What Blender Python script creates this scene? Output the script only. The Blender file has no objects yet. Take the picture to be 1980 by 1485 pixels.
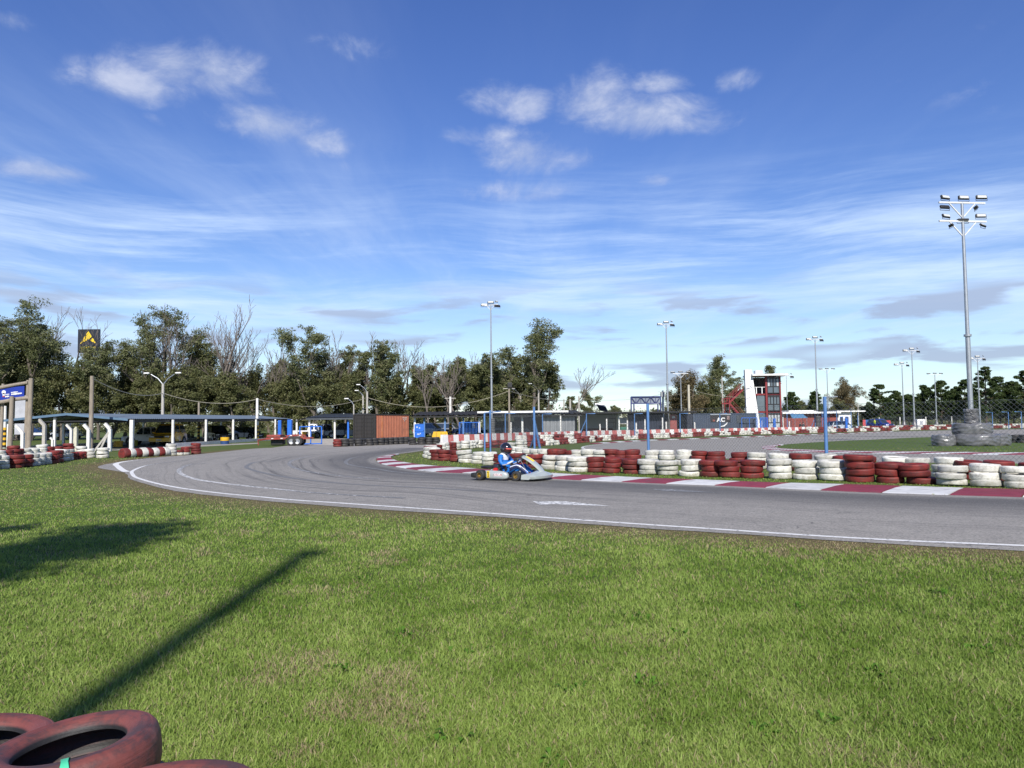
import bpy, bmesh, math, random
import numpy as np
from mathutils import Vector, Matrix, Euler, noise as mnoise

# ------------------------------------------------------------------ camera, sky, sun, exposure
SC = bpy.context.scene
COL = SC.collection
F = 1450.0; CAMZ = 1.5
PITCH = math.atan(77.5 / F); ROLL = math.radians(-0.6)
CR = Matrix.Rotation(math.pi / 2 + PITCH, 3, 'X') @ Matrix.Rotation(ROLL, 3, 'Z')
cam = bpy.data.cameras.new('camera'); camo = bpy.data.objects.new('camera', cam); COL.objects.link(camo)
cam.sensor_width = 36; cam.lens = 36 * F / 1980; cam.clip_end = 6000; cam.clip_start = 0.05
camo.matrix_world = Matrix.Translation((0, 0, CAMZ)) @ CR.to_4x4()
SC.camera = camo
SUN_EL = math.radians(38); SUN_AZ = math.radians(178.3)   # compass bearing of the sun measured from +Y towards +X
SKY_K = 0.096; SUN_K = 4.5
SC.view_settings.view_transform = 'Standard'; SC.view_settings.look = 'None'
SC.view_settings.exposure = 0.50; SC.view_settings.gamma = 1.0; SC.view_settings.use_curve_mapping = False
SC.cycles.max_bounces = 4; SC.cycles.transparent_max_bounces = 12
SC.cycles.use_denoising = True
sun = bpy.data.lights.new('sun', 'SUN'); suno = bpy.data.objects.new('sun', sun); COL.objects.link(suno)
sun.energy = SUN_K; sun.angle = math.radians(0.53); sun.color = (1.0, 0.95, 0.87)
SD = Vector((math.sin(SUN_AZ) * math.cos(SUN_EL), math.cos(SUN_AZ) * math.cos(SUN_EL), math.sin(SUN_EL)))
suno.rotation_euler = SD.to_track_quat('Z', 'Y').to_euler(); suno.location = (0, -20, 40)

class NT:
    """tiny node-tree helper"""
    def __init__(s, tree): s.t = tree; s.n = tree.nodes; s.l = tree.links
    def add(s, ty, **kw):
        n = s.n.new(ty)
        for k, v in kw.items(): setattr(n, k, v)
        return n
    def put(s, sock, v):
        if v is None: return
        if hasattr(v, 'is_linked'): s.l.new(v, sock)
        else: sock.default_value = v
    def math(s, op, a, b=None, c=None, clamp=False):
        n = s.add('ShaderNodeMath', operation=op); n.use_clamp = clamp
        for i, v in enumerate((a, b, c)): s.put(n.inputs[i], v)
        return n.outputs[0]
    def vmath(s, op, a, b=None):
        n = s.add('ShaderNodeVectorMath', operation=op); s.put(n.inputs[0], a); s.put(n.inputs[1], b); return n.outputs[0]
    def noise(s, vec, scale, detail=4, rough=0.55, dist=0.0, col=False):
        n = s.add('ShaderNodeTexNoise'); s.put(n.inputs['Vector'], vec)
        n.inputs['Scale'].default_value = scale; n.inputs['Detail'].default_value = detail
        n.inputs['Roughness'].default_value = rough; n.inputs['Distortion'].default_value = dist
        return n.outputs['Color' if col else 'Fac']
    def ramp(s, fac, a, b, c0=0.0, c1=1.0):
        n = s.add('ShaderNodeMapRange'); n.interpolation_type = 'SMOOTHSTEP'
        s.put(n.inputs[0], fac); n.inputs[1].default_value = a; n.inputs[2].default_value = b
        n.inputs[3].default_value = c0; n.inputs[4].default_value = c1
        return n.outputs[0]
    def mix(s, f, a, b):
        n = s.add('ShaderNodeMix', data_type='RGBA'); s.put(n.inputs[0], f); s.put(n.inputs[6], c4(a)); s.put(n.inputs[7], c4(b)); return n.outputs[2]
    def comb(s, x, y, z=0.0):
        n = s.add('ShaderNodeCombineXYZ'); s.put(n.inputs[0], x); s.put(n.inputs[1], y); s.put(n.inputs[2], z); return n.outputs[0]
    def sep(s, v):
        n = s.add('ShaderNodeSeparateXYZ'); s.put(n.inputs[0], v); return n.outputs
def c4(c):
    if hasattr(c, 'is_linked') or c is None: return c
    return tuple(c) + (1.0,) if len(c) == 3 else tuple(c)

# pixel helpers: the photograph's pixels turned into points of the place
def ray(u, v): return CR @ Vector(((u - 990) / F, -(v - 742.5) / F, -1.0))
def G(u, v, z=0.0):
    r = ray(u, v); t = (z - CAMZ) / r.z; return Vector((r.x * t, r.y * t, z))
def at(u, v, y):
    r = ray(u, v); t = y / r.y; return Vector((r.x * t, y, CAMZ + r.z * t))
def hz(u): return 820 - (u - 990) * math.tan(-ROLL)
def gy(u, y): p = at(u, hz(u), y); return Vector((p.x, p.y, 0))
def zat(u, v, y): return at(u, v, y).z

# ------------------------------------------------------------------ world: sky and clouds
def build_world():
    w = bpy.data.worlds.new('World'); SC.world = w; w.use_nodes = True
    w.cycles.sampling_method = 'MANUAL'; w.cycles.sample_map_resolution = 256
    T = NT(w.node_tree); T.n.clear()
    sky = T.add('ShaderNodeTexSky', sky_type='NISHITA'); sky.sun_disc = False
    sky.sun_elevation = SUN_EL; sky.sun_rotation = SUN_AZ
    sky.air_density = 1.15; sky.dust_density = 0.0; sky.ozone_density = 4.5; sky.altitude = 50
    co = T.add('ShaderNodeTexCoord').outputs['Generated']
    x, y, z = T.sep(co)
    zc = T.math('MAXIMUM', z, 0.02)
    px, py = T.math('DIVIDE', x, zc), T.math('DIVIDE', y, zc)
    P = T.comb(px, py)
    el = T.math('ARCSINE', z); az = T.math('ARCTAN2', x, y)
    hsv = T.add('ShaderNodeHueSaturation'); hsv.inputs['Saturation'].default_value = 1.18; hsv.inputs['Value'].default_value = 1.0
    hsv.inputs['Hue'].default_value = 0.520
    T.l.new(sky.outputs[0], hsv.inputs['Color'])
    c = hsv.outputs[0]
    # 1 high thin cirrus: bands that run away from the viewer, widest over the middle of the sky
    warp = T.noise(P, 0.45, 3, 0.5, 0, True)
    Pw = T.vmath('ADD', P, T.vmath('MULTIPLY', T.vmath('SUBTRACT', warp, (0.5, 0.5, 0.5)), (0.55, 0.55, 0)))
    s1 = T.noise(T.vmath('MULTIPLY', Pw, (1.25, 0.22, 1)), 1.0, 6, 0.6)
    s2 = T.noise(T.vmath('ADD', T.vmath('MULTIPLY', Pw, (0.33, 0.12, 1)), (7.3, 2.1, 0)), 1.0, 4, 0.5)
    band = T.math('MULTIPLY', T.ramp(el, 0.42, 0.20, 0.16, 1.0), T.ramp(el, 0.0, 0.06, 0.3, 1.0))
    cir = T.math('MULTIPLY', T.math('MULTIPLY', T.ramp(s1, 0.42, 0.80), T.ramp(s2, 0.30, 0.62, 0.25, 1.0)), band)
    c = T.mix(T.math('MULTIPLY', cir, 0.45, clamp=True), c, (5.8, 6.8, 8.4))
    S = T.comb(T.math('ADD', T.math('MULTIPLY', az, 1.7), T.math('MULTIPLY', el, 2.4)), T.math('ADD', T.math('MULTIPLY', el, 19.0), T.math('MULTIPLY', T.noise(T.comb(az, el), 1.6, 2), 1.8)))
    h1 = T.noise(T.vmath('ADD', S, (4.2, 1.7, 0)), 1.0, 8, 0.66, 0.1); h2 = T.noise(T.comb(T.math('MULTIPLY', az, 1.7), T.math('MULTIPLY', el, 4.0)), 1.0, 3, 0.5)
    sheet = T.math('MULTIPLY', T.math('MULTIPLY', T.ramp(h1, 0.40, 0.72), T.ramp(h2, 0.32, 0.58, 0.2, 1.0)), T.math('MULTIPLY', T.ramp(el, 0.36, 0.20), T.ramp(el, 0.05, 0.14, 0.45, 1.0)))
    c = T.mix(T.math('MULTIPLY', sheet, 0.88), c, (5.6, 6.9, 8.8))
    # pale band low over the horizon
    veil = T.ramp(el, 0.24, 0.0, 0.0, 0.52)
    veil = T.math('MULTIPLY', veil, T.ramp(T.noise(T.comb(T.math('MULTIPLY', az, 2.2), T.math('MULTIPLY', el, 9.0)), 1.3, 5, 0.55), 0.25, 0.75, 0.55, 1.0))
    c = T.mix(veil, c, (4.6, 6.4, 9.0))
    # 2 fair-weather puffs: a few clusters, ragged by noise (same noise everywhere in the sky)
    n = T.noise(T.comb(T.math('MULTIPLY', az, 11.0), T.math('MULTIPLY', el, 16.0), 3.7), 1.0, 8, 0.62, 0.35)
    n2 = T.noise(T.vmath('ADD', P, (1.1, 4.4, 0)), 1.1, 3, 0.5)
    blobs = None
    def pp(u, v):
        d = ray(u, v).normalized(); return d.x / d.z, d.y / d.z
    for (u, v, ru, rv, k) in [(250, 165, 110, 45, .85), (390, 140, 130, 55, .95), (470, 175, 90, 35, .7), (520, 240, 95, 42, 1.0), (620, 275, 70, 28, .75),
                              (960, 190, 75, 32, .6), (1020, 205, 60, 34, .85), (905, 262, 60, 20, .6), (1010, 300, 95, 42, .95), (970, 262, 60, 20, .7), (1110, 305, 60, 22, .5),
                              (1150, 200, 85, 55, .85), (1240, 225, 140, 42, 1.0), (1340, 240, 90, 28, .7), (1275, 162, 70, 24, .75), (1415, 158, 45, 24, .6),
                              (85, 330, 95, 26, .9), (1000, 368, 120, 24, .45), (1270, 350, 34, 14, .6), (20, 40, 45, 22, .5), (680, 90, 90, 30, .35), (300, 232, 26, 14, .5)]:
        a, b = pp(u, v); a2, _ = pp(u + ru, v); _, b2 = pp(u, v - rv); _, b3 = pp(u, v + rv)
        sx, sy = abs(a2 - a) * 1.15, (abs(b2 - b) + abs(b3 - b)) / 2 * 1.25
        q = T.vmath('MULTIPLY', T.vmath('SUBTRACT', P, (a, b, 0)), (1 / sx, 1 / sy, 0))
        d = T.add('ShaderNodeVectorMath', operation='LENGTH'); T.l.new(q, d.inputs[0])
        g = T.ramp(d.outputs['Value'], 1.35, 0.0, 0.0, k)
        blobs = g if blobs is None else T.math('MAXIMUM', blobs, g)
    puff = T.math('ADD', T.math('MULTIPLY', blobs, 0.72), T.math('MULTIPLY', T.math('SUBTRACT', n, 0.5), 1.7))
    dens = T.ramp(puff, 0.04, 0.9)
    dens = T.math('MULTIPLY', dens, T.ramp(blobs, 0.02, 0.25))
    up = T.ramp(el, 0.04, 0.12)
    loose = T.math('MULTIPLY', T.math('MULTIPLY', T.ramp(n, 0.56, 0.8), T.ramp(n2, 0.50, 0.68)), 0.28)
    dens = T.math('MULTIPLY', T.math('MAXIMUM', dens, loose), up)
    c = T.mix(T.math('MULTIPLY', dens, 0.70, clamp=True), c, T.mix(T.ramp(n, 0.42, 0.7), (4.2, 4.7, 6.0), (5.7, 6.0, 7.0)))
    # 3 flat grey-violet clouds low over the horizon, all the way round
    Q = T.comb(T.math('MULTIPLY', az, 5.2), T.math('MULTIPLY', el, 27.0))
    g1 = T.noise(T.vmath('ADD', Q, (11.7, 5.2, 0)), 1.0, 7, 0.52, 0.25)
    g2 = T.noise(T.vmath('ADD', T.vmath('MULTIPLY', Q, (0.55, 0.8, 1)), (2.6, 7.9, 0)), 1.0, 2, 0.5)
    low = T.math('MULTIPLY', T.ramp(g1, 0.485, 0.58), T.ramp(g2, 0.38, 0.5))
    low = T.math('MULTIPLY', low, T.math('MULTIPLY', T.ramp(el, 0.20, 0.14), T.ramp(el, 0.004, 0.02)))
    c = T.mix(T.math('MULTIPLY', low, 0.78), c, (3.0, 3.6, 5.0))
    bg = T.add('ShaderNodeBackground'); T.l.new(c, bg.inputs[0]); bg.inputs[1].default_value = SKY_K
    out = T.add('ShaderNodeOutputWorld'); T.l.new(bg.outputs[0], out.inputs[0])
build_world()

# ------------------------------------------------------------------ materials
MATS = {}
def newmat(name):
    m = bpy.data.materials.new(name); m.use_nodes = True; T = NT(m.node_tree); T.n.clear()
    b = T.add('ShaderNodeBsdfPrincipled'); o = T.add('ShaderNodeOutputMaterial'); T.l.new(b.outputs[0], o.inputs[0])
    return m, T, b, o
def pm(name, c1, c2=None, scale=8.0, rough=0.6, metal=0.0, bump=0.0, bscale=40.0, rnd=0.0, stretch=(1, 1, 1), dirt=None, dirtk=0.0, coat=0.0, spec=0.5, glob=False):
    """two-tone noisy paint / stone / metal; rnd = brightness spread from object to object; dirt = third colour in blotches"""
    if name in MATS: return MATS[name]
    m, T, b, o = newmat(name)
    tc = T.add('ShaderNodeTexCoord').outputs['Object']
    if glob: tc = T.add('ShaderNodeNewGeometry').outputs['Position']
    oi = T.add('ShaderNodeObjectInfo')
    off = T.comb(T.math('MULTIPLY', oi.outputs['Random'], 37.0), T.math('MULTIPLY', oi.outputs['Random'], 91.0), T.math('MULTIPLY', oi.outputs['Random'], 53.0))
    v = T.vmath('ADD', tc, off) if not glob else tc
    v = T.vmath('MULTIPLY', v, stretch)
    if c2 is None: c2 = tuple(x * 0.8 for x in c1)
    n = T.noise(v, scale, 6, 0.6)
    c = T.mix(T.ramp(n, 0.3, 0.7), c1, c2)
    if dirt:
        d = T.noise(T.vmath('ADD', v, (5, 3, 1)), scale * 0.6, 8, 0.68)
        c = T.mix(T.ramp(d, 0.60 - 0.25 * dirtk, 0.72, 0.0, 0.9), c, dirt)
    if rnd:
        h = T.add('ShaderNodeHueSaturation'); T.l.new(c, h.inputs['Color'])
        T.put(h.inputs['Value'], T.math('ADD', 1 - rnd, T.math('MULTIPLY', oi.outputs['Random'], 2 * rnd))); c = h.outputs[0]
    T.l.new(c, b.inputs['Base Color'])
    T.put(b.inputs['Roughness'], T.math('ADD', rough - 0.08, T.math('MULTIPLY', n, 0.16), clamp=True))
    b.inputs['Metallic'].default_value = metal; b.inputs['Coat Weight'].default_value = coat; b.inputs['Specular IOR Level'].default_value = spec
    if bump:
        bp = T.add('ShaderNodeBump'); bp.inputs['Strength'].default_value = bump; bp.inputs['Distance'].default_value = 0.02
        T.l.new(T.noise(v, bscale, 5, 0.6), bp.inputs['Height']); T.l.new(bp.outputs[0], b.inputs['Normal'])
    MATS[name] = m
    return m
def emit_free_glass(name, tint, rough=0.08):
    return pm(name, tint, tuple(x * 0.7 for x in tint), 1.5, rough, 0.0, spec=0.9, coat=0.6)

# ------------------------------------------------------------------ mesh helpers
class MB:
    def __init__(s): s.v = []; s.f = []; s.mi = []; s.cur = 0
    def add(s, vs, fs):
        o = len(s.v); s.v += [tuple(p) for p in vs]
        for f in fs: s.f.append(tuple(i + o for i in f)); s.mi.append(s.cur)
        return s
    def box(s, c, d, rz=0.0, M=None):
        x, y, z = d[0] / 2, d[1] / 2, d[2] / 2
        vs = [Vector((i * x, j * y, k * z)) for i in (-1, 1) for j in (-1, 1) for k in (-1, 1)]
        R = M if M is not None else Matrix.Rotation(rz, 3, 'Z')
        C = Vector(c)
        return s.add([R @ p + C for p in vs], [(0, 1, 3, 2), (4, 6, 7, 5), (0, 4, 5, 1), (2, 3, 7, 6), (0, 2, 6, 4), (1, 5, 7, 3)])
    def cbox(s, c, d, bev=0.02, M=None):
        """box with chamfered edges"""
        x, y, z = d[0] / 2, d[1] / 2, d[2] / 2; b = min(bev, x * .9, y * .9, z * .9)
        bm = bmesh.new(); bmesh.ops.create_cube(bm, size=1, matrix=Matrix.Diagonal((2 * x, 2 * y, 2 * z, 1)))
        bmesh.ops.bevel(bm, geom=list(bm.edges), offset=b, segments=2, profile=0.5, affect='EDGES')
        R = M if M is not None else Matrix.Identity(3)
        bm.verts.index_update()
        s.add([R @ p.co + Vector(c) for p in bm.verts], [[q.index for q in f.verts] for f in bm.faces]); bm.free(); return s
    def beam(s, p, q, w, h=None, up=(0, 0, 1)):
        p, q = Vector(p), Vector(q); h = h or w; d = (q - p); L = d.length; d.normalize()
        upv = Vector(up)
        if abs(d.dot(upv)) > 0.98: upv = Vector((0, 1, 0))
        a = d.cross(upv).normalized(); b = a.cross(d).normalized()
        M = Matrix((a, d, b)).transposed()
        return s.box((p + q) / 2, (w, L, h), M=M)
    def tube(s, pts, r, n=8, cap=True):
        pts = [Vector(p) for p in pts]; rs = r if isinstance(r, (list, tuple)) else [r] * len(pts)
        vs = []; fs = []; a = None
        for i, p in enumerate(pts):
            d = (pts[min(i + 1, len(pts) - 1)] - pts[max(i - 1, 0)])
            d = d.normalized() if d.length > 1e-9 else Vector((0, 0, 1))
            if a is None:
                t = Vector((0, 0, 1)) if abs(d.z) < 0.9 else Vector((1, 0, 0))
                a = d.cross(t).normalized()
            else:
                a = (a - d * a.dot(d)); a = a.normalized() if a.length > 1e-6 else d.orthogonal().normalized()
            b = d.cross(a)
            for k in range(n):
                t = 2 * math.pi * k / n; vs.append(p + (a * math.cos(t) + b * math.sin(t)) * rs[i])
        for i in range(len(pts) - 1):
            for k in range(n):
                k2 = (k + 1) % n; fs.append((i * n + k, i * n + k2, (i + 1) * n + k2, (i + 1) * n + k))
        if cap:
            fs.append(tuple(range(n - 1, -1, -1))); o = (len(pts) - 1) * n; fs.append(tuple(o + k for k in range(n)))
        return s.add(vs, fs)
    def lathe(s, prof, n=24, M=None, closed=False):
        """prof (r, z) turned about z"""
        vs = []; fs = []; m = len(prof); R = M if M is not None else Matrix.Identity(4)
        for k in range(n):
            t = 2 * math.pi * k / n; c, sn = math.cos(t), math.sin(t)
            for (r, z) in prof: vs.append(R @ Vector((r * c, r * sn, z)))
        for k in range(n):
            k2 = (k + 1) % n
            for i in range(m if closed else m - 1):
                j = (i + 1) % m
                fs.append((k * m + i, k2 * m + i, k2 * m + j, k * m + j))
        return s.add(vs, fs)
    def prism(s, poly, a, b, M=None):
        """2-D polygon (x, z) pushed from y=a to y=b"""
        R = M if M is not None else Matrix.Identity(4); n = len(poly)
        vs = [R @ Vector((x, a, z)) for x, z in poly] + [R @ Vector((x, b, z)) for x, z in poly]
        fs = [tuple(range(n)), tuple(range(2 * n - 1, n - 1, -1))] + [(i, n + i, n + (i + 1) % n, (i + 1) % n) for i in range(n)]
        return s.add(vs, fs)
    def loft(s, rings, caps=True):
        n = len(rings[0]); vs = [p for r in rings for p in r]; fs = []
        for i in range(len(rings) - 1):
            for k in range(n): k2 = (k + 1) % n; fs.append((i * n + k, i * n + k2, (i + 1) * n + k2, (i + 1) * n + k))
        if caps: fs.append(tuple(range(n - 1, -1, -1))); o = (len(rings) - 1) * n; fs.append(tuple(o + k for k in range(n)))
        return s.add(vs, fs)
    def mesh(s, name, mats, smooth=False):
        me = bpy.data.meshes.new(name); me.from_pydata(s.v, [], s.f)
        for m in (mats if isinstance(mats, (list, tuple)) else [mats]): me.materials.append(m)
        if any(s.mi): me.polygons.foreach_set('material_index', s.mi)
        bm = bmesh.new(); bm.from_mesh(me); bmesh.ops.recalc_face_normals(bm, faces=bm.faces); bm.to_mesh(me); bm.free()
        if smooth:
            me.polygons.foreach_set('use_smooth', [True] * len(me.polygons))
            try: me.set_sharp_from_angle(angle=math.radians(38))
            except Exception: pass
        return me
    def build(s, name, mats, parent=None, smooth=False):
        return obj(name, s.mesh(name, mats, smooth), parent)
def obj(name, me, parent=None):
    o = bpy.data.objects.new(name, me); COL.objects.link(o)
    if parent is not None: o.parent = parent
    return o
def tag(o, label=None, cat=None, group=None, kind=None):
    if label: o['label'] = label
    if cat: o['category'] = cat
    if group: o['group'] = group
    if kind: o['kind'] = kind
    return o
def empty(name, loc, rz=0.0, label=None, cat=None, group=None):
    o = bpy.data.objects.new(name, None); COL.objects.link(o); o.location = loc; o.rotation_euler = (0, 0, rz)
    o.empty_display_size = 0.2
    return tag(o, label, cat, group)
def copy_tree(o, parent=None):
    c = o.copy(); COL.objects.link(c); c.parent = parent
    for ch in list(o.children): copy_tree(ch, c)
    return c
def npmesh(name, V, Fs, mats, k=4, smooth=False):
    """numpy verts (n,3) and faces (m,k) of equal size"""
    me = bpy.data.meshes.new(name); V = np.asarray(V, np.float32); Fs = np.asarray(Fs, np.int32)
    me.vertices.add(len(V)); me.vertices.foreach_set('co', V.ravel())
    me.loops.add(Fs.size); me.loops.foreach_set('vertex_index', Fs.ravel())
    me.polygons.add(len(Fs)); me.polygons.foreach_set('loop_start', np.arange(0, Fs.size, k, dtype=np.int32))
    me.polygons.foreach_set('loop_total', np.full(len(Fs), k, np.int32))
    me.update(calc_edges=True)
    for m in (mats if isinstance(mats, (list, tuple)) else [mats]): me.materials.append(m)
    if smooth: me.polygons.foreach_set('use_smooth', [True] * len(Fs))
    return me
def fattr(me, name, vals, dom='POINT'):
    a = me.attributes.new(name, 'FLOAT', dom); a.data.foreach_set('value', np.asarray(vals, np.float32))
def inpoly(P, poly):
    x, y = P[:, 0], P[:, 1]; r = np.zeros(len(P), bool); q = [(p[0], p[1]) for p in poly]
    for i in range(len(q)):
        (x1, y1), (x2, y2) = q[i], q[(i + 1) % len(q)]
        if y1 == y2: continue
        c = ((y1 > y) != (y2 > y)) & (x < (x2 - x1) * (y - y1) / (y2 - y1) + x1); r ^= c
    return r
def dist_poly(P, line):
    best = np.full(len(P), 1e9)
    for a, b in zip(line[:-1], line[1:]):
        a = np.array(a[:2]); b = np.array(b[:2]); d = b - a; L = max((d @ d), 1e-9)
        t = np.clip(((P - a) @ d) / L, 0, 1); best = np.minimum(best, np.linalg.norm(P - a - t[:, None] * d, axis=1))
    return best
def smoothline(pts, n=6):
    """Catmull-Rom through points"""
    P = [Vector(p) for p in pts]; out = []
    for i in range(len(P) - 1):
        p0, p1, p2, p3 = P[max(i - 1, 0)], P[i], P[i + 1], P[min(i + 2, len(P) - 1)]
        for k in range(n):
            t = k / n
            out.append(0.5 * ((2 * p1) + (p2 - p0) * t + (2 * p0 - 5 * p1 + 4 * p2 - p3) * t * t + (3 * p1 - p0 - 3 * p2 + p3) * t ** 3))
    out.append(P[-1]); return out
def along(pts, n=None, step=None):
    """evenly spaced points and directions on a polyline"""
    P = [Vector(p) for p in pts]; L = [0.0]
    for a, b in zip(P[:-1], P[1:]): L.append(L[-1] + (b - a).length)
    if n is None: n = max(1, int(L[-1] / step))
    out = []
    for k in range(n):
        s = L[-1] * (k + 0.5) / n; i = 0
        while i < len(P) - 2 and L[i + 1] < s: i += 1
        d = (P[i + 1] - P[i]); t = (s - L[i]) / max(d.length, 1e-9); out.append((P[i] + d * t, d.normalized()))
    return out
def ribbon(mb, pts, w, z):
    P = [Vector((p[0], p[1], 0)) for p in pts]; vs = []
    for i, p in enumerate(P):
        d = (P[min(i + 1, len(P) - 1)] - P[max(i - 1, 0)]).normalized(); nrm = Vector((-d.y, d.x, 0))
        ww = w[i] if isinstance(w, (list, tuple)) else w
        vs += [p + nrm * ww / 2 + Vector((0, 0, z)), p - nrm * ww / 2 + Vector((0, 0, z))]
    mb.add(vs, [(2 * i, 2 * i + 1, 2 * i + 3, 2 * i + 2) for i in range(len(P) - 1)])
ORD = lambda n: ('%d%s' % (n, 'th' if 10 <= n % 100 <= 20 else {1: 'st', 2: 'nd', 3: 'rd'}.get(n % 10, 'th')))

# ------------------------------------------------------------------ common materials
WHITE = pm('white_paint', (0.72, 0.72, 0.69), (0.6, 0.6, 0.57), 5, 0.55, dirt=(0.35, 0.32, 0.27), dirtk=0.2)
WHITE2 = pm('white_render', (0.78, 0.78, 0.76), (0.7, 0.7, 0.68), 2, 0.7, dirt=(0.5, 0.48, 0.44), dirtk=0.1)
REDP = pm('red_paint', (0.30, 0.022, 0.02), (0.22, 0.02, 0.018), 4, 0.5, dirt=(0.16, 0.03, 0.025), dirtk=0.2)
BLUEP = pm('blue_post_paint', (0.09, 0.20, 0.42), (0.07, 0.16, 0.34), 6, 0.5, dirt=(0.15, 0.14, 0.13), dirtk=0.1)
BLUEB = pm('bright_blue_paint', (0.015, 0.13, 0.55), (0.012, 0.11, 0.45), 5, 0.45)
BLACK = pm('black_plastic', (0.012, 0.012, 0.013), (0.02, 0.02, 0.02), 10, 0.45)
DARK = pm('dark_metal', (0.03, 0.03, 0.033), (0.02, 0.02, 0.022), 6, 0.5, 0.3)
GALV = pm('galvanised_steel', (0.42, 0.44, 0.46), (0.33, 0.35, 0.37), 5, 0.42, 0.6)
CONC = pm('post_concrete', (0.42, 0.40, 0.36), (0.33, 0.31, 0.28), 7, 0.85, bump=0.3, bscale=60)
CONCW = pm('whitewashed_concrete', (0.72, 0.71, 0.67), (0.58, 0.56, 0.52), 4, 0.8, bump=0.2, dirt=(0.36, 0.33, 0.28), dirtk=0.25)
WOOD = pm('weathered_log', (0.30, 0.255, 0.20), (0.20, 0.17, 0.135), 6, 0.85, bump=0.5, bscale=30, stretch=(3, 3, 0.4))
YEL = pm('yellow_paint', (0.72, 0.42, 0.02), (0.6, 0.34, 0.02), 5, 0.5, dirt=(0.3, 0.2, 0.05), dirtk=0.15)
GLASS = emit_free_glass('dark_glass', (0.03, 0.04, 0.05))
RUB = pm('black_rubber', (0.018, 0.018, 0.018), (0.03, 0.03, 0.03), 12, 0.7)

# ------------------------------------------------------------------ track layout (world points on the ground)
Iu = [(1980, 962), (1741, 955), (1561, 947.6), (1401, 940), (1240, 934), (1073, 926.5), (924, 916.4), (863, 914), (818, 910.7), (782, 905.7), (742, 898.6), (729, 893), (727, 888), (735, 884), (752, 880.5), (766, 878.5), (802, 874), (827, 870), (850, 866)]
Ou = [(1980, 1066), (1744, 1054), (1550, 1042), (1389, 1031), (1240, 1022), (960, 1000.5), (720, 985), (560, 973), (442, 962), (341, 950), (281, 936), (249, 925), (240, 914), (189, 904), (222, 895), (300, 885), (385, 878.5), (510, 866.5), (640, 866)]
I0 = [G(*p) for p in Iu]; O0 = [G(*p) for p in Ou]
def ext(L, n, s): return [L[0] + (L[0] - L[1]).normalized() * s * k for k in range(n, 0, -1)] + L
I0 = ext(I0, 6, 2.3); O0 = ext(O0, 6, 2.3)
INN = smoothline(I0, 6); OUT = smoothline(O0, 6)
APRON = [G(*p) for p in [(505, 869), (560, 861), (640, 860), (700, 856), (860, 853.5), (905, 856), (900, 864), (850, 869), (640, 869)]]
TRACK2_OUT = [G(*p) for p in [(1980, 830), (1956, 830.2), (1805, 832.7), (1729, 834.7), (1660, 838), (1571, 841), (1479, 844.5), (1400, 847.7), (1300, 851), (1234, 854), (1175, 857.5), (1140, 861), (1124, 865), (1130, 869.5), (1180, 875), (1300, 884), (1500, 889), (1750, 894), (1980, 897)]]
e0, e1 = TRACK2_OUT[0], TRACK2_OUT[-1]
TRACK2_OUT = [e0 + Vector((60, 0, 0))] + smoothline(TRACK2_OUT, 4) + [e1 + Vector((40, -6, 0))]
INFIELD = [G(*p) for p in [(1980, 845.5), (1805, 845.3), (1693, 850), (1620, 853), (1560, 856.5), (1510, 860.3), (1482, 863), (1471, 865), (1478, 868), (1500, 871), (1580, 874.3), (1700, 876.6), (1850, 878), (1980, 879.5)]]
INFIELD = [INFIELD[0] + Vector((50, 2, 0))] + smoothline(INFIELD, 4) + [INFIELD[-1] + Vector((50, -4, 0))]
YARD = [G(*p) for p in [(556, 857.5), (600, 861), (650, 861), (700, 855.5), (700, 846), (560, 846)]]
ASPH_POLYS = [INN + OUT[::-1], APRON]
# ------------------------------------------------------------------ ground sheet
def ground_material():
    m, T, b, o = newmat('grass_ground')
    P = T.add('ShaderNodeNewGeometry').outputs['Position']
    dry = T.add('ShaderNodeAttribute'); dry.attribute_name = 'dry'
    big = T.noise(P, 0.35, 5, 0.6); mid = T.noise(P, 2.3, 6, 0.65); fine = T.noise(P, 28, 4, 0.7)
    g = T.mix(T.ramp(mid, 0.3, 0.7), (0.062, 0.105, 0.020), (0.095, 0.140, 0.032))
    br = T.mix(T.ramp(fine, 0.3, 0.7), (0.16, 0.125, 0.062), (0.105, 0.078, 0.04))
    f = T.math('ADD', T.math('MULTIPLY', T.ramp(big, 0.45, 0.75), 0.35), dry.outputs['Fac'])
    f = T.math('ADD', f, T.math('MULTIPLY', T.math('SUBTRACT', mid, 0.5), 1.1), clamp=True)
    c = T.mix(f, g, br)
    c = T.mix(T.ramp(fine, 0.35, 0.72, 0.0, 0.35), c, (0.045, 0.062, 0.014))
    T.l.new(c, b.inputs['Base Color']); b.inputs['Roughness'].default_value = 0.9; b.inputs['Specular IOR Level'].default_value = 0.15
    bp = T.add('ShaderNodeBump'); bp.inputs['Strength'].default_value = 0.7; bp.inputs['Distance'].default_value = 0.05
    T.l.new(T.noise(P, 14, 6, 0.7), bp.inputs['Height']); T.l.new(bp.outputs[0], b.inputs['Normal'])
    return m
def dryness(P):
    """how dry the turf is: worn strip beside the asphalt and kerbs, patches elsewhere"""
    d = np.minimum(dist_poly(P, [tuple(p) for p in OUT[::4]]), 99)
    d2 = dist_poly(P, [tuple(p) for p in INN[::4]])
    k = np.clip(1.05 - d / 1.5, 0, 1) * 0.95 + np.clip(1 - d2 / 1.6, 0, 1) * 0.35
    far = np.clip((P[:, 1] - 13) / 20, 0, 1) * 0.15
    return np.clip(k + far, 0, 1)
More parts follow.
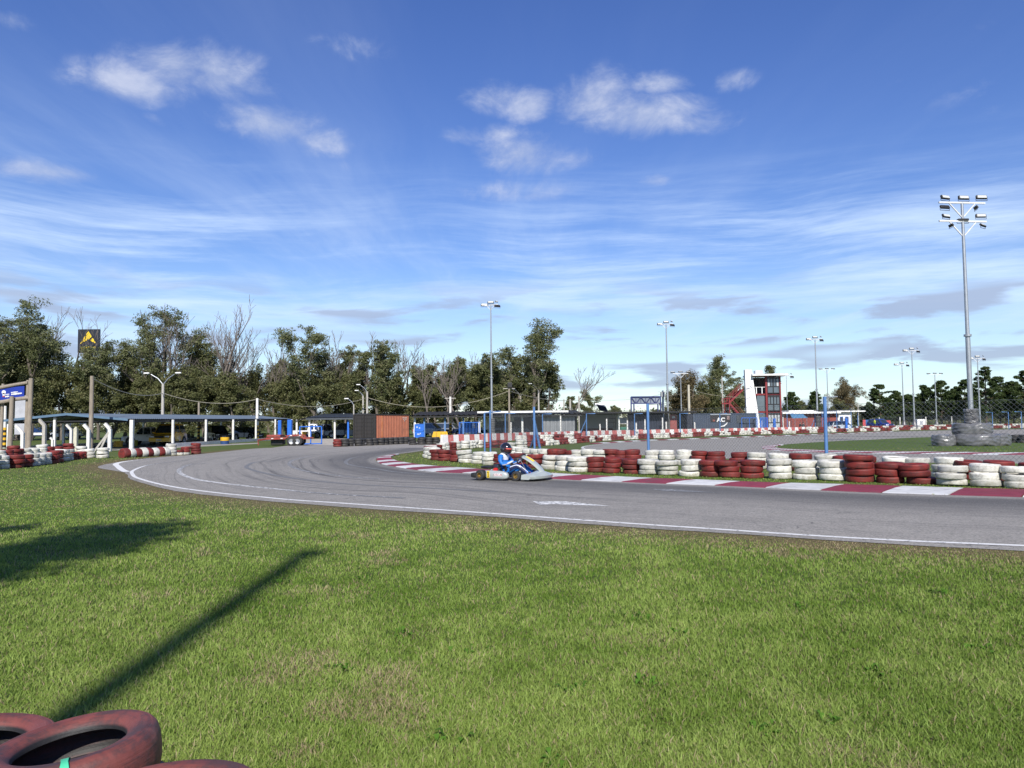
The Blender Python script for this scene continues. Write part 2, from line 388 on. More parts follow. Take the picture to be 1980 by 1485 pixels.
def build_ground():
    xs = np.concatenate([[-3000, -1200, -400, -150, -80, -50], np.arange(-34, 34.1, 0.5), [50, 80, 150, 400, 1200, 3000]])
    ys = np.concatenate([[-1500, -400, -100, -30, -10], np.arange(-2, 48, 0.5), [55, 70, 100, 160, 300, 700, 1500, 4000]])
    X, Y = np.meshgrid(xs, ys); V = np.stack([X.ravel(), Y.ravel(), np.zeros(X.size)], 1)
    nx, ny = len(xs), len(ys); i = np.arange(nx * ny).reshape(ny, nx)
    Fq = np.stack([i[:-1, :-1], i[:-1, 1:], i[1:, 1:], i[1:, :-1]], -1).reshape(-1, 4)
    me = npmesh('ground', V, Fq, ground_material()); fattr(me, 'dry', dryness(V[:, :2]))
    tag(obj('ground', me), kind='structure')
build_ground()

def asphalt_material(name, strip):
    m, T, b, o = newmat(name)
    P = T.add('ShaderNodeNewGeometry').outputs['Position']
    fine = T.noise(P, 30, 4, 0.75); mid = T.noise(P, 1.6, 6, 0.68); big = T.noise(P, 0.25, 4, 0.5)
    c = T.mix(T.ramp(mid, 0.3, 0.7), (0.310, 0.290, 0.256), (0.250, 0.233, 0.206))
    c = T.mix(T.ramp(big, 0.4, 0.7, 0, 0.5), c, (0.313, 0.292, 0.257))
    if strip:
        ad = T.add('ShaderNodeAttribute'); ad.attribute_name = 'dist'; al = T.add('ShaderNodeAttribute'); al.attribute_name = 'along'
        d, a = ad.outputs['Fac'], al.outputs['Fac']
        st = T.noise(T.comb(T.math('MULTIPLY', a, 0.10), T.math('MULTIPLY', d, 3.2)), 1.0, 7, 0.62)
        st2 = T.noise(T.comb(T.math('MULTIPLY', a, 0.035), T.math('MULTIPLY', d, 0.9)), 1.0, 4, 0.55)
        band = T.math('MULTIPLY', T.ramp(d, 0.1, 0.7), T.ramp(d, 4.4, 1.4))
        wide = T.ramp(d, 6.5, 2.5, 0.0, 0.45)
        cor = T.math('MULTIPLY', T.ramp(a, 20, 30), T.ramp(a, 52, 44))
        wide = T.math('MAXIMUM', wide, T.math('MULTIPLY', cor, T.ramp(d, 9, 3, 0.0, 0.85)))
        rub = T.math('MAXIMUM', T.math('MULTIPLY', band, T.ramp(st2, 0.25, 0.6, 0.65, 1.0)), T.math('MULTIPLY', wide, T.ramp(st, 0.35, 0.7)))
        rub = T.math('ADD', rub, T.math('MULTIPLY', T.ramp(st, 0.52, 0.70), 0.55), clamp=True)
        sf = T.noise(T.comb(T.math('MULTIPLY', a, 0.05), T.math('MULTIPLY', d, 9.0)), 1.0, 5, 0.6)
        rub = T.math('MAXIMUM', rub, T.math('MULTIPLY', T.ramp(sf, 0.53, 0.68), T.ramp(st2, 0.3, 0.65, 0.25, 0.7)))
        c = T.mix(T.math('MULTIPLY', rub, 0.78), c, (0.050, 0.049, 0.048))
    c = T.mix(T.ramp(fine, 0.46, 0.66, 0.0, 0.62), c, (0.06, 0.06, 0.06))
    c = T.mix(T.ramp(T.noise(P, 9, 5, 0.75), 0.52, 0.68, 0.0, 0.45), c, (0.10, 0.098, 0.095))
    c = T.mix(T.ramp(fine, 0.44, 0.30, 0.0, 0.6), c, (0.42, 0.41, 0.39))
    ck = T.add('ShaderNodeTexVoronoi', feature='DISTANCE_TO_EDGE'); ck.inputs['Scale'].default_value = 0.42
    T.l.new(T.vmath('ADD', P, T.vmath('MULTIPLY', T.noise(P, 1.2, 5, 0.6, 0, True), (1.3, 1.3, 0))), ck.inputs['Vector'])
    crack = T.math('MULTIPLY', T.ramp(ck.outputs[0], 0.006, 0.0), T.ramp(T.noise(P, 0.5, 3), 0.5, 0.6))
    c = T.mix(T.math('MULTIPLY', crack, 0.6), c, (0.03, 0.03, 0.03))
    T.l.new(c, b.inputs['Base Color']); b.inputs['Roughness'].default_value = 0.82; b.inputs['Specular IOR Level'].default_value = 0.35
    bp = T.add('ShaderNodeBump'); bp.inputs['Strength'].default_value = 0.55; bp.inputs['Distance'].default_value = 0.012
    T.l.new(fine, bp.inputs['Height']); T.l.new(bp.outputs[0], b.inputs['Normal'])
    return m
ASPH = asphalt_material('asphalt_plain', False); ASPHT = asphalt_material('asphalt_racing', True)

def flat_poly(name, pts, z, mat, thick=0.0):
    bm = bmesh.new(); vs = [bm.verts.new((p[0], p[1], z)) for p in pts]; f = bm.faces.new(vs)
    bm.normal_update()
    if f.normal.z < 0: f.normal_flip()
    bmesh.ops.triangulate(bm, faces=[f])
    me = bpy.data.meshes.new(name); bm.to_mesh(me); bm.free(); me.materials.append(mat)
    return tag(obj(name, me), kind='structure')
def build_track():
    n, m = len(INN), 22; V = []; D = []; A = []; acc = 0.0
    for i in range(n):
        if i: acc += (INN[i] - INN[i - 1]).length
        for k in range(m + 1):
            p = INN[i].lerp(OUT[i], k / m); jig = 0.05 * mnoise.noise(Vector((p.x * 1.7, p.y * 1.7, 0))) if k == m else 0
            p = p + (OUT[i] - INN[i]).normalized() * jig
            V.append((p.x, p.y, 0.007)); D.append((p - INN[i]).length); A.append(acc)
    Fq = [(i * (m + 1) + k, i * (m + 1) + k + 1, (i + 1) * (m + 1) + k + 1, (i + 1) * (m + 1) + k) for i in range(n - 1) for k in range(m)]
    me = npmesh('race_track', V, Fq, ASPHT); fattr(me, 'dist', D); fattr(me, 'along', A)
    bm = bmesh.new(); bm.from_mesh(me); bmesh.ops.recalc_face_normals(bm, faces=bm.faces); bm.to_mesh(me); bm.free()
    tag(obj('race_track', me), kind='structure')
    flat_poly('track_apron', APRON, 0.003, ASPH)
    flat_poly('back_track', TRACK2_OUT, 0.004, ASPH)
    flat_poly('infield_grass', INFIELD, 0.010, bpy.data.materials['grass_ground'])
    flat_poly('concrete_yard', YARD, 0.012, pm('yard_concrete', (0.42, 0.38, 0.31), (0.34, 0.31, 0.26), 0.8, 0.85, glob=True))
    # pale road beyond the left shed
    flat_poly('side_path', [G(*p) for p in [(-60, 885), (120, 873), (260, 870), (500, 858), (500, 856), (250, 866), (100, 869), (-60, 878)]], 0.003, pm('path_gravel', (0.33, 0.31, 0.27), (0.25, 0.23, 0.2), 1.5, 0.9, glob=True))
build_track()

def line_material():
    m, T, b, o = newmat('road_marking'); P = T.add('ShaderNodeNewGeometry').outputs['Position']
    wear = T.add('ShaderNodeAttribute'); wear.attribute_name = 'wear'
    n = T.math('ADD', T.noise(P, 9, 7, 0.7), T.math('MULTIPLY', T.noise(P, 60, 3, 0.6), 0.25))
    k = T.math('SUBTRACT', n, T.math('SUBTRACT', 0.98, T.math('MULTIPLY', wear.outputs['Fac'], 0.62)))
    c = T.mix(T.ramp(k, -0.05, 0.06), (0.66, 0.655, 0.63), (0.15, 0.15, 0.148))
    T.l.new(c, b.inputs['Base Color']); b.inputs['Roughness'].default_value = 0.75
    return m
LINE = line_material()
def marking(name, px, w, wear, z=0.011, world=False, n=8):
    pts = [p if world else G(*p) for p in px]; mb = MB(); ribbon(mb, smoothline(pts, n), w, z)
    me = bpy.data.meshes.new(name); me.from_pydata(mb.v, [], mb.f); me.materials.append(LINE)
    k = len(mb.v) // 2; wr = [(wear if not callable(wear) else wear(i // 2 / max(1, k - 1))) for i in range(len(mb.v))]
    fattr(me, 'wear', wr); bm = bmesh.new(); bm.from_mesh(me); bmesh.ops.recalc_face_normals(bm, faces=bm.faces)
    for f in bm.faces:
        if f.normal.z < 0: f.normal_flip()
    bm.to_mesh(me); bm.free()
    return tag(obj(name, me), kind='structure')
edge = [(1980, 1056.5), (1744, 1046.5), (1550, 1035.5), (1389, 1024.5), (1240, 1014.8), (1100, 1004.8), (960, 994.5), (883, 989), (802, 983.5), (721, 978), (641, 972.5), (560, 967), (503, 961.5), (442, 956), (382, 949), (341, 943), (301, 935), (264, 924), (256, 917), (255, 912.5), (262, 908), (276, 902.5), (296, 898), (334, 893), (365, 890)]
ew = [G(*p) for p in edge]; ew = ext(ew, 6, 2.0)
marking('edge_line', ew, 0.115, lambda t: 0.42 if t < .88 else 0.42 + (t - .88) * 4.5, world=True)
marking('apron_line', [(300, 886), (266, 889.5), (237, 893.5), (224, 897.6), (228.5, 902.6), (236, 908.7), (245, 912.7)], 0.22, lambda t: 0.75 - 0.5 * min(1, t * 2), n=4)
marking('old_line', [(400, 896), (368, 898.6), (352, 904.6), (346, 911.7), (356, 919.8), (382, 927.9), (422, 934), (473, 940), (533, 946), (580, 951), (641, 956), (782, 964)], 0.15, lambda t: 0.8 - 0.25 * math.sin(3.1 * t))
marking('old_line', [(540, 891), (495, 894), (480, 899.6), (477, 904.6), (493, 910.7), (523, 917.8), (580, 927), (681, 937), (802, 943), (960, 951.5)], 0.16, 0.88)
marking('old_line', [(612, 882), (592, 884), (566, 890.5), (560, 899.6), (584, 909.7), (620, 916), (681, 923), (735, 927)], 0.15, 0.72)
marking('old_line', [(705, 883), (685, 885), (671, 890.5), (670, 896.6), (689, 901.6), (732, 907.7), (762, 912.7), (823, 917.8)], 0.15, 0.8)
marking('back_edge_line', [(1240, 853.8), (1175, 857.8), (1140, 861.5), (1126, 865), (1132, 869)], 0.16, 0.5, 0.009)
def arrow(px, wear):
    me = bpy.data.meshes.new('track_arrow'); me.from_pydata([tuple(G(*p)[:2]) + (0.012,) for p in px], [], [tuple(range(len(px)))]); me.materials.append(LINE)
    fattr(me, 'wear', [wear] * len(px)); o = tag(obj('track_arrow', me), kind='structure')
    if me.polygons[0].normal.z < 0: me.flip_normals()
arrow([(1030, 970.4), (1095, 970.6), (1180, 979.6), (1110, 977.6), (1075, 976), (1043, 977)], 0.54)
arrow([(1260, 947), (1296, 946.4), (1395, 954), (1330, 952.3), (1284, 950.3)], 0.78)

# ------------------------------------------------------------------ kerbs: every painted block a piece of its own
KRED = pm('kerb_red', (0.235, 0.028, 0.048), (0.18, 0.022, 0.038), 3, 0.7, bump=0.3, dirt=(0.13, 0.06, 0.06), dirtk=0.25, rnd=0.1)
KWHT = pm('kerb_white', (0.60, 0.60, 0.585), (0.47, 0.47, 0.46), 3, 0.7, bump=0.3, dirt=(0.2, 0.195, 0.19), dirtk=0.35, rnd=0.1)
def kerb(name, a_line, b_line, n, first='R', h=0.05, under=None):
    root = tag(empty(name, (0, 0, 0)), kind='structure')
    A = smoothline(a_line, 10); B = smoothline(b_line, 10)
    def samp(L, t):
        S = [0.0]
        for p, q in zip(L[:-1], L[1:]): S.append(S[-1] + (q - p).length)
        s = S[-1] * t; i = 0
        while i < len(L) - 2 and S[i + 1] < s: i += 1
        return L[i].lerp(L[i + 1], (s - S[i]) / max(1e-9, S[i + 1] - S[i]))
    for k in range(n):
        mb = MB(); e = 0.0025; rows = []
        for j in range(4):
            t = (k + e * n * 0.2 + (1 - e * n * 0.4) * j / 3) / n; p, q = samp(A, t), samp(B, t)
            rows.append([p + Vector((0, 0, 0.002)), p.lerp(q, 0.06) + Vector((0, 0, h * 0.45)), p.lerp(q, 0.6) + Vector((0, 0, h)), q + Vector((0, 0, h * 0.95)), q + Vector((0, 0, -0.02)), p + Vector((0, 0, -0.02))])
        mb.loft(rows)
        c = 'RW'[(k + (first == 'W')) % 2]
        mb.build('kerb_block', KRED if c == 'R' else KWHT, root, False)
    return root
ka = [(1980, 962), (1741, 955), (1561, 947.6), (1401, 940), (1240, 934), (1073, 926.5), (924, 916.4), (863, 914), (818, 910.7), (782, 905.7), (742, 898.6), (730, 893), (728, 889)]
kb = [(1980, 949.5), (1838, 946), (1658, 940), (1486, 935.5), (1337, 929.5), (1240, 926), (1073, 917.5), (930, 908.7), (863, 904), (822, 901), (796, 897.6), (768, 892.5), (757, 888)]
KA = [G(*p) for p in ka]; KB = [G(*p) for p in kb]
KA = ext(KA, 3, 2.0); KB = ext(KB, 3, 2.0)
kerb('inside_kerb', KA, KB, 26, 'W', 0.045)
kerb('apex_kerb', [G(*p) for p in [(728, 888.4), (730, 885.5), (740, 882.4), (754, 879.9), (768, 877.8)]], [G(*p) for p in [(757, 887.4), (756, 885), (759, 882.5), (765, 880.6), (772, 879)]], 6, 'R', 0.04)
ik = INFIELD[::-1]
ib = [G(*p) for p in [(1980, 879.6), (1850, 878.2), (1700, 876.8), (1580, 874.5), (1500, 871.2), (1478, 868.2), (1471, 865), (1480, 862.4), (1508, 859.6)]]
it = [G(*p) for p in [(1980, 876.6), (1850, 875.4), (1700, 874), (1590, 871.8), (1520, 869), (1502, 866.8), (1498, 865), (1502, 863.4), (1515, 861.2)]]
kerb('infield_kerb', [ib[0] + Vector((12, -1, 0))] + ib, [it[0] + Vector((12, -1, 0))] + it, 34, 'R', 0.05)
kf = [G(*p) for p in [(1150, 858.6), (1234, 853.2), (1300, 850.4), (1400, 847.2), (1479, 844), (1571, 840.6), (1660, 837.6), (1729, 834.4)]]
kerb('far_kerb', kf, [p + Vector((-0.35, 0.8, 0)) for p in kf], 44, 'R', 0.05)

# ------------------------------------------------------------------ grass blades (uncountable: one object)
def blade_material():
    m, T, b, o = newmat('grass_blade')
    h = T.add('ShaderNodeAttribute'); h.attribute_name = 'hue'; d = T.add('ShaderNodeAttribute'); d.attribute_name = 'dry'
    c = T.mix(h.outputs['Fac'], (0.128, 0.212, 0.026), (0.272, 0.358, 0.082))
    c = T.mix(d.outputs['Fac'], c, T.mix(h.outputs['Fac'], (0.24, 0.195, 0.10), (0.42, 0.35, 0.20)))
    T.l.new(c, b.inputs['Base Color']); b.inputs['Roughness'].default_value = 0.6; b.inputs['Specular IOR Level'].default_value = 0.25
    tr = T.add('ShaderNodeBsdfTranslucent'); T.l.new(c, tr.inputs[0]); mx = T.add('ShaderNodeMixShader'); mx.inputs[0].default_value = 0.3
    T.l.new(b.outputs[0], mx.inputs[1]); T.l.new(tr.outputs[0], mx.inputs[2]); T.l.new(mx.outputs[0], o.inputs[0])
    return m
def vnoise(P, s, seed):
    """cheap smooth value noise"""
    r = np.random.RandomState(seed); T = r.rand(64, 64); q = P * s; i = np.floor(q).astype(int); f = q - i; f = f * f * (3 - 2 * f)
    g = lambda a, b: T[(i[:, 0] + a) % 64, (i[:, 1] + b) % 64]
    return (g(0, 0) * (1 - f[:, 0]) + g(1, 0) * f[:, 0]) * (1 - f[:, 1]) + (g(0, 1) * (1 - f[:, 0]) + g(1, 1) * f[:, 0]) * f[:, 1]
def build_grass():
    r = np.random.RandomState(4); N = 680000
    k = r.rand(N); d0, d1 = 2.75, 40.0
    d = (d0 ** -0.75 + k * (d1 ** -0.75 - d0 ** -0.75)) ** (-1 / 0.75)
    x = (r.rand(N) * 2 - 1) * 0.78 * d; P = np.stack([x, d], 1)
    keep = np.ones(N, bool)
    for q in ASPH_POLYS: keep &= ~inpoly(P, q)
    keep &= ~(inpoly(P, TRACK2_OUT) & ~inpoly(P, INFIELD)); keep &= ~inpoly(P, KA + KB[::-1])
    P = P[keep]; d = d[keep]; n = len(P)
    # tufts: pull blades together a little
    a1 = vnoise(P, 0.7, 1); a2 = vnoise(P, 2.6, 2); a3 = vnoise(P, 9.0, 3); a4 = vnoise(P, 0.28, 5)
    dr = dryness(P)
    tall = np.clip(0.35 + 0.9 * a2 * a1 + 0.5 * (a3 - 0.5), 0.15, 1.3)
    h = (0.012 + 0.018 * tall + 0.034 * (r.rand(n) ** 8)) * (1 - 0.45 * np.clip(dr, 0, 1)) * (1 + 0.012 * d)
    near_edge = dist_poly(P, [tuple(p) for p in OUT[::4]]); h *= np.clip(0.35 + near_edge / 1.2, 0.35, 1)
    h *= np.where(P[:, 1] > 12.5, 0.62, 1.0)
    w = (0.0010 + 0.00036 * d) * (0.7 + 0.6 * r.rand(n))
    th = r.rand(n) * 2 * np.pi; lean = (0.25 + 0.9 * r.rand(n)) * h; lt = r.rand(n) * 2 * np.pi
    ux, uy = np.cos(th) * w, np.sin(th) * w; lx, ly = np.cos(lt) * lean, np.sin(lt) * lean
    z0 = np.full(n, -0.004); V = np.empty((n, 5, 3), np.float32)
    V[:, 0] = np.stack([P[:, 0] - ux, P[:, 1] - uy, z0], 1); V[:, 1] = np.stack([P[:, 0] + ux, P[:, 1] + uy, z0], 1)
    V[:, 2] = np.stack([P[:, 0] + ux * .8 + lx * .35, P[:, 1] + uy * .8 + ly * .35, h * .6], 1); V[:, 3] = np.stack([P[:, 0] - ux * .8 + lx * .35, P[:, 1] - uy * .8 + ly * .35, h * .6], 1)
    V[:, 4] = np.stack([P[:, 0] + lx, P[:, 1] + ly, h], 1)
    o = np.arange(n)[:, None] * 5
    tri = np.concatenate([o + [0, 1, 2], o + [0, 2, 3], o + [3, 2, 4]], 1).reshape(-1, 3)
    me = npmesh('grass', V.reshape(-1, 3), tri, blade_material(), 3)
    hue = np.clip(0.52 + 0.7 * (a2 - 0.5) + 0.25 * (a1 - .5) + 0.5 * (a3 - .5) + 0.5 * (a4 - .5) + 0.5 * (r.rand(n) - 0.5), 0, 1)
    patch = np.clip((vnoise(P, 1.3, 8) * 0.6 + vnoise(P, 4.0, 9) * 0.4 - 0.62) * 5, 0, 1)
    dd = np.clip(dr * 0.9 + patch * 0.62, 0, 1); dryb = (r.rand(n) < (0.09 + 0.78 * dd)).astype(np.float32)
    fattr(me, 'hue', np.repeat(hue, 5)); fattr(me, 'dry', np.repeat(dryb, 5))
    tag(obj('grass', me), 'short mown green grass with dry straw patches', 'grass', kind='stuff')
build_grass()
def build_weeds():
    """broad-leaved rosettes in the turf"""
    m = pm('weed_leaf', (0.05, 0.115, 0.012), (0.065, 0.14, 0.018), 20, 0.85, spec=0.1)
    r = random.Random(11); mb = MB()
    for (u, v) in [(663, 1298), (905, 1265), (1250, 1325), (1130, 1120), (700, 1120), (1060, 1480), (1550, 1180), (1700, 1300), (330, 1000), (300, 1010), (1480, 1420), (860, 1440), (1320, 1230), (1820, 1150), (1100, 1340), (780, 1230), (1230, 1200), (1600, 1400), (1900, 1260), (540, 1130)]:
        c = G(u, v)
        for k in range(r.randint(7, 13)):
            a = r.random() * 6.28; L = r.uniform(0.025, 0.06); w = L * 0.28; q = c + Vector((r.gauss(0, .045), r.gauss(0, .045), 0.005))
            d = Vector((math.cos(a), math.sin(a), 0)); nrm = Vector((-d.y, d.x, 0)); zt = r.uniform(0.02, 0.05)
            mb.add([q, q + d * L * .5 + nrm * w + Vector((0, 0, zt)), q + d * L + Vector((0, 0, zt * .8)), q + d * L * .5 - nrm * w + Vector((0, 0, zt))], [(0, 1, 2, 3)])
    tag(mb.build('weeds', m), 'dark broad-leaved weeds scattered in the lawn', 'weeds', kind='stuff')
build_weeds()

# ------------------------------------------------------------------ tyres
def paint_tyre(name, c1, c2, wear_c, wear, grime):
    m, T, b, o = newmat(name)
    tc = T.add('ShaderNodeTexCoord').outputs['Object']; oi = T.add('ShaderNodeObjectInfo'); R = oi.outputs['Random']
    v = T.vmath('ADD', tc, T.comb(T.math('MULTIPLY', R, 41.0), T.math('MULTIPLY', R, 97.0), T.math('MULTIPLY', R, 17.0)))
    n = T.noise(v, 4, 6, 0.65); f = T.noise(v, 22, 6, 0.7)
    c = T.mix(T.ramp(n, 0.3, 0.7), c1, c2)
    k = T.math('ADD', T.math('MULTIPLY', n, 0.5), T.math('MULTIPLY', f, 0.5))
    c = T.mix(T.ramp(k, 0.64 - wear * 0.2, 0.70, 0.0, 0.9), c, wear_c)
    P = T.add('ShaderNodeNewGeometry').outputs['Position']; z = T.sep(P)[2]
    gr = T.math('MULTIPLY', T.ramp(z, 0.20, 0.0, 0.12, 1.0), T.ramp(T.noise(P, 7, 6, 0.7), 0.35, 0.65))
    c = T.mix(T.math('MULTIPLY', gr, 0.75), c, grime)
    h = T.add('ShaderNodeHueSaturation'); T.l.new(c, h.inputs['Color']); T.put(h.inputs['Value'], T.math('ADD', 0.78, T.math('MULTIPLY', R, 0.4)))
    T.l.new(h.outputs[0], b.inputs['Base Color']); b.inputs['Roughness'].default_value = 0.62; b.inputs['Specular IOR Level'].default_value = 0.4
    bp = T.add('ShaderNodeBump'); bp.inputs['Strength'].default_value = 0.35; bp.inputs['Distance'].default_value = 0.01
    T.l.new(f, bp.inputs['Height']); T.l.new(bp.outputs[0], b.inputs['Normal'])
    return m
TYM = {'W': paint_tyre('tyre_white_paint', (0.62, 0.61, 0.56), (0.48, 0.47, 0.42), (0.15, 0.14, 0.125), 0.75, (0.22, 0.21, 0.11)),
       'R': paint_tyre('tyre_red_paint', (0.195, 0.022, 0.018), (0.125, 0.018, 0.016), (0.045, 0.022, 0.02), 0.9, (0.08, 0.04, 0.025)),
       'K': paint_tyre('tyre_black_rubber', (0.022, 0.022, 0.023), (0.035, 0.034, 0.034), (0.07, 0.065, 0.06), 0.2, (0.07, 0.06, 0.045))}
def tyre_profile(w, R=0.5, hole=0.30):
    """closed (r, z) section of a lying tyre: outer diameter 1, tread grooves, rounded shoulders, open hollow inside"""
    h = w / 2
    return [(hole, -h * .62), (hole + .03, -h * .80), (.39, -h * .99), (.44, -h), (.475, -h * .88), (.493, -h * .68), (.497, -h * .46), (.488, -h * .43), (.488, -h * .35), (.5, -h * .32), (.5, -h * .05), (.490, -h * .03), (.490, h * .03), (.5, h * .05), (.5, h * .32), (.488, h * .35), (.488, h * .43), (.497, h * .46), (.493, h * .68), (.475, h * .88), (.44, h), (.39, h * .99), (hole + .03, h * .80), (hole, h * .62),
            (hole + .015, h * .5), (.45, h * .72), (.468, 0), (.45, -h * .72), (hole + .015, -h * .5)]
def tyre_mesh(seed, mat, n=30, w=0.30, wob=0.022, prof=None):
    r = random.Random(seed); mb = MB(); mb.lathe(prof or tyre_profile(w), n, closed=True)
    ph = [r.uniform(0, 6.28) for _ in range(6)]; am = [r.uniform(.3, 1) * wob for _ in range(6)]
    def df(p):
        x, y, z = p; a = math.atan2(y, x); k = 1 + sum(am[i] * math.sin((i + 1) * a + ph[i]) / (i + 1) for i in range(3))
        return (x * k, y * k, z * (1 + 1.6 * am[3] * math.sin(2 * a + ph[3])) + am[4] * 0.7 * math.sin(a * 2 + ph[5]) * 0.5)
    mb.v = [df(p) for p in mb.v]
    return mb.mesh('tyre', mat, True)
TYRES = {c: [tyre_mesh(7 * i + ord(c), TYM[c], w=0.27 + 0.018 * i) for i in range(4)] for c in 'WRK'}
CNAME = {'W': 'white', 'R': 'red', 'K': 'black'}
TR = random.Random(5)
def tyre(c, loc, dia, tilt=(0, 0), label='', group=None, hgt=None):
    me = TR.choice(TYRES[c]); o = obj('tyre', me); o.location = loc
    w = max(v.co.z for v in me.vertices) * 2 if 'w' not in me else me['w']; me['w'] = w
    o.scale = (dia, dia, hgt / w if hgt else dia); o.rotation_euler = (tilt[0], tilt[1], TR.uniform(0, 6.28))
    return tag(o, label, 'tyre', group)
LEV = {0: 'bottom', 1: 'second', 2: 'third', 3: 'fourth'}
def stack(p, c, dia, levels, where, group, hgt=0.172, lean=0.03, mixcol=None):
    """a pile of tyres, each one a thing of its own"""
    z = 0.0; ox = oy = 0.0
    for k in range(levels):
        hh = hgt * TR.uniform(0.86, 1.12); ox += TR.gauss(0, lean); oy += TR.gauss(0, lean)
        cc = mixcol[k] if mixcol else c
        lv = 'top' if k == levels - 1 else ('bottom' if k == 0 else ('middle' if levels == 3 else LEV[k] + ' from the ground'))
        tyre(cc, (p[0] + ox, p[1] + oy, z + hh / 2), dia * TR.uniform(0.92, 1.05), (TR.gauss(0, .03), TR.gauss(0, .03)), '%s painted tyre, %s of %s' % (CNAME[cc], lv, where), group, hh * 1.01)
        z += hh
def front_wall():
    base = [(2110, 950), (1946, 943), (1883, 941), (1823, 939), (1755, 935), (1643, 931.5), (1591, 928), (1486, 926), (1352, 921.5), (1240, 917), (1138, 913), (1109, 912), (1055, 906.7)]
    def vb(u):
        for (u1, v1), (u2, v2) in zip(base[:-1], base[1:]):
            if u2 <= u <= u1: return v2 + (v1 - v2) * (u - u2) / (u1 - u2)
        return base[0][1] if u > 2110 else base[-1][1]
    us = [(2100, 'R'), (2040, 'R'), (1978, 'W'), (1914, 'W'), (1850, 'W'), (1787, 'R'), (1729, 'R'), (1671, 'R'), (1615, 'W'), (1562, 'W'), (1510, 'W'), (1463, 'R'), (1417, 'R'), (1375, 'R'), (1334, 'W'), (1295, 'W'), (1257, 'W'), (1221, 'R'), (1187, 'R'), (1155, 'R'), (1124, 'W'), (1093, 'W'), (1066, 'W')]
    pts = []
    for i, (u, c) in enumerate(us):
        p = G(u, vb(u)); p.y += 0.16; pts.append((p, c))
    g = 'tyres of the wall beside the inside kerb'; u0 = lambda i: us[i][0]
    for i, (p, c) in enumerate(pts):
        nb = pts[i + 1][0] if i + 1 < len(pts) else pts[i - 1][0]
        dia = min(0.70, max(0.58, (nb - p).length * 0.99))
        stack(p, c, dia, 4 if i == 7 else 3, 'the %s kerb-side stack right of the kart' % ORD(len(us) - i), g, 0.155 + .008 * (u0(i) > 1500), .035)
    path = [G(*q) + Vector((0, .2, 0)) for q in [(1052, 906.5), (1000, 903), (953, 900), (933, 898), (896, 894.5), (864, 892), (844, 890), (834, 887.5), (828, 884), (832, 879), (846, 875), (866, 871.5), (886, 869)]]
    seq = 'RRRWWWRRRWWWRRRWRRWWRRW'
    for i, (p, d) in enumerate(along(path, n=len(seq))):
        stack(p, seq[i], 0.61, 3, 'the %s kerb-side stack left of the kart' % ORD(i + 1), g, 0.158, lean=0.03)
front_wall()
def back_wall():
    ud = [(2010, 17.4), (1850, 19.1), (1700, 20.7), (1560, 22.5), (1440, 24.3), (1335, 26), (1240, 27.5), (1150, 28.2), (1062, 29), (1000, 32), (985, 34)]
    us = [(1999, 'R'), (1941, 'R'), (1881, 'R'), (1825, 'W'), (1770, 'W'), (1720, 'W'), (1672, 'R'), (1628, 'R'), (1585, 'W'), (1545, 'R'), (1507, 'W'), (1465, 'W'), (1427, 'R'), (1390, 'R'), (1353, 'R'), (1320, 'W'), (1290, 'W'), (1258, 'W'), (1228, 'R'), (1203, 'R'), (1181, 'R'), (1158, 'W'), (1140, 'W'), (1121, 'W'), (1103, 'R'), (1086, 'R'), (1070, 'R'), (1052, 'W'), (1037, 'W'), (1020, 'W'), (1006, 'W'), (994, 'W')]
    for i, (u, c) in enumerate(us):
        d = ud[-1][1]
        for (u1, d1), (u2, d2) in zip(ud[:-1], ud[1:]):
            if u2 <= u <= u1: d = d2 + (d1 - d2) * (u - u2) / (u1 - u2)
        p = gy(u, d); dia = 0.66 if u > 1500 else 0.6
        stack(p, c, dia, 3, 'the %s second-row stack from the right' % ORD(i + 1), 'tyres of the second row behind the kerb wall', lean=0.045)
back_wall()
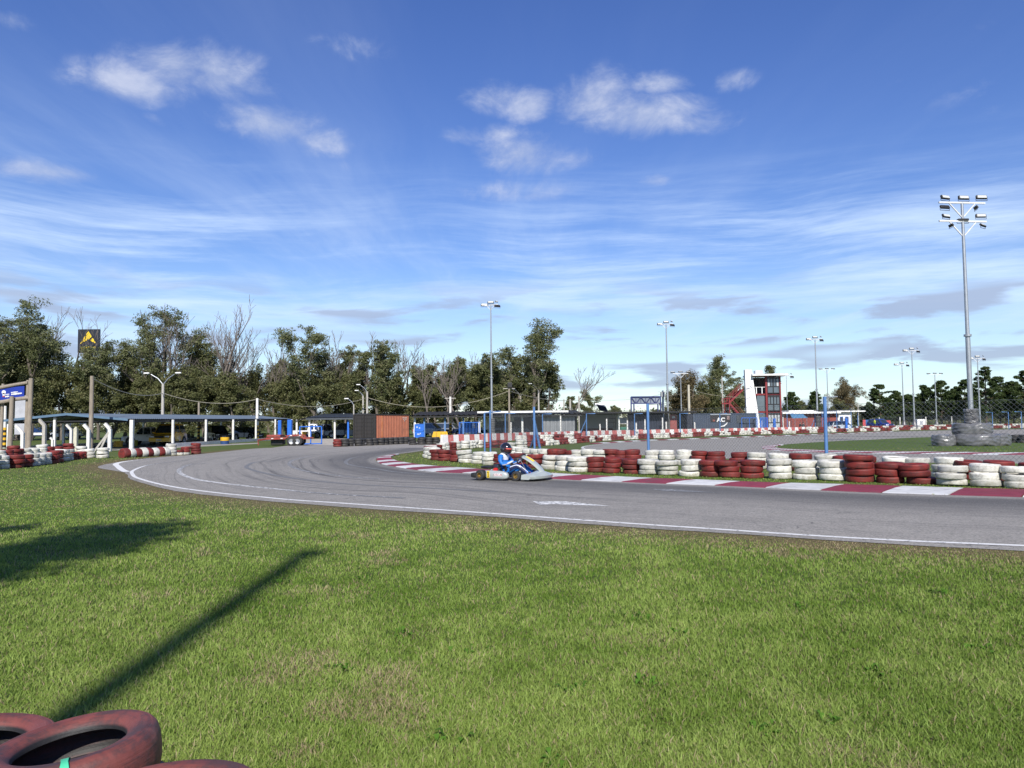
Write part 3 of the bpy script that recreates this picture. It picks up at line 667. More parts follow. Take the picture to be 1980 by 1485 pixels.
def left_wall():
    path = [G(*q) + Vector((-.3, .1, 0)) for q in [(-45, 912.5), (0, 908.5), (54, 904), (80, 900), (108, 896.4), (132, 891), (157, 887.7), (172, 886), (222, 885.5)]]
    seq = 'WWWRRWWWRRRWWWRRRWW'
    for i, (p, d) in enumerate(along(path, n=len(seq))):
        stack(p, seq[i], 0.60, 3 if i < 14 else 2 + (i > 16), 'the %s stack below the wooden sign frame' % ORD(i + 1), 'tyres of the wall at the left', lean=0.03)
    g = 'tyre piles at the end of the painted bolster'
    stack(G(328, 881) + Vector((0, .3, 0)), 'W', 0.56, 4, 'the white pile by the striped bolster', g, 0.15)
    stack(G(343, 880.5) + Vector((0, .3, 0)), 'R', 0.52, 2, 'the low pile beside the white pile', g, 0.15, mixcol='WR')
    stack(G(354, 880) + Vector((0, .3, 0)), 'W', 0.52, 3, 'the mixed pile by the tall red pile', g, 0.15, mixcol='WRR')
    stack(G(374, 878.5) + Vector((0, .25, 0)), 'R', 0.56, 4, 'the tall red pile', g, 0.155)
    # painted bolster: a row of rounded wrapped segments
    a, b = G(229, 886) + Vector((0, .3, 0)), G(319, 881.5) + Vector((0, .3, 0)); n = 8
    root = empty('striped_bolster', a, label='low rounded bolster painted in red and white bands at track edge', cat='crash barrier')
    for k in range(n):
        p, q = a.lerp(b, k / n), a.lerp(b, (k + .985) / n); d = (q - p).normalized(); s = Vector((-d.y, d.x, 0)); mb = MB(); rings = []
        for t in (0, .08, .5, .92, 1):
            c = p.lerp(q, t) - a; rr = 0.27 * (1 + 0.08 * math.sin(k * 2.1 + t * 2)) * (0.93 if t in (0, 1) else 1)
            rings.append([c + s * rr * 1.05 * math.cos(w) + Vector((0, 0, max(0.0, 0.2 + rr * math.sin(w)))) for w in [2 * math.pi * j / 14 for j in range(14)]])
        mb.loft(rings); mb.build('band', TYM['RW'[k % 2]], root, True)
left_wall()
def far_tyres():
    """the several hundred small tyres of the far barriers, beyond the 300 largest"""
    prof = [(.30, -.5), (.40, -.5), (.47, -.42), (.5, -.22), (.49, 0), (.5, .22), (.47, .42), (.40, .5), (.30, .5), (.33, 0)]
    mb = MB(); r = random.Random(9); order = 'WRK'
    def put(p, c, dia, h, n=12, z=0):
        mb.cur = order.index(c)
        M = Matrix.Translation((p[0], p[1], z + h / 2)) @ Euler((r.gauss(0, .05), r.gauss(0, .05), r.uniform(0, 6))).to_matrix().to_4x4() @ Matrix.Diagonal((dia, dia, h, 1))
        mb.lathe(prof, n, M, True)
    def row(px, seqf, lv, dia=0.6, h=0.165, off=(0, 0), step=0.6, n=12, miss=0.0):
        path = [G(*q) + Vector((off[0], off[1], 0)) for q in px]
        for i, (p, d) in enumerate(along(path, step=step)):
            c = seqf(i); L = lv(i)
            jx, jy = r.gauss(0, .05), r.gauss(0, .05)
            for k in range(L):
                if k and r.random() < miss: continue
                put((p.x + jx + r.gauss(0, .03), p.y + jy + r.gauss(0, .03)), c, dia * r.uniform(.94, 1.05), h, n, k * h)
    barr = [(895, 868.6), (920, 866), (960, 866.5), (1000, 865.5), (1045, 863), (1100, 858.5), (1150, 854), (1200, 850.8), (1260, 848.2), (1330, 845.2), (1400, 842.4), (1470, 840), (1540, 838.2), (1620, 836), (1700, 833.5), (1800, 831), (1900, 829), (1990, 827.6)]
    blocks = []; c = 'W'
    while len(blocks) < 400: blocks += [c] * r.choice([3, 4, 3, 5]); c = 'R' if c == 'W' else 'W'
    row(barr, lambda i: blocks[i], lambda i: 3 if r.random() < .7 else 2, off=(0, .3), miss=.08)
    row([(1000, 860), (1060, 857), (1120, 852.5)], lambda i: blocks[i + 3], lambda i: 4, off=(0, .2))
    row([(1560, 835.5), (1700, 832), (1800, 829.6), (1900, 827.6), (1990, 826.4)], lambda i: blocks[i + 1], lambda i: 4, off=(0, .2), step=.65)
    row([(648, 864.2), (690, 862.4), (740, 860.2), (788, 858)], lambda i: 'R' if i == 0 else 'K', lambda i: 3, 0.62, 0.185, step=.61, n=18)
    row([(790, 860.3), (851, 858.8)], lambda i: 'K', lambda i: 3, 0.64, 0.185, step=.62, n=18)
    row([(-40, 893), (40, 886), (110, 880), (170, 879)], lambda i: blocks[i + 2], lambda i: 3 if i % 4 else 4, step=.66, n=16)
    row([(1953, 856), (2060, 858)], lambda i: 'K', lambda i: 3, .6, .17, step=.6, n=14)
    row([(915, 846), (958, 845)], lambda i: 'K', lambda i: 2 + i % 2, .62, .18)
    tag(mb.build('far_tyres', [TYM['W'], TYM['R'], TYM['K']], None, True), 'rows of red, white and black tyres along the far side of the track', 'tyres', kind='stuff')
far_tyres()
def near_tyres():
    """the big worn tyres right in front of the viewer"""
    m, T, b, o = newmat('near_tyre_paint'); tc = T.add('ShaderNodeTexCoord').outputs['Object']; oi = T.add('ShaderNodeObjectInfo')
    v = T.vmath('ADD', tc, T.comb(T.math('MULTIPLY', oi.outputs['Random'], 31.0), 0.0, 0.0)); x, y, z = T.sep(tc)
    a = T.math('ARCTAN2', y, x); rr = T.math('SQRT', T.math('ADD', T.math('MULTIPLY', x, x), T.math('MULTIPLY', y, y)))
    n = T.noise(v, 3.2, 7, 0.65); f = T.noise(v, 26, 6, 0.7)
    rings = T.noise(T.comb(T.math('MULTIPLY', a, 0.7), T.math('MULTIPLY', rr, 26), T.math('MULTIPLY', z, 26)), 1.0, 4, 0.55)
    c = T.mix(T.ramp(n, 0.3, 0.7), (0.185, 0.052, 0.042), (0.13, 0.034, 0.028))
    wearf = T.math('ADD', T.math('MULTIPLY', n, 0.55), T.math('ADD', T.math('MULTIPLY', rings, 0.35), T.math('MULTIPLY', f, 0.2)))
    c = T.mix(T.ramp(wearf, 0.50, 0.62, 0.0, 0.85), c, (0.06, 0.033, 0.032))
    c = T.mix(T.ramp(T.noise(v, 5, 5, 0.6), 0.60, 0.72, 0, 0.4), c, (0.26, 0.105, 0.088))
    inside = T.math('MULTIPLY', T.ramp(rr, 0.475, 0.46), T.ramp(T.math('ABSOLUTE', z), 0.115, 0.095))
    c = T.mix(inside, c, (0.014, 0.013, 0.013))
    T.l.new(c, b.inputs['Base Color']); b.inputs['Roughness'].default_value = 0.6
    bp = T.add('ShaderNodeBump'); bp.inputs['Strength'].default_value = 0.5; bp.inputs['Distance'].default_value = 0.008
    T.l.new(T.math('ADD', rings, T.math('MULTIPLY', f, 0.6)), bp.inputs['Height']); T.l.new(bp.outputs[0], b.inputs['Normal'])
    h = 0.15
    prof = [(.30, -h * .5), (.31, -h * .72), (.34, -h * .9), (.385, -h * .99), (.43, -h * .98), (.462, -h * .88), (.482, -h * .7), (.49, -h * .45), (.493, -h * .2), (.494, 0), (.493, h * .2), (.49, h * .45), (.482, h * .7), (.472, h * .8), (.462, h * .88), (.45, h * .93), (.445, h * .92), (.43, h * .98), (.41, h * 1.0), (.405, h * .985), (.385, h * .99), (.34, h * .9), (.31, h * .72), (.305, h * .66), (.30, h * .5), (.318, h * .45), (.43, h * .78), (.462, h * .4), (.464, -h * .4), (.43, -h * .78), (.318, -h * .45)]
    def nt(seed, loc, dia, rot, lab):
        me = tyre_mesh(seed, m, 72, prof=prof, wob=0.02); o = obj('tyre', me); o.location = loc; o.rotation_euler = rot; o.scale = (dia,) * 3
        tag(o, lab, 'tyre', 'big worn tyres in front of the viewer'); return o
    c = at(138, 1432, 2.6); c.z -= 0.075; D1 = 0.565
    t1 = nt(3, c, D1, (math.radians(-2), math.radians(-5), 0.4), 'worn red tyre lying tilted with green tape tied round its rim')
    nt(9, at(322, 1572, 2.3), 0.53, (math.radians(-4), math.radians(4), 1.0), 'faded pink-red tyre with a hole in its sidewall at bottom edge')
    nt(12, at(-105, 1452, 2.75) + Vector((0, .1, -.075)), 0.6, (0.05, 0.06, 2.0), 'red tyre cut off by the left edge behind the tilted one')
    p = Vector((c.x + 0.035, c.y + 0.03, c.z - 0.172)); nt(15, p, 0.58, (0.0, 0.0, 2.6), 'red tyre underneath the tilted one with green tape')
    mb = MB(); q = at(345, 1450, 2.75)
    # white tyre whose top just shows at the bottom edge
    o = obj('tyre', tyre_mesh(21, TYM['W'], 64, prof=prof)); o.location = at(725, 1512, 2.86) + Vector((0, -.28, -.075)); o.scale = (.6,) * 3
    tag(o, 'white tyre just showing at the bottom edge of the picture', 'tyre', 'big worn tyres in front of the viewer')
    # tape over the near rim of the tilted tyre
    M = t1.rotation_euler.to_matrix(); pts = []
    for (r_, z_) in [(.315, .09), (.335, .138), (.385, .152), (.43, .150), (.465, .137), (.49, .10), (.499, .04), (.5, -.05)]:
        pts.append((r_, z_))
    mb = MB(); vs = []
    for i, (r_, z_) in enumerate(pts):
        for sgn in (-1, 1):
            w = 0.02 * (1 + .15 * math.sin(i * 1.7)); an = math.radians(-62) - 0.4
            loc = Vector((math.cos(an) * r_, math.sin(an) * r_, z_ + .004)) + Vector((-math.sin(an), math.cos(an), 0)) * sgn * w
            vs.append(c + M @ (loc * D1))
    nrm = M @ Vector((0, 0, 1)); k = len(vs); vs2 = [p + nrm * .0015 + Vector((0, -.002, 0)) for p in vs]
    fs = [(2 * i, 2 * i + 1, 2 * i + 3, 2 * i + 2) for i in range(len(pts) - 1)]
    mb.add(vs2, fs); mb.add(vs, [f[::-1] for f in fs])
    tag(mb.build('tape', pm('green_tape', (0.05, 0.45, 0.22), (0.08, 0.5, 0.3), 12, 0.35), None, True), 'bright green tape strip over the rim of the near tyre', 'tape')
    # valve hole through the faded tyre: a dark cut with a rim
near_tyres()

# ------------------------------------------------------------------ skinned figures
def skin_body(name, J, E, root, mats, pick, parent, M=None, sub=2):
    """J joint -> (pos, radius[, radius2]); E edges; one continuous surface; pick(face centre, normal) -> material slot"""
    bm = bmesh.new(); sl = bm.verts.layers.skin.verify(); V = {}
    for k, q in J.items():
        v = bm.verts.new(q[0]); V[k] = v; v[sl].radius = (q[1], q[2] if len(q) > 2 else q[1]); v[sl].use_root = (k == root)
    for a, b in E: bm.edges.new((V[a], V[b]))
    me = bpy.data.meshes.new(name + '_rig'); bm.to_mesh(me); bm.free()
    t = bpy.data.objects.new('tmp', me); COL.objects.link(t)
    t.modifiers.new('s', 'SKIN').use_smooth_shade = True; ss = t.modifiers.new('d', 'SUBSURF'); ss.levels = sub; ss.render_levels = sub
    dg = bpy.context.evaluated_depsgraph_get(); m2 = bpy.data.meshes.new_from_object(t.evaluated_get(dg)); bpy.data.objects.remove(t); bpy.data.meshes.remove(me)
    m2.name = name; m2.materials.clear()
    for m in mats: m2.materials.append(m)
    for p in m2.polygons: p.use_smooth = True; p.material_index = pick(p.center, p.normal)
    if M is not None: m2.transform(M)
    return obj(name, m2, parent)
def gfin(pts, r, mb): mb.tube(pts, [r, r, r * .95, r * .75], 8)

# ------------------------------------------------------------------ the kart
def build_kart():
    A = math.radians(-30); fr = G(999, 930.8)
    # local: x forward, y left, z up, origin under the middle of the kart; front right wheel touches at (0.55,-0.50)
    R3 = Matrix.Rotation(A, 3, 'Z'); org = fr - R3 @ Vector((0.53, -0.52, 0)); org.z = 0.008
    k = empty('racing_kart', org, A, 'silver and grey racing kart with number 1 on its side pod', 'kart')
    SIL = pm('kart_silver', (0.46, 0.50, 0.47), (0.40, 0.44, 0.42), 3, 0.32, 0.25, coat=0.5)
    GOLD = pm('rim_gold', (0.46, 0.34, 0.13), (0.36, 0.26, 0.1), 9, 0.35, 0.8)
    STEEL = pm('kart_steel', (0.3, 0.3, 0.31), (0.2, 0.2, 0.21), 9, 0.35, 0.9)
    YN = pm('plate_yellow', (0.85, 0.60, 0.02), (0.8, 0.55, 0.02), 5, 0.4)
    REDA = pm('engine_red', (0.55, 0.02, 0.015), (0.4, 0.02, 0.02), 12, 0.35)
    WH = pm('kart_white', (0.75, 0.75, 0.75), (0.68, 0.68, 0.68), 4, 0.4)
    # frame tubes
    mb = MB(); z = 0.055
    for s in (-1, 1):
        mb.tube([(-0.62, .30 * s, z + .03), (-0.2, .32 * s, z), (.15, .26 * s, z), (.45, .20 * s, z), (.80, .18 * s, z)], .015, 8)
        mb.tube([(.53, .2 * s, z), (.53, .40 * s, z + .05)], .016, 8)
    for x, w in ((-.6, .3), (-.15, .32), (.2, .25), (.62, .19), (.8, .18)): mb.tube([(x, -w, z), (x, w, z)], .014, 8)
    mb.build('frame', STEEL, k, True)
    MB().cbox((.3, 0, .04), (.95, .46, .012), .004).build('floor_tray', DARK, k)
    MB().tube([(-.52, -.60, .14), (-.52, .60, .14)], .02, 10).build('rear_axle', STEEL, k, True)
    # wheels
    def wheel(x, y, r, w, rim):
        s = -1 if y < 0 else 1; wo = empty('wheel', (x, y, r)); wo.parent = k
        M = Matrix.Rotation(math.pi / 2, 4, 'X')
        h = w / 2
        MB().lathe([(rim, -h * .96), (rim + .012, -h), (r * .82, -h * 1.03), (r * .95, -h * .9), (r, -h * .68), (r * 1.005, 0), (r, h * .68), (r * .95, h * .9), (r * .82, h * 1.03), (rim + .012, h), (rim, h * .96)], 32, M).build('tyre', RUB, wo, True)
        mb = MB(); so = -s
        mb.lathe([(rim, -h * .97), (rim * .98, -h * .6), (rim * .8, -h * .3), (rim * .8, h * .3), (rim * .98, h * .6), (rim, h * .97), (rim * .93, h * .97), (rim * .75, h * .3)], 28, M)
        mb.lathe([(0, .0), (rim * .42, .0), (rim * .8, -.012)], 20, Matrix.Translation((0, s * h * .35, 0)) @ M)
        mb.lathe([(0, .05), (rim * .2, .05), (rim * .24, .0)], 12, Matrix.Translation((0, s * h * .35, 0)) @ Matrix.Rotation(-s * math.pi / 2, 4, 'X'))
        mb.build('rim', GOLD, wo, True)
    for s in (-1, 1): wheel(-.52, .60 * s, .140, .205, .066); wheel(.53, .52 * s, .130, .135, .066)
    # side pods
    for s in (-1, 1):
        mb = MB(); rings = []
        for x, zz, hh, ww in [(-.36, .155, .105, .07), (-.34, .155, .112, .085), (-.2, .15, .115, .095), (.0, .148, .112, .095), (.15, .142, .105, .09), (.24, .135, .085, .078), (.285, .13, .055, .05), (.30, .13, .02, .02)]:
            rings.append([Vector((x, s * (.545 + ww * math.copysign(abs(math.cos(t)) ** .6, math.cos(t))), zz + hh * math.copysign(abs(math.sin(t)) ** .6, math.sin(t)))) for t in [2 * math.pi * j / 20 for j in range(20)]])
        mb.loft(rings); sp = mb.build('side_pod', SIL, k, True)
        if s < 0:
            MB().cbox((-.272, -.6425, .165), (.075, .006, .175), .002).build('number_plate', YN, sp)
            c = bpy.data.curves.new('number', 'FONT')
            def txt(body, size, loc, mat, name, par, bold=.0):
                cu = bpy.data.curves.new(name, 'FONT'); cu.body = body; cu.size = size; cu.align_x = 'CENTER'; cu.align_y = 'CENTER'; cu.extrude = .0015; cu.offset = bold
                t = bpy.data.objects.new(name, cu); COL.objects.link(t); dg = bpy.context.evaluated_depsgraph_get()
                me = bpy.data.meshes.new_from_object(t.evaluated_get(dg)); bpy.data.objects.remove(t); me.materials.clear(); me.materials.append(mat)
                o = obj(name, me, par); o.location = loc; o.rotation_euler = (math.pi / 2, 0, 0); return o
            mbn = MB(); mbn.box((-.268, -.6465, .165), (.024, .004, .14)); mbn.box((-.284, -.6465, .222), (.024, .004, .022)); mbn.box((-.270, -.6467, .098), (.05, .004, .014)); mbn.build('number', BLACK, sp)
            MB().cbox((.03, -.6425, .155), (.25, .006, .075), .002).build('sponsor_panel', WH, sp)
            txt('OZCUR', .075, (.03, -.6465, .155), REDP, 'lettering', sp, .001)
    # front fairing (bumper cowl), wide and pointed, wraps the front wheels
    mb = MB(); rings = []
    N = 30
    for i in range(N + 1):
        t = -1 + 2 * i / N; y = .60 * t; e = abs(t)
        xf = 1.19 - .16 * e ** 2.2 - (.05 if e > .93 else 0); xb = .72 - .0 * e + .10 * (1 - e) if e < .62 else .72 - .02 * (e - .62) / .38
        top = .215 - .03 * e + .05 * (1 - e) ** 2; 
        prof = [(xb, .05), (xb + .02, top * .92), (xb + .1, top), (xf - .16, top * .97), (xf - .05, top * .80), (xf, .13), (xf - .01, .07), (xf - .05, .045)]
        rings.append([Vector((px, y, pz)) for px, pz in prof])
    mb.loft(rings); nose = mb.build('front_cowl', SIL, k, True)
    mb = MB(); mb.tube([(.84, -.55, .12), (1.0, -.5, .12), (1.1, 0, .12), (1.0, .5, .12), (.84, .55, .12)], .012, 8); mb.build('front_bumper', STEEL, k, True)
    # front number panel: long curved tongue rising from the cowl to the steering wheel
    mb = MB(); rings = []
    for t in [i / 14 for i in range(15)]:
        x = 1.06 - .60 * t - .02 * math.sin(t * 3); zz = .20 + .43 * t ** .85 + .05 * math.sin(t * math.pi); w = .10 + .055 * math.sin(min(1, t * 1.25) * math.pi * .55)
        w *= 1 if t < .9 else (1 - (t - .9) * 3.2)
        th = .03; dx, dz = -.60, .43 / max(.3, t ** .15) * .85; L = math.hypot(dx, dz); nx, nz = dz / L, -dx / L
        rings.append([Vector((x + nx * th * c0, w * c1, zz + nz * th * c0)) for c1, c0 in [(-1, -.9), (-.97, .1), (-.6, .75), (0, .95), (.6, .75), (.97, .1), (1, -.9), (0, -.3)]])
    mb.loft(rings); tong = mb.build('front_panel', SIL, k, True)
    mb = MB(); rr = []
    for t in [.46, .56, .66, .76, .86]:
        x = 1.06 - .60 * t - .02 * math.sin(t * 3); zz = .20 + .43 * t ** .85 + .05 * math.sin(t * math.pi); w = .098
        dx, dz = -.60, .43 / max(.3, t ** .15) * .85; L = math.hypot(dx, dz); nx, nz = dz / L, -dx / L; th = .0335
        rr.append([(x + nx * th * c0, w * c1, zz + nz * th * c0) for c1, c0 in [(-1.25, .10), (-.9, .62), (-.4, .87), (0, .98), (.4, .87), (.9, .62), (1.25, .10)]])
    vs = [p for r_ in rr for p in r_]; mb.add(vs, [(i * 7 + j, i * 7 + j + 1, (i + 1) * 7 + j + 1, (i + 1) * 7 + j) for i in range(4) for j in range(6)])
    mb.build('number_field', YN, tong, True)
    # steering
    sw = empty('steering_wheel', (.385, 0, .556)); sw.parent = k; sw.rotation_euler = (0, math.radians(-52), 0)
    mb = MB(); ring = [(.155 * math.cos(t), .155 * math.sin(t), 0) for t in [2 * math.pi * i / 28 for i in range(29)]]; mb.tube(ring, .016, 8); mb.build('rim', BLACK, sw, True)
    mb = MB()
    for an in (.2, 2.3, 4.2): mb.beam((0, 0, 0), (.15 * math.cos(an), .15 * math.sin(an), 0), .03, .008)
    mb.build('spokes', STEEL, sw)
    MB().tube([(.365, 0, .515), (.62, 0, .10)], .012, 8).build('steering_column', STEEL, k, True)
    # seat
    mb = MB(); rings = []
    for t in [i / 12 for i in range(13)]:
        x = .12 - .30 * t - .16 * max(0, t - .4); zz = .085 + .02 * (1 - t) + (.0 if t < .3 else .58 * ((t - .3) / .7) ** 1.15); w = .19 + .04 * math.sin(t * 3)
        side = .14 if t < .6 else .14 * (1 - (t - .6) * 1.4)
        nx, nz = (0, 1) if t < .3 else (.85, .5)
        prof = [(-1, 1), (-.95, .45), (-.7, .1), (0, 0), (.7, .1), (.95, .45), (1, 1)]
        outer = [Vector((x + nx * side * b_, w * a_, zz + nz * side * b_)) for a_, b_ in prof]; inner = [p - Vector((nx * .012, 0, nz * .012)) for p in outer][::-1]
        rings.append(outer + inner)
    mb.loft(rings); mb.build('seat', BLACK, k, True)
    # engine on the right behind the seat, exhaust, radiator, rear bumper, chain guard
    e = empty('engine', (-.16, -.36, .13)); e.parent = k
    mb = MB(); mb.cbox((0, 0, .06), (.17, .16, .13), .02); mb.build('crankcase', DARK, e, True)
    mb = MB()
    for i in range(6): mb.cbox((-.02, .0, .14 + i * .02), (.15, .14, .009), .004)
    mb.build('cylinder_fins', STEEL, e)
    MB().lathe([(0, .07), (.05, .07), (.062, .04), (.062, -.02), (.045, -.05)], 16, Matrix.Translation((.02, -.10, .14)) @ Matrix.Rotation(math.pi / 2, 4, 'X')).build('clutch_cover', REDA, e, True)
    MB().tube([(-.04, -.05, .16), (-.10, -.13, .15), (-.12, -.16, .11)], .018, 8).build('carburettor', STEEL, e, True)
    mb = MB(); mb.tube([(-.30, -.3, .36), (-.34, 0, .36), (-.36, .3, .34)], [.05, .055, .05], 12); mb.tube([(-.66, -.32, .33), (-.50, -.32, .335), (-.34, -.33, .34)], [.035, .05, .045], 10); mb.build('exhaust', BLACK, k, True)
    MB().cbox((-.44, -.40, .34), (.36, .16, .05), .02).build('air_box', BLACK, k, True)
    mb = MB(); mb.cbox((-.80, 0, .13), (.10, 1.24, .12), .03); mb.cbox((-.745, -.58, .13), (.10, .09, .14), .03); mb.cbox((-.745, .58, .13), (.10, .09, .14), .03); mb.build('rear_bumper', BLACK, k, True)
    MB().cbox((-.18, .40, .25), (.06, .22, .34), .01).build('radiator', STEEL, k)
    for s in (-1, 1): MB().tube([(.66, .10 * s, .06), (.70, .11 * s, .15), (.72, .11 * s, .22)], .008, 6).build('pedal', REDA, k, True)
    # ---------------- driver
    p = empty('person', org, A, 'kart driver in blue and white racing suit with black helmet', 'person')
    SB = pm('suit_blue', (0.012, 0.16, 0.52), (0.01, 0.12, 0.42), 9, 0.55, bump=.35, bscale=18); SW = pm('suit_white', (0.74, 0.74, 0.76), (0.66, 0.66, 0.7), 9, 0.6, bump=.3, bscale=18)
    SN = pm('suit_navy', (0.010, 0.018, 0.06), (0.012, 0.02, 0.07), 9, 0.6); BT = pm('boot_black', (0.015, 0.015, 0.016), (0.02, 0.02, 0.022), 9, 0.5)
    J = {'pel': ((-.08, 0, .20), .135, .12), 'abd': ((-.13, 0, .33), .14, .12), 'che': ((-.165, 0, .47), .16, .125), 'shm': ((-.155, 0, .585), .115, .09), 'nek': ((-.135, 0, .66), .06, .06), 'hed': ((-.11, 0, .72), .06, .06)}
    E = [('pel', 'abd'), ('abd', 'che'), ('che', 'shm'), ('shm', 'nek'), ('nek', 'hed')]
    for s, n in ((-1, 'r'), (1, 'l')):
        J.update({'s' + n: ((-.145, .185 * s, .575), .072), 'u' + n: ((-.10, .265 * s, .47), .060), 'e' + n: ((-.035, .285 * s, .385), .054), 'f' + n: ((.12, .235 * s, .43), .046), 'w' + n: ((.245, .175 * s, .50), .034),
                  'h' + n: ((.02, .12 * s, .185), .098), 't' + n: ((.20, .16 * s, .285), .083), 'k' + n: ((.36, .17 * s, .345), .066), 'c' + n: ((.50, .15 * s, .245), .058), 'a' + n: ((.67, .125 * s, .135), .042), 'q' + n: ((.72, .125 * s, .10), .042), 'o' + n: ((.775, .12 * s, .20), .036)})
        E += [('shm', 's' + n), ('s' + n, 'u' + n), ('u' + n, 'e' + n), ('e' + n, 'f' + n), ('f' + n, 'w' + n), ('pel', 'h' + n), ('h' + n, 't' + n), ('t' + n, 'k' + n), ('k' + n, 'c' + n), ('c' + n, 'a' + n), ('a' + n, 'q' + n), ('q' + n, 'o' + n)]
    def pick(c, n):
        x, y, z = c; ay = abs(y)
        if x > .64 and z < .27: return 3
        if z > .50 and x < .1 and ay < .15 : return 1                               # white yoke on chest and shoulders
        if x < .12 and ay > .17 and z > .30:
            if .0 < x and n.z < -.1: return 1
            return 0
        if x > .12 and ay > .14 and z > .385: return 1 if n.z < 0.1 else 0            # forearm
        if .14 < x < .66:
            if ay > .175 + .0 * x and n.z < .55 and n.z > -.4: return 2               # navy panel on the outer leg
            if ay > .13 and n.z >= .55 and n.z < .8: return 1
        return 0
    body = skin_body('body', J, E, 'pel', [SB, SW, SN, BT], pick, p)
    MB().lathe([(.075, -.03), (.08, 0), (.072, .03), (.06, .03), (.06, -.03)], 20, Matrix.Translation((-.135, 0, .645)), True).build('collar', SN, p, True)
    # helmet
    HB = pm('helmet_black', (0.014, 0.015, 0.02), (0.01, 0.011, 0.014), 6, 0.18, coat=.8); VIS = pm('visor_red', (0.05, 0.008, 0.008), (0.03, 0.006, 0.006), 3, 0.12, 0.3, coat=1)
    hel = empty('helmet', (-.09, 0, .775)); hel.parent = p; hel.scale = (1.10,) * 3; p.scale = (1.06,) * 3; hel.rotation_euler = (0, math.radians(8), math.radians(-6))
    bm = bmesh.new(); bmesh.ops.create_uvsphere(bm, u_segments=36, v_segments=24, radius=1)
    for v in bm.verts:
        x, y, z = v.co; X = x * .148; Y = y * .122; Z = z * .145
        if z < -.1 and x > 0: X += .028 * min(1, (-z - .1) * 2) * x                    # chin bar juts forward
        if z < -.62: Z = -.09 - (abs(z) - .62) * .09; 
        if x < -.2 and z < .1: X *= 1.0
        v.co = (X, Y, Z)
    kill = [f for f in bm.faces if f.calc_center_median().z < -.118]; bmesh.ops.delete(bm, geom=kill, context='FACES')
    me = bpy.data.meshes.new('shell'); bm.to_mesh(me); bm.free(); me.materials.append(HB)
    for q in me.polygons: q.use_smooth = True
    sh = obj('shell', me, hel)
    mb = MB(); n = 16
    vs = []
    for j, zz in enumerate((-.045, -.02, .01, .035, .052)):
        for i in range(n + 1):
            an = math.radians(-78 + 156 * i / n); kz = math.sqrt(max(.05, 1 - (zz / .145) ** 2)); fwd = (.012 if zz < -.02 else .004)
            vs.append(((.151 * kz + fwd) * math.cos(an) + .002, (.125 * kz + .002) * math.sin(an), zz - .004))
    mb.add(vs, [(j * (n + 1) + i, j * (n + 1) + i + 1, (j + 1) * (n + 1) + i + 1, (j + 1) * (n + 1) + i) for j in range(4) for i in range(n)])
    vz = mb.build('visor', VIS, hel, True)
    mb = MB()
    vs = []
    for zz in (.012, .030):
        for i in range(n + 1):
            an = math.radians(-58 + 90 * i / n); kz = math.sqrt(1 - (zz / .145) ** 2)
            vs.append(((.151 * kz + .0065) * math.cos(an) + .002, (.125 * kz + .0045) * math.sin(an), zz - .001))
    mb.add(vs, [(i, i + 1, n + 2 + i, n + 1 + i) for i in range(n)]); mb.build('visor_strip', pm('visor_strip_red', (.75, .05, .03), (.7, .2, .15), 30, .3), hel, True)
    for s in (-1, 1): MB().lathe([(0, .012), (.018, .012), (.022, .0)], 14, Matrix.Translation((.02, s * .123, .0)) @ Matrix.Rotation(-s * math.pi / 2, 4, 'X')).build('visor_pivot', STEEL, hel, True)
    for dz in (.05, .075): MB().cbox((.11, -.035, dz + .02), (.03, .03, .008), .003).build('vent', BLACK, hel)
    # gloved hands closed on the rim
    for s in (-1, 1):
        hd = MB(); Mw = Matrix.Translation((.36, 0, .52)) @ Matrix.Rotation(math.radians(-52), 4, 'Y')
        gp = Mw @ Vector((-.02 * 0, s * .155, 0)); wr = Vector((.255, .172 * s, .505))
        pal = (wr + gp) / 2; dirv = (gp - wr).normalized(); up = Vector((.45, 0, .85)); side = dirv.cross(up).normalized()
        rings = []
        for t, a_, b_ in [(0, .03, .026), (.35, .036, .024), (.7, .042, .02), (1.0, .038, .016)]:
            c = wr.lerp(gp, t) + Vector((0, s * .012, .006)); rings.append([c + side.cross(dirv) * a_ * math.cos(w) + side * b_ * math.sin(w) for w in [2 * math.pi * j / 12 for j in range(12)]])
        hd.loft(rings)
        tan = Mw.to_3x3() @ Vector((1, 0, 0)); out = Mw.to_3x3() @ Vector((0, s, 0)); nrm = Mw.to_3x3() @ Vector((0, 0, 1))
        for f, L in zip((-1.5, -.5, .5, 1.5), (.9, 1.05, 1.0, .82)):
            b0 = gp + tan * f * .019; r_ = .027
            gfin([b0 + out * .020 - nrm * .012, b0 + out * r_ + nrm * .016 * L, b0 + nrm * .031 * L - out * .006, b0 - out * .026 * L + nrm * .008], .0095, hd)
        b0 = gp - tan * .034
        gfin([b0 - nrm * .012 + out * .012, b0 - out * .012 - nrm * .008, b0 - out * .024 + nrm * .010 + tan * .010, b0 - out * .020 + nrm * .024 + tan * .022], .0105, hd)
        hd.build('glove', BT, p, True)
build_kart()

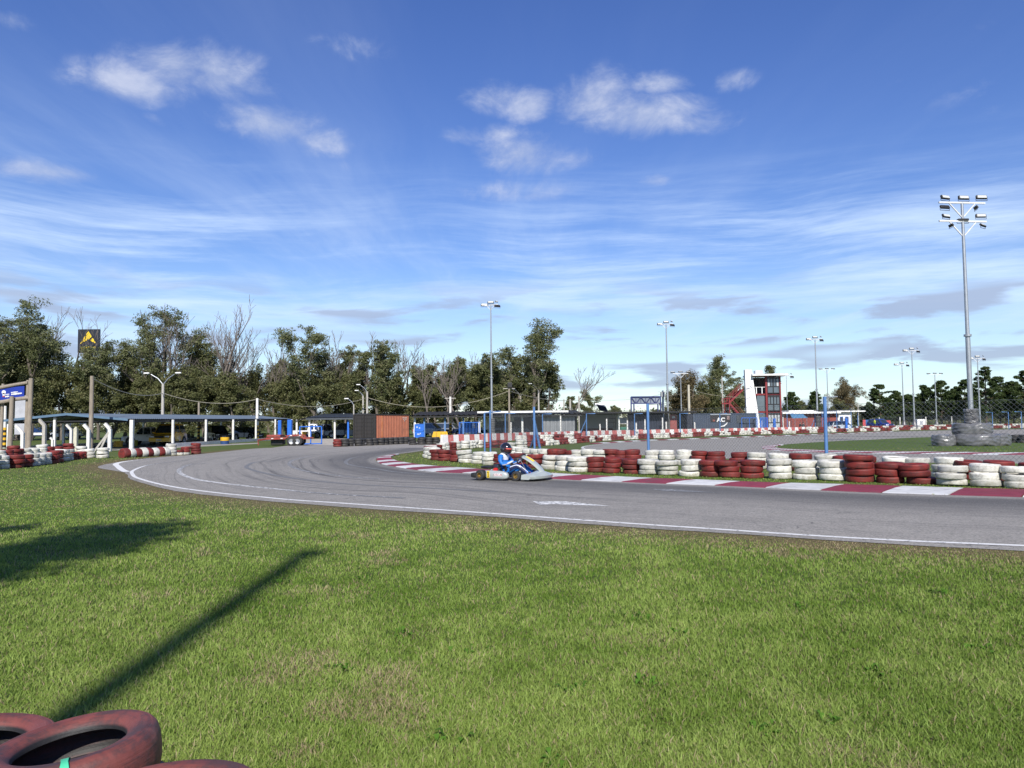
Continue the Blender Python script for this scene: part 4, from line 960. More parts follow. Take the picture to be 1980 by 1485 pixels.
# ------------------------------------------------------------------ building kit
def zigzag(mb, p, q, z0, z1, pitch=0.28, dep=0.035, nrm=None):
    """corrugated sheet wall from p to q; ribs stand out by dep"""
    p, q = Vector(p), Vector(q); d = (q - p); L = d.length; d.normalize(); nrm = nrm or Vector((d.y, -d.x, 0))
    n = max(1, int(L / pitch)); s = L / n; xs = []
    for k in range(n): xs += [(k * s, 0), (k * s + s * .25, 0), (k * s + s * .38, dep), (k * s + s * .87, dep)]
    xs.append((L, 0)); vs = []
    for x, o in xs: c = p + d * x + nrm * o; vs += [Vector((c.x, c.y, z0)), Vector((c.x, c.y, z1))]
    mb.add(vs, [(2 * i, 2 * i + 2, 2 * i + 3, 2 * i + 1) for i in range(len(xs) - 1)])
def rib_roof(mb, a0, a1, b0, b1, pitch=0.3, dep=0.05, th=0.0):
    """ribbed roof sheet between edge a0-a1 and edge b0-b1, ribs run from a to b"""
    a0, a1, b0, b1 = map(Vector, (a0, a1, b0, b1)); n = max(1, int((a1 - a0).length / pitch)); vs = []
    for k in range(4 * n + 1):
        t = k / (4 * n); o = Vector((0, 0, dep * (0, .5, 1, .5)[k % 4])); vs += [a0.lerp(a1, t) + o, b0.lerp(b1, t) + o]
    mb.add(vs, [(2 * i, 2 * i + 2, 2 * i + 3, 2 * i + 1) for i in range(4 * n)])
    low = [p - Vector((0, 0, .03)) for p in (a0, a1, b1, b0)]; mb.add(low, [(0, 1, 2, 3)])
def container(name, c0, ang, L, W, H, mat, label, door=None, cat='container', endmat=None):
    """shipping container; c0 = near corner, ang = heading of its long side"""
    o = empty(name, (c0[0], c0[1], 0), ang, label, cat); zb = .12
    mb = MB()
    zigzag(mb, (0, 0, 0), (L, 0, 0), zb + .08, H - .08, .28, .035); zigzag(mb, (L, W, 0), (0, W, 0), zb + .08, H - .08, .28, .035); zigzag(mb, (L, 0, 0), (L, W, 0), zb + .08, H - .08, .28, .035)
    mb.build('wall', mat, o)
    mb = MB()
    for x in (0.04, L - .04):
        for y in (0.0, W): mb.box((x, y, H / 2 + zb / 2), (.12, .14, H - zb))
    for z in (zb + .05, H - .05):
        for y in (-.01, W + .01): mb.box((L / 2, y, z), (L - .14, .10, .11))
        for x in (.03, L - .03): mb.box((x, W / 2, z), (.10, W - .15, .11))
    for x in (0.1, L - .1):
        for y in (.05, W - .05): mb.box((x, y, .06), (.2, .2, .119))
    mb.build('frame', endmat or mat, o)
    mb = MB(); rib_roof(mb, (0, 0, H - .03), (L, 0, H - .03), (0, W, H - .03), (L, W, H - .03), .4, .025); mb.build('roof', mat, o)
    for s in (0, 1):
        d = MB(); y0, y1 = (.09, W / 2 - .02) if s == 0 else (W / 2 + .02, W - .09); m_ = (y0 + y1) / 2; w = y1 - y0
        d.box((.015, m_, (H + zb) / 2), (.03, w, H - zb - .26))
        for k in range(6): d.box((-.012, m_, zb + .35 + k * (H - zb - .6) / 5.2), (.03, w * .86, (H - zb - .6) / 5.2 * .62))
        dr = d.build('door', endmat or mat, o)
        b = MB()
        for yy in (y0 + w * .25, y0 + w * .75): b.tube([(-.045, yy, zb + .1), (-.045, yy, H - .1)], .018, 6)
        b.build('locking_bar', GALV if endmat is None else endmat, dr, True)
    return o
RUSTO = pm('container_orange', (0.46, 0.16, 0.09), (0.38, 0.125, 0.07), 1.2, 0.62, bump=.15, dirt=(0.22, 0.09, 0.06), dirtk=.25)
CBLK = pm('container_black', (0.030, 0.027, 0.025), (0.022, 0.02, 0.019), 2, .6)
CNAV = pm('container_slate', (0.042, 0.062, 0.098), (0.035, 0.052, 0.084), 1, .55, dirt=(0.05, 0.06, 0.08), dirtk=.15)
CNAV2 = pm('container_navy', (0.013, 0.020, 0.040), (0.010, 0.015, 0.032), 1, .55)
ROOFB = pm('roof_sheet_bluegrey', (0.15, 0.19, 0.23), (0.12, 0.155, 0.19), 1.5, .5, .25)
ROOFD = pm('roof_sheet_dark', (0.045, 0.055, 0.065), (0.035, 0.042, 0.05), 1.5, .5, .3)

# ------------------------------------------------------------------ long open shed at the left
def shed_left():
    x0, x1, y0, y1 = -35.6, -27.0, 53.0, 91.5; e0, e1, rz = 2.12, 2.40, .42; xm = (x0 + x1) / 2
    o = empty('open_shed', (x1, y0, 0), label='long open shed with blue-grey ribbed roof and white posts', cat='shed'); q = Vector((x1, y0, 0))
    P = lambda x, y, z: Vector((x, y, z)) - q
    mb = MB(); rib_roof(mb, P(x1 + .02, y0 - .3, e0), P(x1 + .02, y1 + .3, e1), P(xm, y0 - .3, e0 + rz), P(xm, y1 + .3, e1 + rz)); rib_roof(mb, P(x0 - .35, y0 - .3, e0), P(x0 - .35, y1 + .3, e1), P(xm, y0 - .3, e0 + rz), P(xm, y1 + .3, e1 + rz)); mb.build('roof', ROOFB, o)
    mb = MB()
    for a, b in ((x1 + .02, xm), (x0 - .37, xm)): mb.beam(P(a, y0 - .33, e0 - .03), P(b, y0 - .33, e0 + rz - .02), .05, .16)
    mb.build('barge_board', pm('barge_blue', (0.10, 0.17, 0.25), (0.08, 0.14, 0.21), 3, .5), o)
    mb = MB()
    for x in (x0 + .1, x1 - .1): mb.beam(P(x, y0, e0 - .14), P(x, y1, e1 - .14), .12, .16)
    for k in range(7): y = y0 + (y1 - y0) * k / 6; z = e0 + (e1 - e0) * k / 6; mb.beam(P(x0, y, z - .08), P(xm, y, z + rz - .10), .08, .12); mb.beam(P(xm, y, z + rz - .10), P(x1, y, z - .08), .08, .12); mb.beam(P(x0, y, z - .10), P(x1, y, z - .10), .07, .1)
    mb.build('roof_truss', DARK, o)
    for k in range(7):
        y = y0 + (y1 - y0) * k / 6; z = e0 + (e1 - e0) * k / 6 - .04
        for x in (x0 + .1, x1 + .14):
            w = .24 if (k == 0) else .17
            MB().cbox(P(x, y, z / 2), (w, w, z), .02).build('post', WHITE, o)
    MB().cbox(P(xm - 1, y0, (e0 + .2) / 2), (.17, .17, e0 + .2), .02).build('post', WHITE, o)
    MB().box(P(x1 + .35, (y0 + y1) / 2 + 2, .14), (.14, y1 - y0 - 6, .28)).build('low_kerb', CONCW, o)
    MB().box(P(x0 + .1, (y0 + y1) / 2, .14), (.14, y1 - y0 - 2, .28)).build('low_kerb', CONCW, o)
    MB().box(P(xm, (y0 + y1) / 2, .012), (x1 - x0 - .6, y1 - y0 - .6, .02)).build('floor', pm('shed_floor', (0.11, 0.115, 0.08), (0.085, 0.09, 0.065), .7, .9), o)
shed_left()
# ------------------------------------------------------------------ second shed, with concrete floor
def shed_mid():
    y = 86.0; xl, xr = gy(596, y).x, gy(690, y).x; H = 2.45
    o = empty('open_shed', (xl, y, 0), label='short open shed with dark roof left of the black container', cat='shed'); W = xr - xl
    mb = MB(); rib_roof(mb, (-.2, -.4, H), (W + .2, -.4, H), (-.2, 8, H + .55), (W + .2, 8, H + .55)); mb.build('roof', ROOFD, o)
    mb = MB(); rib_roof(mb, (-1.6, -.2, H - .35), (-.25, -.4, H), (-1.6, 6, H + .0), (-.25, 7.6, H + .5)); mb.build('lean_to_roof', ROOFD, o)
    MB().box((W / 2, -.36, H - .13), (W + .3, .06, .2)).build('fascia', pm('fascia_dark', (.05, .06, .07), None, 3, .6), o)
    for u in (573.5, 598, 647): x = gy(u, y).x - xl; MB().cbox((x, .1, (H - .2) / 2), (.2, .2, H - .2), .02).build('post', CONCW, o)
    x = gy(673, y).x - xl; MB().cbox((x, .1, (H - .3) / 2), (.2, .2, H - .3), .02).build('post', BLUEB, o)
    for x in (.2, W * .5, W - .2): MB().cbox((x, 7.6, H / 2 + .2), (.18, .18, H + .4), .02).build('post', DARK, o)
shed_mid()
# ------------------------------------------------------------------ orange container
def box_orange():
    y = 71.5; n = gy(725, y); th = math.radians(24); Ls = Vector((math.sin(th), math.cos(th), 0))
    # heading of the long side: local x; the door end faces the viewer's left
    ang = math.atan2(Ls.y, Ls.x)
    o = container('shipping_container', n, ang, 6.06, 2.44, 2.6, RUSTO, 'rust-orange shipping container with black double doors at its end', endmat=CBLK)
    MB().box((1.15, -.042, 1.32), (.16, .012, 2.2)).build('paint_stripe', pm('orange_spray', (.62, .16, .03), (.7, .3, .15), 3, .6), o)
    for k, (x, z) in enumerate([(4.9, 2.25), (5.1, 2.25), (5.35, 2.25), (5.55, 2.25), (5.0, 2.1), (5.25, 2.1), (5.45, 2.1), (5.2, 1.95)]): MB().box((x, -.041, z), (.11, .01, .08)).build('marking', WHITE, o)
box_orange()
# ------------------------------------------------------------------ black-roofed shed and workshop row
def shed_black():
    y = 92.0; X = lambda u: gy(u, y).x; xl, xr = X(799), X(1125); H = 2.65
    o = empty('workshop_shed', (xl, y, 0), label='low black-roofed shed row with blue posts right of the orange container', cat='shed'); W = xr - xl; K = lambda u: X(u) - xl
    mb = MB(); rib_roof(mb, (-.2, -.8, H), (W, -.8, H), (-.2, 7, H + .55), (W, 7, H + .55), .6, .10); mb.build('roof', pm('roof_black', (.016, .016, .017), (.024, .023, .023), 2, .7), o)
    MB().box((W / 2, -.7, H - .16), (W, .06, .2)).build('fascia', pm('fascia_black', (.014, .014, .015), None, 3, .7), o)
    MB().box(((K(924) + K(1098)) / 2, -.9, H + .32), (K(1098) - K(924), .5, .22)).build('white_gutter', WHITE2, o)
    for u in (820.5, 860.5, 896): MB().cbox((K(u), 0, (H - .25) / 2), (.2, .2, H - .25), .02).build('post', BLUEP, o)
    for u in (802, 927, 1010): MB().cbox((K(u), .1, (H - .25) / 2), (.24, .22, H - .25), .02).build('post', WHITE2, o)
    MB().box(((K(945) + W) / 2, 6.6, 1.3), (W - K(945), .15, 2.6)).build('rear_wall', pm('wall_grey_dark', (.09, .095, .1), None, 1, .8), o)
    mb = MB(); zigzag(mb, (K(1048), .05, 0), (K(1112), .05, 0), .05, H - .3, .42, .06); mb.build('sheet_wall', pm('sheet_wall_grey', (.26, .27, .28), (.2, .21, .22), 1.4, .5, .4), o)
    mb = MB(); mb.box((K(962), 3.5, 1.6), (4.0, .1, 1.5)); mb.build('back_panel', WHITE2, o)
    for u in (955, 972): MB().box((K(u), 3.43, 1.95), (.6, .03, .45)).build('window', GLASS, o)
    # workshop bay with a white side wall
    y2 = 93.0; x0 = gy(1112, y2).x; x1 = gy(1340, y2).x; o = empty('workshop_bay', (x0, y2, 0), label='white-walled open workshop bay under a black flat roof', cat='workshop'); K2 = lambda u: gy(u, y2).x - x0; W = x1 - x0
    MB().box((W / 2, 3, 2.78), (W + .5, 8, .2)).build('roof', pm('roof_felt', (.018, .018, .02), None, 2, .8), o)
    MB().box((K2(1162), 5, 1.34), (K2(1196) - K2(1128), .12, 2.66)).build('back_wall', pm('wall_lightgrey', (.5, .51, .51), (.42, .43, .43), .8, .8), o)
    MB().box((K2(1197), 2.4, 1.34), (.14, 4.9, 2.66)).build('side_wall', WHITE2, o)
    MB().box((K2(1162), 4.9, .45), (4.2, .06, .75)).build('dado', pm('dado_red', (.2, .05, .045), None, 3, .7), o)
    r = empty('rack', (K2(1185), 2.2, 0)); r.parent = o
    for z in (.4, 1.0, 1.6, 2.1): MB().box((0, 0, z), (1.2, .5, .05)).build('shelf', DARK, r)
    for x in (-.58, .58): MB().box((x, -.22, 1.1), (.06, .06, 2.2)).build('upright', DARK, r)
    MB().cbox((K2(1207), .6, 1.75), (.9, .08, .8), .02).build('notice_board', pm('board_grey', (.45, .45, .45), (.25, .25, .25), 5, .7), o)
    MB().cbox((K2(1207), .4, .75), (.95, .5, .5), .04).build('green_box', pm('box_green', (.02, .14, .09), None, 4, .5), o)
    mb = MB(); zigzag(mb, (K2(1214), .3, 0), (K2(1284), .3, 0), .08, 2.62, .3, .05); mb.build('navy_wall', CNAV2, o)
    MB().box((K2(1290), .5, 1.3), (.5, .3, 2.5)).build('pier', pm('pier_dark', (.03, .03, .03), None, 4, .6), o)
    MB().cbox((K2(1303), .25, 1.28), (.85, .1, 2.45), .02).build('red_door', pm('door_red', (.27, .07, .06), (.22, .055, .05), 2, .6), o)
    MB().box((K2(1303), .19, 2.15), (.35, .012, .25)).build('door_mark', WHITE, o)
    # solar heater on the roof
    s = empty('solar_heater', at(1165, 795, 95) * 1, label='solar water heater panel tilted on the black flat roof', cat='solar panel'); s.location.z = 2.89
    mb = MB(); mb.box((0, 0, .48), (1.5, 1.1, .06), M=(Matrix.Rotation(-.6, 3, 'Z') @ Matrix.Rotation(-.75, 3, 'X') @ Matrix.Rotation(.3, 3, 'Y'))); mb.build('panel', pm('solar_blue', (.02, .035, .08), None, 4, .2), s)
    MB().tube([(-.9, .35, .98), (.35, .55, 1.0)], .18, 14).build('tank', WHITE2, s, True)
    mb = MB(); [mb.beam((x, .4, 0), (x, .42, .95), .05) for x in (-.7, .3)]; mb.build('stand', GALV, s)
shed_black()
def box_blue():
    # small container end with blue doors, then the slate container with the painted window
    y = 97.0; p = gy(1312, y); o = container('shipping_container', p + Vector((0, 2.44, 0)), -math.pi / 2 * 0 - math.pi / 2, 2.4, 1.7, 2.6, CNAV2, 'narrow navy container end with pale locking bars beside a red door')
    y = 99.0; a, b = gy(1340, y), gy(1462, y); L = b.x - a.x
    o = container('shipping_container', a, 0, L, 2.6, 2.62, CNAV, 'long slate-blue container with painted letters on its serving window')
    K = lambda u: gy(u, y).x - a.x; Z = lambda v, u=1393: zat(u, v, y)
    MB().box((K(1393), -.05, (Z(801) + Z(816)) / 2), (K(1412) - K(1374), .03, Z(801) - Z(816))).build('window', pm('window_dark', (.014, .012, .012), (.03, .02, .02), 3, .4), o)
    MB().box((K(1393), -.12, Z(801.5)), (K(1413) - K(1373), .1, .14)).build('awning', GALV, o)
    MB().cbox((K(1408), -.075, Z(808)), (.34, .04, .5), .01).build('poster', pm('poster_red', (.16, .05, .045), (.3, .26, .24), 8, .6), o)
    MB().cbox((K(1380), -.075, Z(813)), (.3, .04, .24), .01).build('poster', pm('poster_orange', (.28, .06, .04), (.1, .04, .03), 8, .6), o)
    for ch, u in (('A', 1389.5), ('C', 1397.5)):
        cu = bpy.data.curves.new('letter', 'FONT'); cu.body = ch; cu.size = .74; cu.align_x = 'CENTER'; cu.align_y = 'CENTER'; cu.extrude = .01; cu.offset = .035
        t = bpy.data.objects.new('t', cu); COL.objects.link(t); me = bpy.data.meshes.new_from_object(t.evaluated_get(bpy.context.evaluated_depsgraph_get())); bpy.data.objects.remove(t); me.materials.clear(); me.materials.append(WHITE2)
        l = obj('letter', me, o); l.location = (K(u), -.09, Z(812)); l.rotation_euler = (math.pi / 2, 0, 0)
    mb = MB(); mb.tube([(K(1393), -.1, Z(825)), (K(1399), -.1, Z(824)), (K(1404), -.1, Z(820)), (K(1406), -.1, Z(817))], [.05, .1, .09, .03], 8); mb.build('swoosh', WHITE2, o, True)
    MB().box((K(1431), -.05, Z(811)), (.9, .03, 1.0)).build('hatch', pm('hatch_dark', (.04, .05, .06), None, 3, .5), o)
box_blue()
# ------------------------------------------------------------------ race control tower
def tower():
    y = 110.0; x0 = gy(1482, y).x; o = empty('control_tower', (x0, y, 0), label='three-storey red-framed control tower with white sloping pylon', cat='tower'); S = 1450 / y
    K = lambda u: gy(u, y).x - x0; Z = lambda v, u=1482: zat(u, v, y)
    RD = pm('tower_red', (.21, .018, .022), (.17, .016, .018), 3, .5)
    xa, xb, xm = K(1462), K(1511), K(1483); fl = [.25, Z(795), Z(761), Z(728)]
    DI = pm('tower_interior', (.05, .055, .055), (.035, .04, .04), 1, .7)
    MB().box(((K(1455) + xb) / 2, 2.9, fl[3] / 2), (xb - K(1455), .15, fl[3])).build('back_wall', pm('tower_back', (.2, .205, .21), None, .6, .8), o)
    MB().box((xb + .02, 1.45, fl[3] / 2), (.12, 2.7, fl[3])).build('side_wall', pm('tower_side', (.55, .55, .54), None, 1, .7), o)
    for k, z in enumerate(fl[:3]):
        MB().box(((K(1455) + xb) / 2, 1.45, z - .12), (xb - K(1455) + .1, 2.7, .24)).build('floor_slab', RD, o)
    for x in (xm, xb - .08): MB().box((x, -.02, fl[3] / 2), (.26 if x == xm else .2, .26, fl[3])).build('column', RD, o)
    MB().box((K(1462), 2.5, fl[3] / 2), (.2, .2, fl[3])).build('column', RD, o)
    MB().box(((K(1452) + K(1521)) / 2, 1.0, Z(725.5)), (K(1521) - K(1452), 4.6, .24)).build('roof', WHITE2, o)
    MB().cbox((K(1476), 1.8, Z(720)), (1.0, 1.0, .75), .03).build('roof_tank', WHITE2, o)
    FR = pm('window_frame_black', (.018, .018, .02), None, 5, .4); PN = pm('tower_glass', (.10, .13, .15), (.07, .09, .11), .7, .08, .0, spec=.9, coat=.8); PW = pm('tower_blind', (.45, .48, .5), (.38, .41, .43), 1, .5)
    for k in range(3):
        za, zb = fl[k] + .02, fl[k + 1] - .24 if k < 2 else fl[3] - .1
        w = empty('window', (0, 0, 0)); w.parent = o; xl, xr = xm + .16, xb - .2; mid = (xl + xr) / 2; zm = za + (zb - za) * .42
        mb = MB()
        for x in (xl, mid, xr): mb.box((x, -.06, (za + zb) / 2), (.14, .1, zb - za))
        for x in (xl + (mid - xl) / 2, mid + (xr - mid) / 2): mb.box((x, -.06, (zm + zb) / 2), (.1, .1, zb - zm))
        for z in (za + .05, zm, zb - .22, zb - .04): mb.box((mid, -.055, z), (xr - xl, .1, .12))
        mb.build('frame', FR, w)
        for i in range(2):
            a, b = (xl, mid) if i == 0 else (mid, xr)
            MB().box(((a + b) / 2, -.03, (za + zm) / 2), (b - a, .03, zm - za)).build('pane', PN if k else PW, w)
            for j in range(2): c = a + (b - a) * (.25 + .5 * j); MB().box((c, -.03, (zm + zb) / 2), ((b - a) / 2, .03, zb - zm)).build('pane', PW if (k == 0 or (k == 2 and (i + j) % 2 == 0)) else PN, w)
    for k in (0, 1): MB().box(((K(1466) + xm) / 2, .25, (fl[k] + fl[k + 1]) / 2 - .1), (xm - K(1466), .05, fl[k + 1] - fl[k] - .28)).build('glazing', PN, o)
    mb = MB(); r = [(K(1461), fl[2] + .95), (xm - .15, fl[2] + .95)]
    mb.beam((r[0][0], 0, r[0][1]), (r[1][0], 0, r[1][1]), .06)
    for u in (1464, 1475): mb.beam((K(u), 0, fl[2]), (K(u), 0, fl[2] + .95), .12)
    mb.build('balcony_rail', WHITE2, o)
    MB().box((K(1474), 2.2, fl[2] + 1.1), (.5, .1, 2.0)).build('door', FR, o)
    # pylon
    zt = Z(715); mb = MB(); pol = [(K(1442.5), 0), (K(1469), 0), (K(1454), zt), (K(1441), zt)]
    mb.prism(pol, -.5, .1); mb.build('pylon', WHITE2, o)
    mb = MB(); c = Vector((K(1448.5), -.52, Z(752)))
    ring = [c + Vector((.42 * math.cos(t), 0, .42 * math.sin(t))) for t in [math.radians(-75 + i * 15) for i in range(11)]]; mb.tube(ring, .035, 6); mb.beam(c + Vector((-.45, 0, 0)), c + Vector((.05, 0, .1)), .03, .16); mb.build('emblem', pm('emblem_grey', (.25, .26, .3), None, 6, .6), o)
    MB().box((K(1455), -.52, Z(803)), (.3, .04, .22)).build('plate', DARK, o)
    for z in (Z(770), Z(734)): MB().box((K(1448.5), -.508, z), (1.0, .012, .03)).build('joint', pm('joint_grey', (.45, .45, .44), None, 3, .8), o)
    # stair behind the pylon, red steel
    st = empty('stair', (0, 0, 0)); st.parent = o; mb = MB(); p0, p1 = Vector((K(1413), 1.2, Z(778))), Vector((K(1441), 1.2, Z(752)))
    for yy in (0.6, 1.8):
        a, b = p0.copy(), p1.copy(); a.y = b.y = yy
        mb.beam(a, b, .08, .26); mb.beam(a + Vector((0, 0, .95)), b + Vector((0, 0, .95)), .06); mb.beam(a + Vector((0, 0, .5)), b + Vector((0, 0, .5)), .04)
        for t in (0, .25, .5, .75, 1): c = a.lerp(b, t); mb.beam(c, c + Vector((0, 0, .95)), .05)
        q0, q1 = Vector((K(1413), yy, Z(778))), Vector((K(1443), yy, Z(812))); mb.beam(q0, q1, .08, .24); mb.beam(q0 + Vector((0, 0, .95)), q1 + Vector((0, 0, .95)), .05)
        mb.beam((K(1404), yy, Z(779)), (K(1413), yy, Z(779)), .08, .2); mb.beam((K(1404), yy, Z(769)), (K(1413), yy, Z(769)), .06); mb.beam((K(1404), yy, 0), (K(1404), yy, Z(769)), .1); mb.beam((K(1413.5), yy, 0), (K(1413.5), yy, Z(769)), .16)
    mb.build('stringer', RD, st)
    for i in range(9): c = p0.lerp(p1, (i + .5) / 9); MB().box((c.x, 1.2, c.z + .05), (.28, 1.15, .04)).build('tread', RD, st)
    for i in range(10): c = Vector((K(1414 + i * 2.9), 1.2, Z(779 + i * 3.3))); MB().box(c, (.28, 1.15, .04)).build('tread', RD, st)
tower()
def red_building():
    y = 112.0; a, b = gy(1513, y), gy(1619, y); L = b.x - a.x; BR = pm('wall_brickred', (.26, .062, .048), (.22, .05, .04), .7, .8)
    o = empty('red_building', a, label='low brick-red building with white roof edge right of the tower', cat='building')
    mb = MB(); zigzag(mb, (0, 0, 0), (L, 0, 0), .05, 2.55, .5, .03); mb.build('wall', BR, o); MB().box((L / 2, 2.4, 1.3), (L, 4.4, 2.5)).build('core', BR, o)
    MB().box((L / 2, 2, 2.72), (L + .5, 5.6, .26)).build('roof', WHITE2, o)
    MB().box((L * .35, 1.2, 2.98), (L * .5, 3.4, .24)).build('roof_upstand', WHITE2, o)
    MB().box((.02, -.12, 1.3), (.12, .12, 2.6)).build('downpipe', WHITE2, o); MB().box((L - .02, -.1, 1.3), (.10, .12, 2.6)).build('corner_trim', pm('trim_dark', (.1, .04, .04), None, 4, .6), o)
    # white building next to it
    a2, b2 = gy(1620, y), gy(1647, y); L2 = b2.x - a2.x; o = empty('white_building', a2, label='small white building with blue-framed windows and flat roof overhang', cat='building')
    MB().box((L2 / 2, 2.2, 1.4), (L2, 4.4, 2.8)).build('wall', WHITE2, o); MB().box((L2 / 2 + .7, 2, 2.88), (L2 + 2.2, 5.2, .18)).build('roof', WHITE2, o)
    for x in (.55, 1.35): w = MB().box((x, -.02, 1.5), (.5, .06, 1.2)).build('window', BLUEB, o); MB().box((x, -.06, 1.5), (.36, .03, 1.04)).build('pane', GLASS, w)
    MB().box((L2 + 1.0, .2, 1.4), (.12, .12, 2.8)).build('roof_post', BLUEP, o)
    # blue canopy in front of the red wall
    c = gy(1545, 108); o = empty('sun_canopy', c, label='small blue canopy on thin posts before the red wall', cat='canopy')
    mb = MB(); mb.add([(-1.3, -.8, 1.95), (.95, -.8, 1.98), (.95, .9, 2.5), (-.9, .9, 2.5), (-1.3, -.8, 1.90), (.95, -.8, 1.93), (.95, .9, 2.45), (-.9, .9, 2.45)], [(0, 1, 2, 3), (7, 6, 5, 4), (0, 4, 5, 1), (1, 5, 6, 2), (2, 6, 7, 3), (3, 7, 4, 0)]); mb.build('sheet', pm('canopy_blue', (.10, .24, .40), None, 2, .5), o)
    for x in (-.85, .85):
        for yy, h in ((-.7, 1.95), (.8, 2.43)): MB().tube([(x, yy, 0), (x, yy, h)], .035, 6).build('post', GALV, o, True)
    # dark shade roof before the white house
    c = gy(1612, 105); o = empty('shade_roof', c, label='flat dark shade roof on thin blue posts before the white house', cat='canopy')
    MB().box((0, 0, 2.95), (4.6, 2.4, .1)).build('sheet', ROOFD, o)
    for x in (-2.0, 0, 2.0): MB().tube([(x, -1.0, 0), (x, -1.0, 2.95)], .05, 6).build('post', BLUEP, o, True)
red_building()
# ------------------------------------------------------------------ billboard frame
def billboard():
    y = 104; a, b = gy(1221, y), gy(1278, y); o = empty('billboard', (a + b) / 2, label='blue steel billboard frame seen from behind above the workshop', cat='billboard'); w = (b.x - a.x) / 2; z1, z0 = zat(1250, 767, y), zat(1250, 780, y)
    MB().box((0, .12, (z0 + z1) / 2), (2 * w - .2, .05, z1 - z0)).build('panel', pm('board_back', (.20, .23, .27), (.15, .18, .22), .8, .6), o)
    mb = MB()
    for s in (-1, 1):
        for d in (0, .38): mb.beam((s * (w - d), 0, 0), (s * (w - d), 0, z1 if d == 0 else z0), .16)
    for z in (z0, z1): mb.beam((-w, 0, z), (w, 0, z), .13)
    n = 6
    for i in range(n): x0, x1 = -w + 2 * w * i / n, -w + 2 * w * (i + 1) / n; mb.beam((x0, -.06, z0 if i % 2 else z1), (x1, -.06, z1 if i % 2 else z0), .07); mb.beam((x1, -.03, z0), (x1, -.03, z1), .05)
    mb.build('frame', pm('frame_blue', (.02, .03, .14), None, 4, .5), o)
billboard()
# ------------------------------------------------------------------ painted concrete wall of single blocks
def block_wall():
    root = empty('barrier_wall', (0, 0, 0), label='long low concrete wall of red and white painted blocks', cat='wall')
    path = [gy(u, d) for u, d in [(853, 60), (925, 64), (1000, 70), (1100, 79), (1180, 84.5), (1262, 88.5), (1340, 91.5), (1420, 94), (1500, 99), (1580, 103.5)]]
    PR = pm('wall_faded_red', (.50, .14, .13), (.42, .11, .10), 3, .75, dirt=(.55, .3, .27), dirtk=.35, rnd=.12); PW = pm('wall_white', (.72, .71, .69), (.62, .61, .59), 3, .75, dirt=(.45, .42, .39), dirtk=.2, rnd=.06)
    mb = MB(); h = .68
    mb.add([(-.34, -.14, 0), (.34, -.14, 0), (.34, .14, 0), (-.34, .14, 0), (-.34, -.10, h), (.34, -.10, h), (.34, .10, h), (-.34, .10, h)], [(3, 2, 1, 0), (4, 5, 6, 7), (0, 1, 5, 4), (1, 2, 6, 5), (2, 3, 7, 6), (3, 0, 4, 7)])
    mr = mb.mesh('block', PR); mw = mb.mesh('block', PW); rr = random.Random(2)
    for i, (p, d) in enumerate(along(path, step=.69)):
        o = obj('block', mr if i % 2 else mw, root); o.location = p + Vector((rr.gauss(0, .01), rr.gauss(0, .02), 0)); o.rotation_euler = (0, 0, math.atan2(d.y, d.x) + rr.gauss(0, .02)); o.scale = (1, 1, rr.uniform(.96, 1.05))
block_wall()

